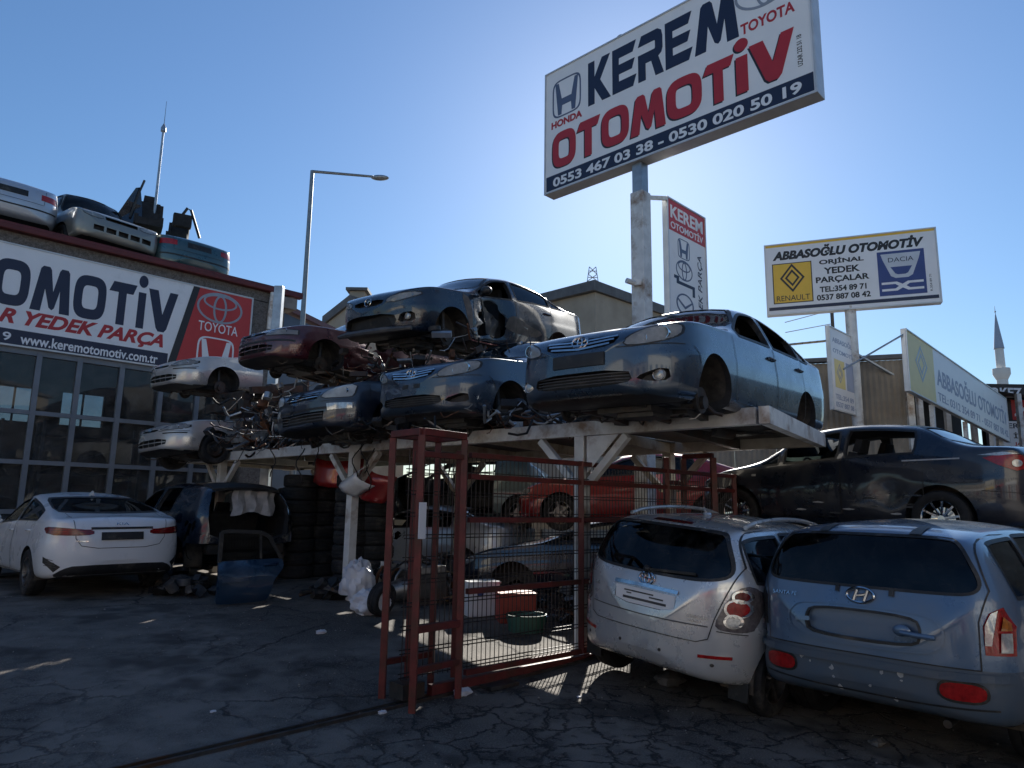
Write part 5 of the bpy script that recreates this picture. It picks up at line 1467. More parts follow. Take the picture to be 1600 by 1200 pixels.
# ---------------------------------------------------------------- signs
sd = ray(-390, 776); sd = Vector((-sd.x, -sd.y, 0)).normalized(); sn = Vector((sd.y, -sd.x, 0))
bl = at(851, 300, 13.2); br = onplane(1279, 151.5, bl, sn); tl = onplane(851, 119, bl, sn); br.z = bl.z = (br.z + bl.z) / 2; Hs = tl.z - bl.z
bs, W_, _ = sign_frame('pylon_sign', bl, br, Hs, .28, 'large white pylon sign with navy and red lettering and phone numbers', edge='sign_edge')
H_ = Hs
rect(bs, 'band', .05, .05, W_ - .05, .135 * H_, 'sign_navy')
custom_text('KEREM', (1, 1, 1, 1, 1.5), .205 * W_, .565 * H_, .575 * W_, .345 * H_, 'sign_navy', bs, .0055, .07)
custom_text('OTOMOTIV', (1, .95, 1.05, 1.25, 1.15, .95, .34, 1.25), .04 * W_, .18 * H_, .905 * W_, .285 * H_, 'sign_red', bs, .0055, .05, 'sign_black')
text_obj('lettering', '0553 467 03 38 - 0530 020 50 19', .915 * W_, .075 * H_, 'sign_whitetext', bs, .003, .03, 0, .5 * W_, .073 * H_, .0095)
logo_h(bs, .105 * W_, .74 * H_, .135 * W_, .31 * H_, 'sign_navy_grey', .0055)
text_obj('lettering', 'HONDA', .145 * W_, .058 * H_, 'sign_red', bs, .003, .045, 0, .105 * W_, .54 * H_, .0055)
logo_ovals(bs, .865 * W_, .82 * H_, .19 * W_, 'sign_grey', .0055); text_obj('lettering', 'TOYOTA', .165 * W_, .075 * H_, 'sign_red', bs, .003, .03, 0, .868 * W_, .60 * H_, .0055)
text_obj('lettering', 'UZAR 232 51 18', .20 * H_, .014 * W_, 'sign_black', bs, .003, .01, 0, .957 * W_, .30 * H_, .0055, PI / 2)
m = MB(); m.tube([(W_ * .33 + .08 * math.cos(a), H_ + .02 + .09 * math.sin(a), -.1) for a in [PI * i / 8 for i in range(9)]], .015, 6); m.build('lifting_eye', 'galv', bs)
pp = onplane(1000, 270, bl - sn * .0 - sd.cross(Vector((0, 0, 1))) * 0 + sn * -.16, sn)
e = empty('sign_post', (pp.x, pp.y, 0)); tag(e, 'square pale steel post carrying the large navy and red sign', 'post')
zt_ = bl.z
MB().box((0, 0, (zt_ - .55) / 2), (.26, .26, zt_ - .55), Matrix.Rotation(rad(45), 3, 'Z')).build('column', 'white_steel', e, .01)
MB().box((0, 0, zt_ - .28), (.2, .2, .62), Matrix.Rotation(rad(45), 3, 'Z')).build('neck', 'galv', e)
m = MB(); q1 = Vector((pp.x, pp.y, 0))
for z_ in (3.9, 4.3, 4.7): m.tube([(.20 * math.cos(a), .20 * math.sin(a), z_ + .06 * math.sin(a * 1.0)) for a in [2 * PI * i / 14 for i in range(14)]], .006, 5, closed=True)
m.build('cable_tie', 'dark_steel', e)
# hanging vertical sign along the yard direction
vn = Vector((A_DIR.y, -A_DIR.x, 0))
vb = onplane(1041, 306, pp, vn); vr = onplane(1101, 345, vb, vn); vz0 = onplane(1041, 500, vb, vn).z - .6
vbl = Vector((vb.x, vb.y, vz0)); vbr = Vector((vr.x, vr.y, vz0)); Hv = vb.z - vz0
vs_, Wv, _ = sign_frame('blade_sign', vbl, vbr, Hv, .10, 'narrow vertical blade sign with a red head hanging beside the square post')
rect(vs_, 'panel', .035, Hv * .79, Wv - .035, Hv - .035, 'sign_red2')
text_obj('lettering', 'KEREM', Wv * .84, Hv * .085, 'sign_whitetext', vs_, .003, .03, 0, Wv / 2, Hv * .915, .0095); text_obj('lettering', 'OTOMOTİV', Wv * .84, Hv * .06, 'sign_whitetext', vs_, .003, .02, 0, Wv / 2, Hv * .835, .0095)
text_obj('lettering', 'YEDEK PARÇA', Hv * .50, Wv * .13, 'sign_navy', vs_, .003, .006, .2, Wv * .82, Hv * .46, .0055, PI / 2)
logo_h(vs_, Wv * .40, Hv * .70, Wv * .30, Hv * .13, 'sign_navy_grey', .0055); logo_ovals(vs_, Wv * .40, Hv * .56, Wv * .42, 'sign_navy_grey', .0055)
shape_obj('logo', [[(Wv * (.4 + a), Hv * (.46 + b)) for a, b in ((-.26, .03), (-.2, .03), (-.2, .0), (.2, .0), (.2, -.05), (.26, -.05), (.26, .02), (-.14, .02), (-.14, .05), (-.26, .05))]], 'sign_navy', vs_, .0055)
shape_obj('logo', [sup(Wv * .4, Hv * .34, Wv * .22, Hv * .07), sup(Wv * .4, Hv * .34, Wv * .19, Hv * .06)], 'sign_navy_grey', vs_, .0055); shape_obj('logo', [[(Wv * (.4 + a), Hv * (.34 + b)) for a, b in ((-.18, .03), (0, -.012), (.18, .03), (.18, .018), (0, -.03), (-.18, .018))]], 'sign_navy_grey', vs_, .0068)
m = MB(); m.beam(Vector((0, 0, zt_ - .62)), Vector((vb.x - pp.x, vb.y - pp.y, vb.z - .05)), .05, .07); m.build('sign_arm', 'white_steel', e)
m = MB(); m.tube([(-.13, -.13, 5.55), (-.30, -.22, 5.57)], .05, 8); m.box((-.1, -.12, 5.56), (.12, .12, .1)); cmo = m.build('camera', 'white_steel', e); cmo.name = 'security_camera'

# second pylon sign
sd2 = Vector((math.cos(rad(-21)), math.sin(rad(-21)), 0)); sn2 = Vector((sd2.y, -sd2.x, 0))
bl = at(1199, 502, 17.5); br = onplane(1472, 463, bl, sn2); tl = onplane(1195, 385, bl, sn2); br.z = bl.z = (bl.z + br.z) / 2; Hs = tl.z - bl.z + .02
s2, W2, _ = sign_frame('parts_sign', bl, br, Hs, .22, 'white pylon sign with a yellow logo panel and a blue logo panel')
H2 = Hs
rect(s2, 'stripe', .04, H2 * .955, W2 - .04, H2 - .02, 'sign_yellow', .0055); rect(s2, 'stripe', .06, H2 * .06, W2 - .06, H2 * .105, 'sign_navy')
text_obj('lettering', 'ABBASOĞLU OTOMOTİV', W2 * .88, H2 * .165, 'sign_black', s2, .003, .055, .25, W2 * .49, H2 * .845, .0055)
rect(s2, 'logo_panel', W2 * .045, H2 * .15, W2 * .285, H2 * .715, 'sign_black'); rect(s2, 'logo_panel', W2 * .051, H2 * .162, W2 * .279, H2 * .703, 'sign_yellow', .009)
logo_diamond(s2, W2 * .165, H2 * .50, W2 * .15, H2 * .40, 'sign_black', .0125); text_obj('lettering', 'RENAULT', W2 * .20, H2 * .075, 'sign_black', s2, .003, .0, 0, W2 * .165, H2 * .22, .0125)
for s_, cx, cy, ww, hh in (('ORJİNAL', .46, .68, .26, .10), ('YEDEK', .46, .555, .21, .09), ('PARÇALAR', .46, .425, .31, .10), ('TEL:354 89 71', .46, .30, .27, .08), ('0537 887 08 42', .46, .19, .31, .08)):
    text_obj('lettering', s_, W2 * ww, H2 * hh, 'sign_black', s2, .003, .035, 0, W2 * cx, H2 * cy, .0055)
rect(s2, 'logo_panel', W2 * .665, H2 * .14, W2 * .925, H2 * .735, 'sign_blue')
Xd = lambda a: W2 * (.795 + a); Yd = lambda b: H2 * (.5 + b)
shape_obj('logo', [[(Xd(a), Yd(b)) for a, b in ((-.11, .20), (.11, .20), (.10, .12), (.06, -.10), (.035, -.13), (-.035, -.13), (-.06, -.10), (-.10, .12))], [(Xd(a), Yd(b)) for a, b in ((-.06, .02), (.06, .02), (.035, -.07), (.02, -.085), (-.02, -.085), (-.035, -.07))]], 'sign_grey2', s2, .009)
text_obj('lettering', 'DACIA', W2 * .14, H2 * .06, 'sign_navy', s2, .003, .0, 0, Xd(0), Yd(.115), .0125)
for sg in (-1, 1): shape_obj('logo', [[(Xd(sg * a), Yd(b)) for a, b in ((.115, -.18), (.03, -.18), (0, -.215), (0, -.265), (.03, -.30), (.115, -.30), (.115, -.27), (.04, -.27), (.02, -.24), (.04, -.21), (.115, -.21))]], 'sign_whitetext', s2, .009)
text_obj('lettering', 'R.354 89 71', H2 * .22, W2 * .012, 'sign_black', s2, .003, .0, 0, W2 * .948, H2 * .27, .0055, PI / 2)
p2 = onplane(1331, 520, bl - sn2 * .12, sn2); e2 = empty('sign_post', (p2.x, p2.y, 0)); tag(e2, 'round white pole carrying the sign with yellow and blue logo panels', 'post')
m = MB(); m.cyl((0, 0, 0), (0, 0, bl.z + .1), .13, n=14); m.build('column', 'white_steel', e2)
m = MB(); m.tube([(0, 0, at(1331, 550, p2.y).z), (1.6, .3, at(1331, 600, p2.y).z)], .04, 6); m.build('arm', 'galv', e2)
# small blade sign on that pole
b0 = onplane(1294, 508, p2 - A_DIR * .2, vn); b1 = onplane(1337, 528, b0, vn); z0 = onplane(1302, 640, b0, vn).z
s3, W3, _ = sign_frame('blade_sign', (b0.x, b0.y, z0), (b1.x, b1.y, z0), b0.z - z0, .08, 'small pale vertical blade sign on the round white pole'); H3 = b0.z - z0
for s_, cy, hh in (('ABBASOĞLU', .86, .08), ('OTOMOTİV', .73, .07), ('TEL:354 89 71', .17, .06), ('0537 887 08 42', .08, .06)): text_obj('lettering', s_, W3 * .8, H3 * hh, 'sign_fade', s3, .003, .01, 0, W3 / 2, H3 * cy, .0055)
rect(s3, 'logo_panel', W3 * .12, H3 * .28, W3 * .47, H3 * .62, 'sign_paleyellow'); rect(s3, 'logo_panel', W3 * .53, H3 * .28, W3 * .9, H3 * .62, 'sign_fade'); logo_diamond(s3, W3 * .295, H3 * .46, W3 * .22, H3 * .24, 'sign_grey', .009)
# long sign running away along the yard
c0 = at(1413, 512, 15.2); c1 = onplane(1572, 632, c0, vn); z0 = onplane(1424, 612, c0, vn).z
s4, W4, _ = sign_frame('long_sign', (c0.x, c0.y, z0), (c1.x, c1.y, z0 - .34), c0.z - z0, .10, 'long pale sign with a yellow end panel running away along the open shed'); H4 = c0.z - z0
rect(s4, 'logo_panel', .035, .035, W4 * .20, H4 - .035, 'sign_paleyellow'); logo_diamond(s4, W4 * .10, H4 * .56, W4 * .09, H4 * .62, 'sign_grey', .009)
text_obj('lettering', 'ABBASOĞLU OTOMOTİV', W4 * .76, H4 * .40, 'sign_fade', s4, .003, .02, 0, W4 * .60, H4 * .56, .0055); text_obj('lettering', 'TEL: 0312 354 89 71 - 0537 887 08 42', W4 * .76, H4 * .15, 'sign_fade', s4, .003, .01, 0, W4 * .60, H4 * .17, .0055)
m = MB(); m.tube([(W4 * .0, H4 * .9, -.05), (-1.0, H4 * .3, -1.0)], .02, 6); m.build('stay', 'galv', s4)
for k in range(3): m = MB(); m.box((W4 * (.2 + .3 * k), -1.6, -.1), (.1, 3.2, .1)); m.build('post', 'white_steel', s4)
# far sign cluster at the right edge
d0 = at(1536, 640, 24); d1 = at(1660, 640, 24); zb_, zt_ = at(1560, 704, 24).z, at(1560, 600, 24).z
s5, W5, _ = sign_frame('shop_sign', (d0.x, d0.y, zb_), (d1.x, d1.y, zb_), zt_ - zb_, .2, 'far black shop sign with white lettering and a red square at the right edge', 'sign_black', 'sign_black'); H5 = zt_ - zb_
text_obj('lettering', 'MERKEZ OTO', W5 * .95, H5 * .15, 'sign_whitetext', s5, .003, .03, 0, W5 * .42, H5 * .87, .0055)
rect(s5, 'logo_panel', W5 * .36, H5 * .46, W5 * .62, H5 * .76, 'sign_red2'); rect(s5, 'panel', W5 * .04, H5 * .02, W5 * .96, H5 * .44, 'sign_white')
text_obj('lettering', 'ÖÇER 0532', W5 * .6, H5 * .11, 'sign_navy', s5, .003, .02, 0, W5 * .40, H5 * .37, .0095); text_obj('lettering', 'İKFAN', W5 * .4, H5 * .09, 'sign_black', s5, .003, .02, 0, W5 * .55, H5 * .23, .0095); text_obj('lettering', 'JAPON', W5 * .3, H5 * .06, 'sign_red', s5, .003, .02, 0, W5 * .5, H5 * .1, .0095)
shape_obj('logo', [[(W5 * (.49 + a), H5 * (.61 + b)) for a, b in ((-.1, -.06), (0, .02), (.1, .10), (.1, .05), (0, -.03), (-.1, -.1))]], 'sign_whitetext', s5, .0095)
e = empty('market_shed', (d0.x + .3, d0.y + .6, 0)); tag(e, 'far dark shop building under the black sign at the right edge', 'building'); MB().box((3, 2, zb_ / 2), (7, 4, zb_)).build('wall', 'dark_wall', e); MB().box((3, 2, zt_ / 2 + .1), (7.2, 4.2, .2)).build('roof', 'roof_grey', e)
for k in range(4): MB().box((-.2 + k * 1.4, -.06, zb_ * .45), (1.1, .1, zb_ * .7)).build('shutter', 'gutter_red', e)
# ---------------------------------------------------------------- car rack
RZ = 2.60                                   # underside of the deck beams ~2.52, top 2.68
RE = Vector((2.33, 6.66, 0)); RB = Vector((math.cos(rad(138)), math.sin(rad(138)), 0)); RD = Vector((math.cos(rad(56.5)), math.sin(rad(56.5)), 0))
def rk(b, d, z=0): p = RE + RB * b + RD * d; return Vector((p.x, p.y, z))
rack = empty('car_rack'); tag(rack, 'white painted steel rack carrying the stacked cars', 'rack')
def part(name, mat, *beams, par=rack, bevel=0):
    m = MB()
    for b in beams: m.beam(*b)
    return m.build(name, mat, par, bevel)
RL, RDp = 12.4, 2.65
part('front_beam', 'white_steel', (rk(0, 0, RZ), rk(RL, 0, RZ), .12, .16)); part('rear_beam', 'cream_steel', (rk(0, RDp, RZ), rk(RL, RDp, RZ), .12, .16)); part('side_beam', 'white_steel', (rk(-.075, -.06, RZ), rk(-.075, RDp + .06, RZ), .10, .165))
for b in (1.0, 2.05, 3.6, 5.0, 6.3, 7.6, 9.0, 10.6, 12.2): part('cross_beam', 'cream_steel' if b > 2 else 'dark_steel', (rk(b, .065, RZ - .01), rk(b, RDp - .065, RZ - .01), .10, .13))
for b0_, b1_ in ((.1, 2.0), (2.1, 4.2), (4.3, 6.3), (6.4, 8.4), (8.5, 10.5), (10.6, 12.3)): part('deck_shade_plate', 'dark_steel', (rk(b0_, RDp / 2, RZ + .062), rk(b1_, RDp / 2, RZ + .062), RDp - .14, .012))  # plates left of the second bay added to block sun through the deck
POSTS = [(2.05, 0), (6.35, 0), (10.6, 0), (2.05, RDp), (6.35, RDp), (10.6, RDp)]
for b, d in POSTS:
    g = rk(b, d); z0 = G(g.x, g.y) - .05
    dz = .082
    MB().box((g.x, g.y, (z0 + RZ - dz) / 2), (.135, .135, RZ - dz - z0), Matrix.Rotation(rad(138), 3, 'Z')).build('post', 'white_steel' if d == 0 else 'cream_steel', rack, .008)
    for sg in (-1, 1):
        a = rk(b + sg * .10, d, RZ - dz - .52); c = rk(b + sg * .60, d, RZ - dz - .02)
        part('knee_brace', 'white_steel' if d == 0 else 'cream_steel', (a, c, .08, .08))
    if b == 2.05 and d == 0:
        m = MB(); q = [rk(b - .10, -.07, RZ - .09), rk(b - .52, -.07, RZ - .09), rk(b - .10, -.07, RZ - .50)]; q2 = [p + RD * .012 for p in q]
        m.add(q + q2, [(0, 1, 2), (3, 4, 5), (0, 1, 4, 3), (1, 2, 5, 4), (2, 0, 3, 5)]); m.build('gusset_plate', 'white_steel', rack)

# cars on the rack
corolla('blue_sedan', pose(1.99, 7.78, 2.44, -128.9, .4, -.5), 'paint_slate', 'slate blue sedan without wheels at the right end of the rack, chrome oval badge', group=None)
corolla('blue_sedan', pose(.15, 10.16, 2.62, -127.5, 1.3, -.5), 'paint_slate2', 'slate blue sedan with empty fog light openings, second from the right on the rack', fog=False, plate=False, wheels=(), crumple=[((2.1, -.3, .45), .6, .05, 6)])
navy_hatch(pose(-1.62, 11.3, 2.47, -126, .4, 2.5))
old_compact('maroon_sedan', pose(-2.75, 12.76, 3.70, -131, -2.1, -1.2), 'paint_maroon', 'maroon compact sedan without wheels, stacked on the navy hatchback', 1, crumple=[((.4, .8, .6), .6, .06, 6)])
mazda(pose(-.68, 11.67, 4.04, -129.4, 3.5, -2.5))
old_compact('silver_compact', pose(-5.29, 14.75, 2.36, -127.7, -1.4, 2.8), 'paint_silver', 'silver compact front end with black steel wheels, lower left of the stack', 0, wheels=(('f', 1, 'steel', 8), ('f', -1, 'steel', 8)), cutbox=[((-1.75, 0, .9), (4.4, 2.2, 2.2))])
old_compact('silver_compact', pose(-5.49, 15.36, 3.79, -128.2, 1.4, -.3), 'paint_silver', 'silver compact front end without wheels or doors, upper left of the stack', 0, cutbox=[((-1.65, 0, 1.3), (4.3, 2.2, 2.05)), ((-2.4, 0, .9), (1.5, 2.2, 2.2))])

# cars on the ground
white_sedan(pose(-7.06, 11.78, .42, 136, 0, -.5))
silver_mpv(pose(2.61, 7.94, .07, 45.4, 1.0, 5.6))
blue_suv(pose(4.18, 6.84, .0, 42.1, .5, .6))
dark_side_sedan(pose(4.60, 9.5, 1.38, 130, -1.0, 0))

# stripped crossover and loose door
S_ = hatch(4.35, 1.80, 1.62, hood=1.05, nose=.8, cowl=1.05, head=1.9, rhead=3.6, wb=2.62, fo=.86, belt0=1.0, belt1=1.08, gl=1.12, over=.34, lip=.26, wr=.34)
c = Car('stripped_suv', S_, 'paint_navy', pose(-5.75, 13.3, .47, 136), 'stripped dark navy crossover with its tailgate gone, behind the loose blue door', cat='car')
c.shell([((-1.7, .85, .85), .5, .07, 7)]); c.arches(.39); c.sideglass([(1.5, 2.3), (2.42, 3.1)], glass=False); c.screen(1.07, 1.88, 'glass_clear')
TGp = smooth_poly([(-.64, .66), (.64, .66), (.70, 1.1), (.56, 1.50), (-.56, 1.50), (-.70, 1.1)], 1)
c.cutpoly('R', TGp, lo=c.X(4.45), hi=c.X(3.5))
pl, ru = std_split(c, 1.0, .6, [(1.25, 2.36), (2.37, 3.2)], (.5, .6), (3.9, .62), None)
c.finish(pl, ru, drop=('rear_bumper',))
c.patch('spoiler', 'T', [(c.X(3.72), -.58), (c.X(4.05), -.56), (c.X(4.05), .56), (c.X(3.72), .58)], .02, 'plastic_black', thick=.04)
m = MB(); rnd = random.Random(4); vs = []; n = 10
for j in range(8):
    for i in range(n + 1): vs.append((c.X(3.95) + .035 * math.sin(i * 1.9 + j * .3) + rnd.uniform(-.01, .01), -.58 + .75 * i / n + .02 * math.sin(j), 1.46 - .055 * j - (.02 * math.sin(i * .7 + 1) * j / 7 * 1.8)))
m.add(vs, [(j * (n + 1) + i, j * (n + 1) + i + 1, (j + 1) * (n + 1) + i + 1, (j + 1) * (n + 1) + i) for j in range(7) for i in range(n)], True); m.build('airbag_cloth', 'interior_cloth', c.root)
c.seats(2.0); c.dash(1.5); c.underbody(seed=8)
MB().box((c.X(4.15), 0, .52), (.12, 1.3, .14)).build('bumper_beam', 'dark_steel', c.root)
for a_, sd_ in (('f', 1), ('f', -1), ('r', -1)): c.wheel(a_, sd_, 'steel', 8)
m = MB(); m.lathe([(0, -.1), (.17, -.1), (.17, -.06), (.05, -.05), (.05, .06), (0, .06)], 20, 'y', (c.X(S_.fo + S_.wb), .72, .40)); m.build('brake_drum', 'rust', c.root)

def loose_door():
    d0 = atz(336, 942, .40); d1 = atz(441, 932, .43); x = Vector((d1.x - d0.x, d1.y - d0.y, 0)); L_ = x.length; a = math.atan2(x.y, x.x)
    e = empty('loose_door', (d0.x, d0.y, G(d0.x, d0.y) + .015), a); e.rotation_euler = (rad(-5), 0, a); tag(e, 'loose dark blue rear car door standing upright on the asphalt', 'car door')
    k = L_ / 1.08
    lo = [(0, .04), (.02, .0), (.35, .0), (.70, .01), (.80, .03), (.86, .12), (.90, .34), (1.0, .46), (1.06, .54), (1.07, .60), (1.04, .69), (1.0, .70), (.5, .685), (.03, .67), (0, .64), (0, .3)]
    def sk(P, off, mat, name, bulge=.07):
        pts = [Vector((p[0], p[1])) for p in P]; B = []
        for i in range(len(pts)):
            a_, b_ = pts[i], pts[(i + 1) % len(pts)]; n_ = max(1, int((b_ - a_).length / .07)); B += [a_.lerp(b_, j / n_) for j in range(n_)]
        I = [Vector((.05 + .09 * i, .06 + .09 * j)) for i in range(12) for j in range(12)]
        r = delaunay_2d_cdt(B + I, [(i, (i + 1) % len(B)) for i in range(len(B))], [list(range(len(B)))], 1, 1e-6)
        m = MB(); f_ = lambda p: -bulge * math.sin(min(1, max(0, p.y / .75)) * PI) ** .8 - off - .018 * noise.noise(Vector((p.x * 3, p.y * 3, 2)))
        n0 = len(r[0]); vs = [(p.x * k, f_(p), p.y * k) for p in r[0]] + [(p.x * k, f_(p) + .05, p.y * k) for p in r[0]]
        fs = [tuple(f) for f in r[2]] + [tuple(i + n0 for i in reversed(f)) for f in r[2]]
        cnt = {(f[i], f[(i + 1) % len(f)]) for f in r[2] for i in range(len(f))}
        fs += [(b_, a_, a_ + n0, b_ + n0) for a_, b_ in cnt if (b_, a_) not in cnt]
        m.add(vs, fs, True); return m.build(name, mat, e)
    sk(smooth_poly(lo, 1), 0, 'paint_doorblue', 'door_skin')
    fr = [(.02, .66), (.03, 1.13), (.14, 1.15), (.66, 1.13), (.80, 1.06), (1.02, .70)]
    for a_, b_ in zip(fr[:-1], fr[1:]): MB().beam((a_[0] * k, -.03, a_[1] * k), (b_[0] * k, -.03, b_[1] * k), .045, .05).build('window_frame', 'plastic_black', e)
    MB().beam((.68 * k, -.03, .70 * k), (.66 * k, -.03, 1.12 * k), .03, .03).build('window_divider', 'plastic_black', e)
    m = MB(); m.prism([(.05 * k, .68 * k), (.99 * k, .70 * k), (.79 * k, 1.04 * k), (.66 * k, 1.11 * k), (.06 * k, 1.11 * k)], -.034, -.029, 'y'); m.build('window', 'glass_black', e)
    m = MB(); m.tube([(.72 * k, -.085, .60 * k), (.78 * k, -.10, .60 * k), (.92 * k, -.095, .61 * k), (.96 * k, -.07, .61 * k)], .016, 8); m.build('door_handle', 'paint_doorblue', e)
    m = MB(); m.beam((.02, -.10, .36 * k), (.85 * k, -.095, .39 * k), .015, .05); m.build('side_moulding', 'paint_doorblue', e)
loose_door()

# ---------------------------------------------------------------- cars behind the rack (second level and ground)
gs = sedan(4.4, 1.72, 1.42)
plain_car('red_sedan', gs, 'paint_red', pose(2.35, 13.2, 1.33, 165), 'red sedan raised behind the sliding gate', ivs=((1.55, 2.35), (2.45, 3.2)), screens=((1.22, 2.0, 'windshield'), (3.92, 3.2, 'rear_window')), crumple=[((2.0, .5, .75), .6, .06, 6)])
plain_car('teal_hatchback', hatch(4.1, 1.70, 1.44, hood=.95, nose=.72, over=.5, lip=.22), 'paint_tealgrey', pose(-1.2, 14.6, 1.30, 170), 'teal hatchback stacked behind the red gate posts, its doors stripped', ivs=((1.4, 2.2), (2.3, 3.1)), screens=((.98, 1.83, 'windshield'),), drop=('door#01', 'door#11'), doors=[(1.2, 2.25), (2.26, 3.1)], glass=False)
plain_car('pale_sedan', gs, 'paint_palesilver', pose(-1.6, 14.4, .34, 152), 'pale silver sedan standing on the ground below the teal hatchback', ivs=((1.55, 2.35), (2.45, 3.2)), screens=((1.22, 2.0, 'windshield'), (3.92, 3.2, 'rear_window')), crumple=[((.3, .85, .8), .7, .07, 5)])
plain_car('black_sedan', sedan(4.3, 1.70, 1.36), 'paint_navy', pose(1.45, 11.3, .26, 168), 'black windowless sedan on the ground below the red sedan', ivs=((1.5, 2.4), (2.5, 3.2)), screens=((1.22, 2.0, 'windshield'), (3.92, 3.2, 'rear_window')), glass=False, doors=[(1.3, 2.42), (2.43, 3.3)], drop=(), wheels=False)
# stand under the second level
st = empty('car_stand'); tag(st, 'rusty steel stand holding up the red and teal cars', 'stand')
for (x, y) in ((-2.4, 13.9), (-2.2, 15.2), (.6, 14.4), (.5, 12.9), (3.9, 12.2), (4.1, 13.6), (1.9, 12.7), (2.1, 14.1)):
    MB().box((x, y, .86), (.1, .1, 1.0)).build('leg', 'cream_steel', st)
for a_, b_ in (((-2.6, 13.9), (.7, 13.6)), ((-2.5, 15.2), (.8, 14.7)), ((.4, 12.9), (4.1, 12.2)), ((.5, 14.4), (4.3, 13.6))): MB().beam((*a_, 1.41), (*b_, 1.41), .1, .1).build('beam', 'cream_steel', st)
# supports for the dark sedan on the right: a crushed car on the ground
st2 = empty('trestle'); tag(st2, 'dark steel trestle under the wrecked dark blue sedan', 'stand')
for x, y in ((3.5, 9.2), (4.8, 10.3), (4.9, 8.0), (6.1, 8.9)): MB().box((x, y, .75), (.1, .1, 1.4)).build('leg', 'dark_steel', st2)
for a_, b_ in (((3.4, 9.3), (5.0, 7.9)), ((4.7, 10.4), (6.2, 8.8)), ((3.5, 9.2), (4.8, 10.3)), ((4.9, 8.0), (6.1, 8.9))): MB().beam((*a_, 1.46), (*b_, 1.46), .09, .08).build('beam', 'dark_steel', st2)
plain_car('grey_sedan', gs, 'paint_champagne', pose(7.3, 9.4, .1, 130), 'dusty grey sedan half hidden at the right edge behind the blue SUV', screens=((1.22, 2.0, 'windshield'), (3.92, 3.2, 'rear_window')))

# ---------------------------------------------------------------- cars on the workshop roof
def roofpose(u, d, yaw, sc=1): p = FC + A_DIR * u + B_DIR * d; return pose(p.x, p.y, zg - .14, yaw, 0, 0, sc)
u1 = fu(fz(315, 400)); u2 = fu(fz(165, 350)); u3 = fu(fz(-5, 300))
RL_ = [(.50, .74), (.50, .86), (.80, .87), (.81, .74)]
plain_car('teal_sedan', sedan(4.45, 1.72, 1.40, tail=.98, deck=1.0), 'paint_teal', pose(-9.78, 18.9, 7.22, 137, 0, 0, 1.11), 'dark teal sedan seen from behind, parked on the workshop roof near the corner', rear=((RL_, 'lens_red'),), screens=((1.22, 2.0, 'windshield'), (3.92, 3.2, 'rear_window')))
plain_car('silver_suv', hatch(4.3, 1.76, 1.78, hood=1.08, nose=.94, nz=.60, lip=.34, over=.25, cowl=1.15, head=1.62, wr=.34, tumble=.26, af=.4, pf=4.5), 'paint_champagne', pose(-11.18, 17.3, 7.36, -36, 2, 0, 1.1), 'champagne silver SUV facing the yard, in the middle of the workshop roof', wheels=True, ivs=((1.5, 2.3), (2.4, 3.2)), screens=((1.12, 1.73, 'windshield'),), glassmat='glass_clear', fz=.2)
plain_car('white_roof_sedan', sedan(4.5, 1.74, 1.42, tail=1.02, deck=1.05), 'paint_palesilver', pose(-12.68, 16.27, 7.5, 135, 0, 0, 1.1), 'pale silver sedan seen from behind, leftmost car on the workshop roof', rear=((RL_, 'lens_red'),), screens=((1.22, 2.0, 'windshield'), (3.92, 3.2, 'rear_window')), crumple=None)
# loose seats and a body panel on the roof
def roof_item(px, py, d): p = onplane(px, py, FC + B_DIR * d, FN); return p
p = roof_item(231, 352, 2.2); e = empty('salvaged_seat', (p.x, p.y, p.z), rad(-60)); tag(e, 'dark loose car seat piled on the roof between the silver SUV and the teal sedan', 'car seat'); s0 = seat_part(e, (0, 0, -.1), 'interior', 'seat_shell'); s0.scale = (1.25, 1.25, 1.25)
p = roof_item(278, 358, 3.4); e = empty('salvaged_seat', (p.x, p.y, p.z - .3), rad(-70)); tag(e, 'dark loose car seat on the roof above the teal sedan', 'car seat'); seat_part(e, (0, 0, -.1), 'interior', 'seat_shell')
p = roof_item(198, 350, 2.4); e = empty('body_panel', (p.x, p.y, p.z), rad(20)); tag(e, 'torn dark body panel sticking up on the workshop roof', 'car part')
m = MB(); m.add([(-.35, 0, 0), (.35, .05, 0), (.3, .1, .6), (.22, .05, 1.1), (.12, 0, 1.05), (-.05, -.05, .65)], [(0, 1, 2, 5), (5, 2, 3, 4)]); o = m.build('panel_sheet', 'paint_navy', e); sm = o.modifiers.new('s', 'SOLIDIFY'); sm.thickness = .04
m = MB(); m.tube([(.05, 0, .2), (.2, 0, .9), (.3, .02, 1.3)], .03, 6); m.build('strut', 'plastic_black', e)
p = roof_item(290, 356, 3.0); e = empty('hatch_frame', (p.x, p.y, p.z), rad(30)); tag(e, 'triangular black window frame leaning on the roof by the thin mast', 'car part')
m = MB(); m.tube([(-.3, 0, 0), (0, 0, .6), (.1, 0, .56), (.4, .1, -.2)], .04, 8); m.build('frame_bar', 'plastic_black', e); m = MB(); m.box((-.1, .05, .2), (.5, .2, .4)); m.build('block', 'interior', e, .04)
MBs = empty('support_pallet', FC + A_DIR * ((u1 + u2) / 2) + B_DIR * 2.8 + Vector((0, 0, zg - .15)), rad(45)); tag(MBs, 'wooden crate under the loose seats on the workshop roof', 'crate')
for z_ in (.1, .4, .7, 1.0):
    MB().box((0, 0, z_), (1.6, 1.0, .1)).build('board', 'wood', MBs)
for x in (-.7, .7):
    for y in (-.42, .42): MB().box((x, y, .52), (.08, .08, 1.05)).build('corner_post', 'wood', MBs)

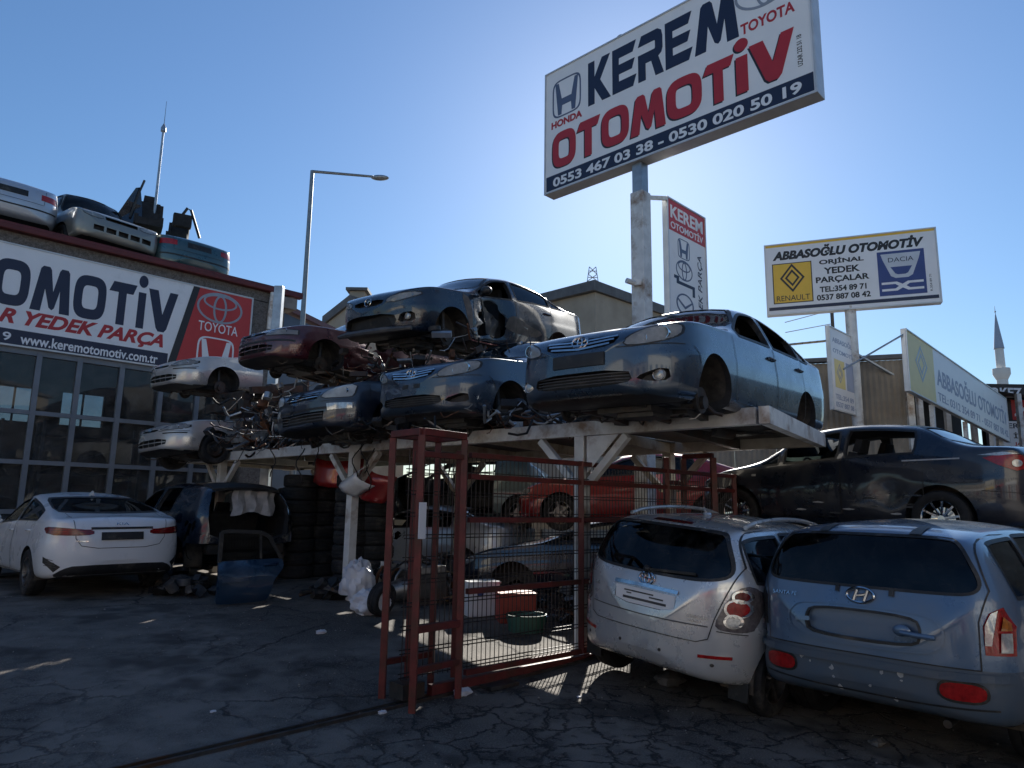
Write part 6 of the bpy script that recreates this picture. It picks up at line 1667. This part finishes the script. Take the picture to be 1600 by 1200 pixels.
# ---------------------------------------------------------------- sliding gate
g0 = Vector((-.81, 6.3, 0)); gd = Vector((math.cos(rad(43)), math.sin(rad(43)), 0)); gn = Vector((-gd.y, gd.x, 0))
def gp(t, n=0, z=0): p = g0 + gd * t + gn * n; return Vector((p.x, p.y, z))
gz = G(g0.x, g0.y)
gate = empty('sliding_gate'); tag(gate, 'dark red steel sliding gate with wire mesh panels', 'gate')
GT = gz + 2.18
GL_ = 5.4
def pg(name, a, b, w=.06, h=.06, mat='red_steel', par=gate): return MB().beam(a, b, w, h).build(name, mat, par, .004)
# leaf
for t in (.46, 2.15, 3.75, 5.35): pg('post', gp(t, 0, gz + .14 + .0), gp(t, 0, GT - .05), .058, .058)
for z_ in (.16, .86, 1.5, 2.10, 1.9): pg('rail', gp(.586, 0, gz + z_), gp(GL_, 0, gz + z_), .05, .05)
pg('bottom_rail', gp(.2, 0, gz + .07), gp(GL_, 0, gz + .07), .07, .09)
m = MB(); t = -.08
while t < GL_ - .05:
    m.beam(gp(t, .03, gz + .18), gp(t, .03, GT - .08), .008, .008); t += .055
z_ = .2
while z_ < 2.06:
    m.beam(gp(-.1, .036, gz + z_), gp(GL_, .036, gz + z_), .009, .009)
    m.beam(gp(-.1, .045, gz + z_ + .03), gp(GL_, .045, gz + z_ + .03), .009, .009); z_ += .19
o = m.build('wire_mesh', 'wire', gate); o['kind'] = 'stuff'
# guide tower at the near end
tw = empty('gate_tower'); tag(tw, 'tall dark red guide frame of four posts at the near end of the gate', 'frame')
tower = [(-.12, -.20), (-.12, .24), (.40, -.14), (.42, .28), (.15, .26)]
for t, n in tower: pg('post', gp(t, n, G(*gp(t, n).xy) - .02), gp(t, n, GT + .04), .058, .058, par=tw)
for (a, b) in ((0, 1), (0, 2), (1, 4), (4, 3), (2, 3)):
    pa, pb = tower[a], tower[b]; pg('top_rail', gp(*pa, GT + .07), gp(*pb, GT + .07), .06, .06, par=tw)
pg('cross_rail', gp(-.12, -.20, gz + .30), gp(.40, -.14, gz + .30), .05, .05, par=tw); pg('cross_rail', gp(-.12, .24, gz + .30), gp(.42, .28, gz + .30), .05, .05, par=tw); pg('cross_rail', gp(-.12, -.20, GT - .12), gp(.40, -.14, GT - .12), .04, .05, par=tw)
pg('cross_rail', gp(-.12, -.20, gz + .62), gp(.40, -.14, gz + .62), .05, .06, par=tw)
MB().box(gp(-.12, -.245, gz + 1.5), (.07, .012, .30), Matrix.Rotation(rad(43), 3, 'Z')).build('paper_notice', 'box_white', tw)
for n_ in (.05,): MB().box(gp(.0, n_, gz + .10), (.22, .2, .12), Matrix.Rotation(rad(43), 3, 'Z')).build('roller_housing', 'dark_steel', tw)
m = MB(); m.lathe([(.03, -.02), (.06, -.02), (.05, 0), (.06, .02), (.03, .02)], 16, 'y'); 
# far guide frame
tw2 = empty('gate_tower'); tag(tw2, 'red guide frame at the far end of the gate under the rack', 'frame')
for t, n in ((4.5, .25), (4.5, -.2), (4.1, .25)): pg('post', gp(t, n, G(*gp(t, n).xy) - .02), gp(t, n, GT + .12), .07, .07, par=tw2)
pg('top_rail', gp(4.5, .25, GT + .15), gp(4.5, -.2, GT + .15), .06, .06, par=tw2); pg('top_rail', gp(4.5, .25, GT - .2), gp(4.1, .25, GT - .2), .05, .05, par=tw2)
# ground rail
def gr(t, n=0):
    p = gp(t, n); p.z = G(p.x, p.y) + .012 * noise.noise(Vector((p.x * .6, p.y * .6, 0))); return p
rl = empty('ground_rail'); tag(rl, 'worn steel gate rail set in the asphalt', 'rail')
for n_, nm, wd, hh in ((-.045, 'rail_bar', .022, .05), (.045, 'rail_bar', .022, .04), (0, 'rail_bed', .055, .012)):
    for k in range(24):
        a, b = gr(-5.5 + k * .5, n_), gr(-5.5 + (k + 1) * .5, n_); m = MB(); m.beam(a, b, wd, hh); 
        if k == 0: mm = MB()
        mm.add(m.v, m.f)
    mm.build(nm, 'dark_steel', rl)
MB().box(gr(.9, -.12) + Vector((0, 0, .015)), (.34, .16, .03), Matrix.Rotation(rad(43), 3, 'Z')).build('foot_plate', 'dark_steel', rl)

# ---------------------------------------------------------------- tyres in stacks
tm = tyre_mesh(); k_ = 0
TS = [(at(463, 850, 13.2), 8), (at(497, 850, 13.6), 8), (at(553, 850, 11.95), 8), (at(586, 850, 12.0), 7), (at(455, 850, 14.3), 7)]
for si, (p, n) in enumerate(TS):
    for j in range(n):
        o = obj('tyre', tm, 'rubber'); o.rotation_euler = (PI / 2, 0, random.uniform(0, 6)); o.location = (p.x + random.uniform(-.03, .03), p.y + random.uniform(-.03, .03), G(p.x, p.y) + .115 + j * .228)
        tag(o, 'black tyre in the %s stack under the rack, %s' % (('left front', 'left middle', 'right front', 'right rear', 'left rear')[si], ('at the bottom', 'second from the bottom', 'third from the bottom', 'fourth from the bottom', 'fifth from the bottom', 'sixth from the bottom', 'seventh from the bottom', 'at the top')[j]), 'tyre', 'stacked tyres under the rack')
p = atz(595, 968, .27); o = obj('tyre', tm, 'rubber'); o.rotation_euler = (rad(10), rad(0), rad(60)); o.location = (p.x, p.y, G(p.x, p.y) + .21); o.scale = (.66, .7, .66); tag(o, 'small black tyre leaning by the white plastic bags', 'tyre')
p = at(312, 702, 14)

# ---------------------------------------------------------------- odds and ends
def bag(name, px, py, z, r, sc, label, mat='bag_white', seed=0):
    p = atz(px, py, z); g_ = G(p.x, p.y); m = MB(); n, mm_ = 48, 34; vs = []
    for i in range(mm_ + 1):
        th = PI * i / mm_
        for k in range(n):
            ph = 2 * PI * k / n; d = Vector((math.sin(th) * math.cos(ph), math.sin(th) * math.sin(ph), math.cos(th)))
            q = 1 + .26 * noise.noise(d * 2.1 + Vector((seed, 0, 0))) + .20 * abs(noise.noise(d * 4.0 + Vector((0, seed, 0)))) - .10 * abs(noise.noise(d * 7 + Vector((seed, seed, 0)))) + .02 * noise.noise(d * 15)
            vs.append(Vector((d.x * sc[0], d.y * sc[1], max(d.z, -.75) * sc[2])) * r * q)
    m.add(vs, [(i * n + k, (i + 1) * n + k, (i + 1) * n + (k + 1) % n, i * n + (k + 1) % n) for i in range(mm_) for k in range(n)], True)
    o = m.build(name, mat); o.location = (p.x, p.y, g_ + r * sc[2] * .72); tag(o, label, 'bag'); return o
bag('plastic_bag', 556, 945, .3, .25, (.95, .85, 1.3), 'tall crumpled white plastic bag beside the white rack post', seed=3)
bag('plastic_bag', 578, 962, .3, .22, (1.1, .8, .85), 'low crumpled white plastic bag in front of the small tyre', seed=8)
def crate(px, py, z, size, rz, label, mat, cat='box', name='storage_box', lid=None):
    p = atz(px, py, z); e = empty(name, (p.x, p.y, G(p.x, p.y)), rad(rz)); tag(e, label, cat); w_, d_, h_ = size
    MB().box((0, 0, h_ / 2), (w_, d_, h_), None, 1.04).build('box_body', mat, e, .015)
    MB().box((0, 0, h_ + .012), (w_ * 1.07, d_ * 1.07, .03)).build('lid', lid or mat, e, .008)
    return e
e = crate(750, 968, .25, (.42, .34, .42), 20, 'white cardboard box with a blue mark inside the gate', 'box_white')
m = MB(); m.lathe([(0, -.002), (.045, -.002), (.045, .002), (0, .002)], 14, 'y', (-.06, -.182, .3)); m.build('round_mark', 'sign_blue', e)
crate(805, 975, .25, (.46, .36, .34), 10, 'red plastic box on the ground inside the gate', 'box_red')
p = atz(822, 990, .22); e = empty('round_tub', (p.x, p.y, G(p.x, p.y))); tag(e, 'dark green round tub on its base inside the gate', 'tub'); m = MB(); m.lathe([(0, .02), (.2, .02), (.24, .2), (.25, .2), (.21, 0), (0, 0)], 24, 'z'); m.build('tub_wall', 'green_tub', e); m = MB(); m.lathe([(0, .15), (.225, .15)], 24, 'z'); m.build('contents', 'steel', e)
# wooden pallet and boards beside the post
p = atz(640, 880, .45); e = empty('wooden_pallet', (p.x, p.y, G(p.x, p.y) + .52), rad(20)); tag(e, 'weathered orange wooden pallet behind the plastic bags', 'pallet'); e.rotation_euler = (rad(6), rad(-4), rad(20))
for k in range(6): MB().box((0, -.42 + k * .17, .05), (1.25, .12, .025)).build('board', 'wood', e)
for x in (-.55, 0, .55): MB().box((x, 0, -.01), (.09, .95, .09)).build('bearer', 'wood', e)
# engine blocks and scrap
def engine(loc, rz, label, sc=1, seed=0, lean=0):
    rnd = random.Random(seed); e = empty('engine_block', loc, rz); e.scale = (sc,) * 3; e.rotation_euler = (lean, rnd.uniform(-.1, .1), rz); tag(e, label, 'engine')
    MB().box((0, 0, .25), (.55, .34, .34), None, .9).build('block', 'dark_steel', e, .02); MB().box((0, 0, .47), (.52, .26, .10)).build('cylinder_head', 'steel', e, .015)
    for k in range(4): m = MB(); x = -.19 + k * .127; m.tube([(x, .13, .42), (x, .26, .44), (x + .02, .33, .34), (x + .03, .34, .2)], .026, 8); m.build('manifold_pipe', 'rust' if k % 2 else 'steel', e)
    for y, z_, r in ((0, .2, .1), (.1, .36, .06), (-.1, .34, .065)): m = MB(); m.lathe([(0, -.02), (r, -.02), (r * .9, 0), (r, .02), (0, .02)], 18, 'x', (.3, y, z_)); m.build('pulley', 'steel', e)
    m = MB(); m.cyl((-.28, 0, .25), (-.62, .02, .2), .17, .11, 16); m.build('gearbox', 'steel', e)
    MB().box((0, 0, .05), (.45, .28, .1)).build('sump', 'dark_steel', e, .02)
    for k in range(4):
        a = Vector((rnd.uniform(-.3, .3), rnd.uniform(-.2, .2), .5)); b = a + Vector((rnd.uniform(-.5, .5), rnd.uniform(-.3, .3), rnd.uniform(-.35, .1))); m = MB(); m.tube([a, (a + b) / 2 + Vector((0, 0, .12)), b], .016, 6); m.build('hose', 'rubber', e)
    return e
def gl(px, py, z): p = atz(px, py, z); return (p.x, p.y, G(p.x, p.y))
engine(gl(668, 945, .33), .4, 'greasy engine block on the ground behind the red gate posts', 1.0, 1)
engine(gl(700, 915, .36), 1.9, 'engine block with rusty manifold lying behind the white box', 1.0, 2, .3)
engine(gl(625, 930, .38), 2.6, 'engine block under the wooden pallet by the plastic bags', .95, 3)
engine(gl(735, 900, .36), 1.1, 'engine block lying in front of the black windowless sedan', .9, 4, -.2)
# front subframe clutter on the rack between the silver compacts and the navy hatch
q = Vector((-3.5, 13.0, 0)); h_ = rad(-128)
e1 = engine((-3.55, 12.75, 2.70), h_ + 1.5, 'bare engine exposed on the rack right of the lower silver compact', 1.25, 11)
e1 = engine((-4.15, 13.5, 2.95), h_ + .4, 'bare engine tilted behind the black steel wheel on the rack', 1.15, 12, .5)
e1 = engine((-2.75, 11.9, 2.72), h_ + 1.2, 'bare engine exposed on the rack left of the navy hatchback grille', 1.1, 13, .2)
def chassis(o, yaw, label, sc=1, seed=0, mat='steel'):
    rnd = random.Random(seed); e = empty('chassis_frame', mat=pose(*o, yaw, 0, 0, sc)); tag(e, label, 'car part')
    for y in (-.5, .5): MB().beam((1.4, y, .3), (-1.6, y * 1.1, .25), .09, .12).build('side_rail', mat, e)
    MB().beam((1.4, -.66, .34), (1.4, .66, .34), .1, .16).build('front_crossmember', mat, e)
    MB().beam((.1, -.5, .28), (.1, .5, .28), .14, .08).build('crossmember', 'dark_steel', e)
    for y in (-.62, .62): MB().beam((1.3, y, .62), (.2, y * 1.05, .8), .1, .13).build('inner_wing_rail', mat, e); MB().box((.75, y * .92, .6), (.34, .2, .42)).build('strut_tower', 'dark_steel', e, .04)
    MB().box((.05, 0, .62), (.05, 1.3, .72)).build('bulkhead', 'dark_steel', e)
    MB().box((-.9, 0, .24), (1.8, 1.3, .04)).build('floor_pan', 'rust', e)
    for k in range(8):
        a = Vector((rnd.uniform(.1, 1.3), rnd.uniform(-.5, .5), rnd.uniform(.35, .8))); b = a + Vector((rnd.uniform(-.5, .5), rnd.uniform(-.4, .4), rnd.uniform(-.4, .2))); m = MB(); m.tube([a, (a + b) / 2 + Vector((0, 0, .1)), b], rnd.uniform(.01, .03), 6); m.build('hose', rnd.choice(('rubber', 'steel', 'plastic_black')), e)
    m = MB(); m.box((1.33, 0, .45), (.06, .9, .34)); m.build('radiator', 'dark_steel', e, .01)
    return e
chassis((-3.9, 13.9, 2.55), -127, 'stripped grey chassis front on the rack between the silver and navy cars', 1.0, 5)
chassis((-4.6, 14.6, 3.2), -128, 'second stripped chassis lying under the upper silver compact', 1.0, 6, 'dark_steel')
# props that carry the upper silver car
for k, (b, d) in enumerate(((9.6, .7), (11.2, .7), (9.6, 2.4), (11.2, 2.4))):
    p = rk(b, d); o = MB().box((0, 0, .62), (.09, .09, 1.24)).build('steel_prop', 'dark_steel'); o.location = (p.x, p.y, 2.66); tag(o, 'dark steel prop under the upper silver compact, %s' % ('near right', 'near left', 'far right', 'far left')[k], 'prop', 'props under the upper silver car')
# hanging red bumper pieces and cables below the rack
def shell_piece(loc, rz, label, mat, w_=.9, seed=0, tilt=0):
    m = MB(); vs = []; n = 14
    for j in range(5):
        for i in range(n + 1):
            u = -1 + 2 * i / n; vs.append((u * w_, -.22 * (1 - u * u) + .03 * noise.noise(Vector((u * 3, j, seed))), -.12 * j + .08 * u * u - .04 * math.sin(j)))
    m.add(vs, [(j * (n + 1) + i, j * (n + 1) + i + 1, (j + 1) * (n + 1) + i + 1, (j + 1) * (n + 1) + i) for j in range(4) for i in range(n)], True)
    o = m.build('bumper_cover', mat); o.location = loc; o.rotation_euler = (0, tilt, rz); sm = o.modifiers.new('s', 'SOLIDIFY'); sm.thickness = .008; tag(o, label, 'bumper'); return o
p = at(597, 738, 10.9); shell_piece(p, rad(-30), 'red bumper cover hanging behind the tyre stacks', 'paint_red', .30, 1, .5)
p = at(530, 722, 12.6); shell_piece(p, rad(-20), 'red bumper cover laid on top of the tyre stacks', 'paint_red', .5, 2, .05)
p = at(577, 745, 10.6); o = shell_piece(p, rad(-40), 'white wing panel scrap hanging beside the red bumper', 'paint_white', .18, 4, 1.2)
rnd = random.Random(21)
for k, (x0, y0, ln) in enumerate(((690, 640, .35), (560, 690, .5), (580, 700, .6), (497, 640, .8), (425, 690, .5), (448, 660, .4), (1015, 655, .12), (960, 660, .1), (470, 700, .5), (568, 690, .45))):
    dpt = 8.0 if x0 > 900 else 10.2; a = at(x0, y0, dpt); b = a - Vector((rnd.uniform(-.1, .1), 0, ln)); m = MB(); pts = [a.lerp(b, t) + Vector((.05 * math.sin(t * 7 + k), .03 * math.cos(t * 5), 0)) for t in [i / 8 for i in range(9)]]; m.tube(pts, .009, 5)
    o = m.build('hanging_cable', 'rubber'); tag(o, ('black cable hanging from the second blue sedan', 'black cable looped left of the gate tower', 'long black cable hanging beside the gate tower', 'longest black cable hanging left of the navy hatchback', 'black cable hanging under the exposed engine', 'short black cable hanging right of the steel wheel', 'short black cable hanging under the right-hand blue sedan', 'tiny black cable on the front beam under the blue sedan', 'black cable hanging midway along the front beam', 'black cable tangled by the left knee brace')[k], 'cable', 'loose cables under the rack')
# litter
for k, (px, py, lb, mt, s_) in enumerate(((722, 1081, 'crumpled white paper beside the gate foot plate', 'bag_white', .07), (597, 1112, 'small white scrap on the asphalt left of the gate tower', 'bag_white', .03), (905, 1087, 'tiny white bottle cap on the cracked asphalt', 'bag_white', .02), (1047, 1066, 'torn grey paper under the silver minivan', 'interior_grey', .12), (502, 976, 'small white rag near the white rack post', 'bag_white', .05), (1371, 1165, 'clear plastic cup lying behind the blue SUV', 'interior_grey', .05), (333, 1107, 'tiny white scrap in the middle of the open asphalt', 'bag_white', .02))):
    p = atz(px, py, G(0, 5.5)); p = atz(px, py, G(p.x, p.y)); m = MB(); m.sphere((0, 0, 0), s_, 10, 6, (1.3, 1, .45), .9); o = m.build('litter', mt); o.location = (p.x, p.y, G(p.x, p.y) + s_ * .4); tag(o, lb, 'litter')

# ---------------------------------------------------------------- the street side behind the viewer (seen in reflections)
struct(MB().box((0, -7.5, .0), (120, 3.0, .24)).build('pavement', 'concrete'))
cols = ['beige_render', 'pale_wall', 'concrete', 'pale_wall', 'beige_render', 'pale_wall']
x = -48
for k in range(6):
    w_ = (15, 17, 14, 18, 16, 17)[k]; h_ = (7.5, 9, 6.5, 8.5, 10, 7)[k]; e = empty('street_building', (x + w_ / 2, -15.5, 0))
    tag(e, ('two storey beige shop building across the street, far left', 'pale shop building across the street, left of the middle', 'low grey concrete workshop across the street', 'pale shop building across the street, right of the middle', 'tall beige building across the street', 'pale building across the street, far right')[k], 'building', 'shop row across the street')
    MB().box((0, -4, h_ / 2), (w_ - .1, 12, h_)).build('wall', cols[k], e); MB().box((0, -4, h_ + .12), (w_ + .3, 12.4, .24)).build('roof', 'roof_grey', e)
    n = int(w_ / 3.2)
    for j in range(n):
        xx = -w_ / 2 + (j + .5) * w_ / n; MB().box((xx, 2.02, 1.6), (w_ / n * .72, .1, 2.9)).build('shutter', ('grey_frame', 'gutter_red', 'blue_panel')[(j + k) % 3], e)
        MB().box((xx, 2.02, 5.2), (1.5, .1, 1.3)).build('window', 'dark_wall', e)
    MB().box((0, 2.1, 3.55), (w_ * .86, .18, .7)).build('sign_board', ('sign_white', 'sign_yellow', 'sign_red2', 'sign_white', 'sign_navy', 'sign_white')[k], e)
    x += w_ + .5

for k, (yy, w_, h_) in enumerate(((-8, 13, 7.5), (6, 13, 8.5), (18.2, 10, 6.5))):
    e = empty('side_building', (31, yy, 0)); tag(e, ('grey warehouse to the right of the viewer, nearest the street', 'beige warehouse to the right of the viewer, beside the yard', 'low warehouse to the right of the viewer, farthest back')[k], 'building', 'warehouses right of the yard')
    MB().box((0, 0, h_ / 2), (16, w_, h_)).build('wall', ('concrete', 'beige_render', 'corrugated')[k], e); MB().box((0, 0, h_ + .1), (16.4, w_ + .3, .2)).build('roof', 'roof_grey', e)
    for j in range(3): MB().box((-8.04, -w_ / 2 + (j + .5) * w_ / 3, 1.9), (.12, w_ / 3 * .7, 3.4)).build('roller_door', ('blue_panel', 'grey_frame', 'gutter_red')[j], e)
m = MB(); vs = []; fs = []; nx, ny = 60, 6
struct(MB().box((0, -3.4, -.03), (90, 4.6, .07)).build('bounce_apron', 'bounce_concrete'))  # unseen pale slab, added to bounce sunlight on to the shaded cars
# scrap heap under the rack and grit on the ground
def heap(name, spots, n, label, seed, mats):
    rnd = random.Random(seed); bm_ = MB()
    for i in range(n):
        cx, cy, r, h = rnd.choice(spots); a = rnd.uniform(0, 2 * PI); q = r * rnd.random() ** .6; x, y = cx + q * math.cos(a), cy + q * math.sin(a); z = G(x, y) + .05 + h * (1 - q / r) * rnd.random()
        R = Matrix.Rotation(rnd.uniform(0, 6.3), 3, 'Z') @ Matrix.Rotation(rnd.uniform(-1, 1), 3, 'X'); k = rnd.random(); d = R @ Vector((rnd.uniform(.1, .38), 0, 0)); c_ = Vector((x, y, z))
        if k < .3: bm_.box(c_, (rnd.uniform(.06, .3), rnd.uniform(.05, .22), rnd.uniform(.03, .15)), R)
        elif k < .55: bm_.tube([c_ - d, c_ + Vector((0, 0, rnd.uniform(-.02, .12))), c_ + d], rnd.uniform(.01, .035), 6)
        elif k < .7: bm_.cyl(c_, c_ + R @ Vector((0, 0, rnd.uniform(.03, .16))), rnd.uniform(.05, .13), n=12)
        elif k < .85:
            w_ = rnd.uniform(.12, .34); vs_ = [c_ + R @ Vector((u * w_, v * w_ * .6, .06 * math.sin(u * 3) + rnd.uniform(-.02, .02))) for v in (-1, 0, 1) for u in (-1, -.3, .4, 1)]
            bm_.add(vs_, [(r_ * 4 + c2, r_ * 4 + c2 + 1, r_ * 4 + c2 + 5, r_ * 4 + c2 + 4) for r_ in range(2) for c2 in range(3)])
        else: bm_.tube([c_ + Vector((.13 * math.cos(t), .13 * math.sin(t), .02 * math.sin(3 * t))) for t in [j * PI / 6 for j in range(12)]], .014, 5, closed=True)
    me = bm_.mesh(name, False); o = obj(name, me, mats); me.polygons.foreach_set('material_index', [hash((i // 6) * 7919) % len(mats) for i in range(len(me.polygons))]); o['kind'] = 'stuff'; tag(o, label, 'scrap'); return o
def gxy(px, py, z=.3): p = atz(px, py, z); return p.x, p.y
heap('scrap_heap', [(*gxy(660, 930), .55, .5), (*gxy(610, 925, .35), .45, .45), (*gxy(700, 905), .6, .6), (*gxy(760, 915), .6, .35), (*gxy(840, 940), .6, .3), (*gxy(880, 960), .5, .25), (*gxy(720, 950, .25), .4, .2)], 800, 'loose heap of greasy scrap parts behind the red gate', 3, ['dark_steel', 'steel', 'plastic_black', 'galv', 'rust', 'plastic_grey', 'chrome', 'rubber', 'cardboard', 'steel'])
heap('scrap_heap', [(*gxy(300, 925, .42), .5, .2), (*gxy(280, 915, .42), .4, .2), (*gxy(525, 930, .4), .3, .3)], 90, 'dark scrap bits under the stripped crossover and by the white post', 5, ['dark_steel', 'plastic_black', 'rubber', 'plastic_grey'])
rnd = random.Random(33)
def tangle(name, label, n, brange, drange, zrange, mats, seed, hang=.3):
    rnd = random.Random(seed); tb = MB(); ids = []
    for i in range(n):
        p = rk(rnd.uniform(*brange), rnd.uniform(*drange), rnd.uniform(*zrange)); k = rnd.random(); f0 = len(tb.f)
        R = Matrix.Rotation(rnd.uniform(0, 6.3), 3, 'Z') @ Matrix.Rotation(rnd.uniform(-.9, .9), 3, 'X')
        if k < .72:
            q = p + Vector((rnd.uniform(-.35, .35), rnd.uniform(-.35, .35), rnd.uniform(-hang, .12))); mid_ = (p + q) / 2 + Vector((rnd.uniform(-.08, .08), rnd.uniform(-.08, .08), -rnd.uniform(0, .12)))
            tb.tube([p, p.lerp(mid_, .6), mid_, mid_.lerp(q, .5) + Vector((0, 0, -.02)), q], rnd.choice((.006, .009, .014, .02)), 6)
        elif k < .86: tb.box(p, (rnd.uniform(.05, .3), rnd.uniform(.03, .14), rnd.uniform(.03, .12)), R)
        elif k < .95: tb.cyl(p, p + R @ Vector((0, 0, rnd.uniform(.04, .15))), rnd.uniform(.03, .09), n=10)
        else: tb.beam(p, p + R @ Vector((rnd.uniform(.2, .5), 0, 0)), .03, .015)
        ids += [rnd.randrange(len(mats))] * (len(tb.f) - f0)
    me = tb.mesh(name, False); o = obj(name, me, mats); me.polygons.foreach_set('material_index', ids); o['kind'] = 'stuff'; tag(o, label, 'scrap')
SM = ['dark_steel', 'steel', 'plastic_black', 'rubber', 'rust', 'dark_steel', 'galv']
tangle('engine_clutter', 'tangle of hoses, brackets and pipes between the silver and navy cars on the rack', 300, (6.6, 9.6), (-.9, .9), (2.72, 3.5), SM, 41)
tangle('engine_clutter', 'tangle of hoses and brackets under the maroon and topmost navy cars', 95, (3.4, 8.0), (-.3, 1.2), (3.75, 4.15), SM, 42, .25)
tangle('engine_clutter', 'tangle of pipes and brackets under the noses of the blue sedans', 220, (.3, 6.4), (-1.1, .9), (2.68, 2.86), SM, 43, .2)
rnd = random.Random(12); gm = MB()
for i in range(1500):
    x, y = rnd.uniform(-7, 6), rnd.uniform(2.5, 10.5); r = rnd.uniform(.003, .010) * (1.6 if rnd.random() < .08 else 1); z = G(x, y) + .012 * noise.noise(Vector((x * .6, y * .6, 0))) + r * .3
    gm.add([(x + r, y, z), (x - r * .7, y + r * .8, z), (x - r * .6, y - r * .9, z), (x, y, z + r * .9)], [(0, 1, 3), (1, 2, 3), (2, 0, 3)])
me = gm.mesh('grit', False); o = obj('grit', me, 'concrete'); o['kind'] = 'stuff'; tag(o, 'scattered grit and small stones on the asphalt', 'grit')
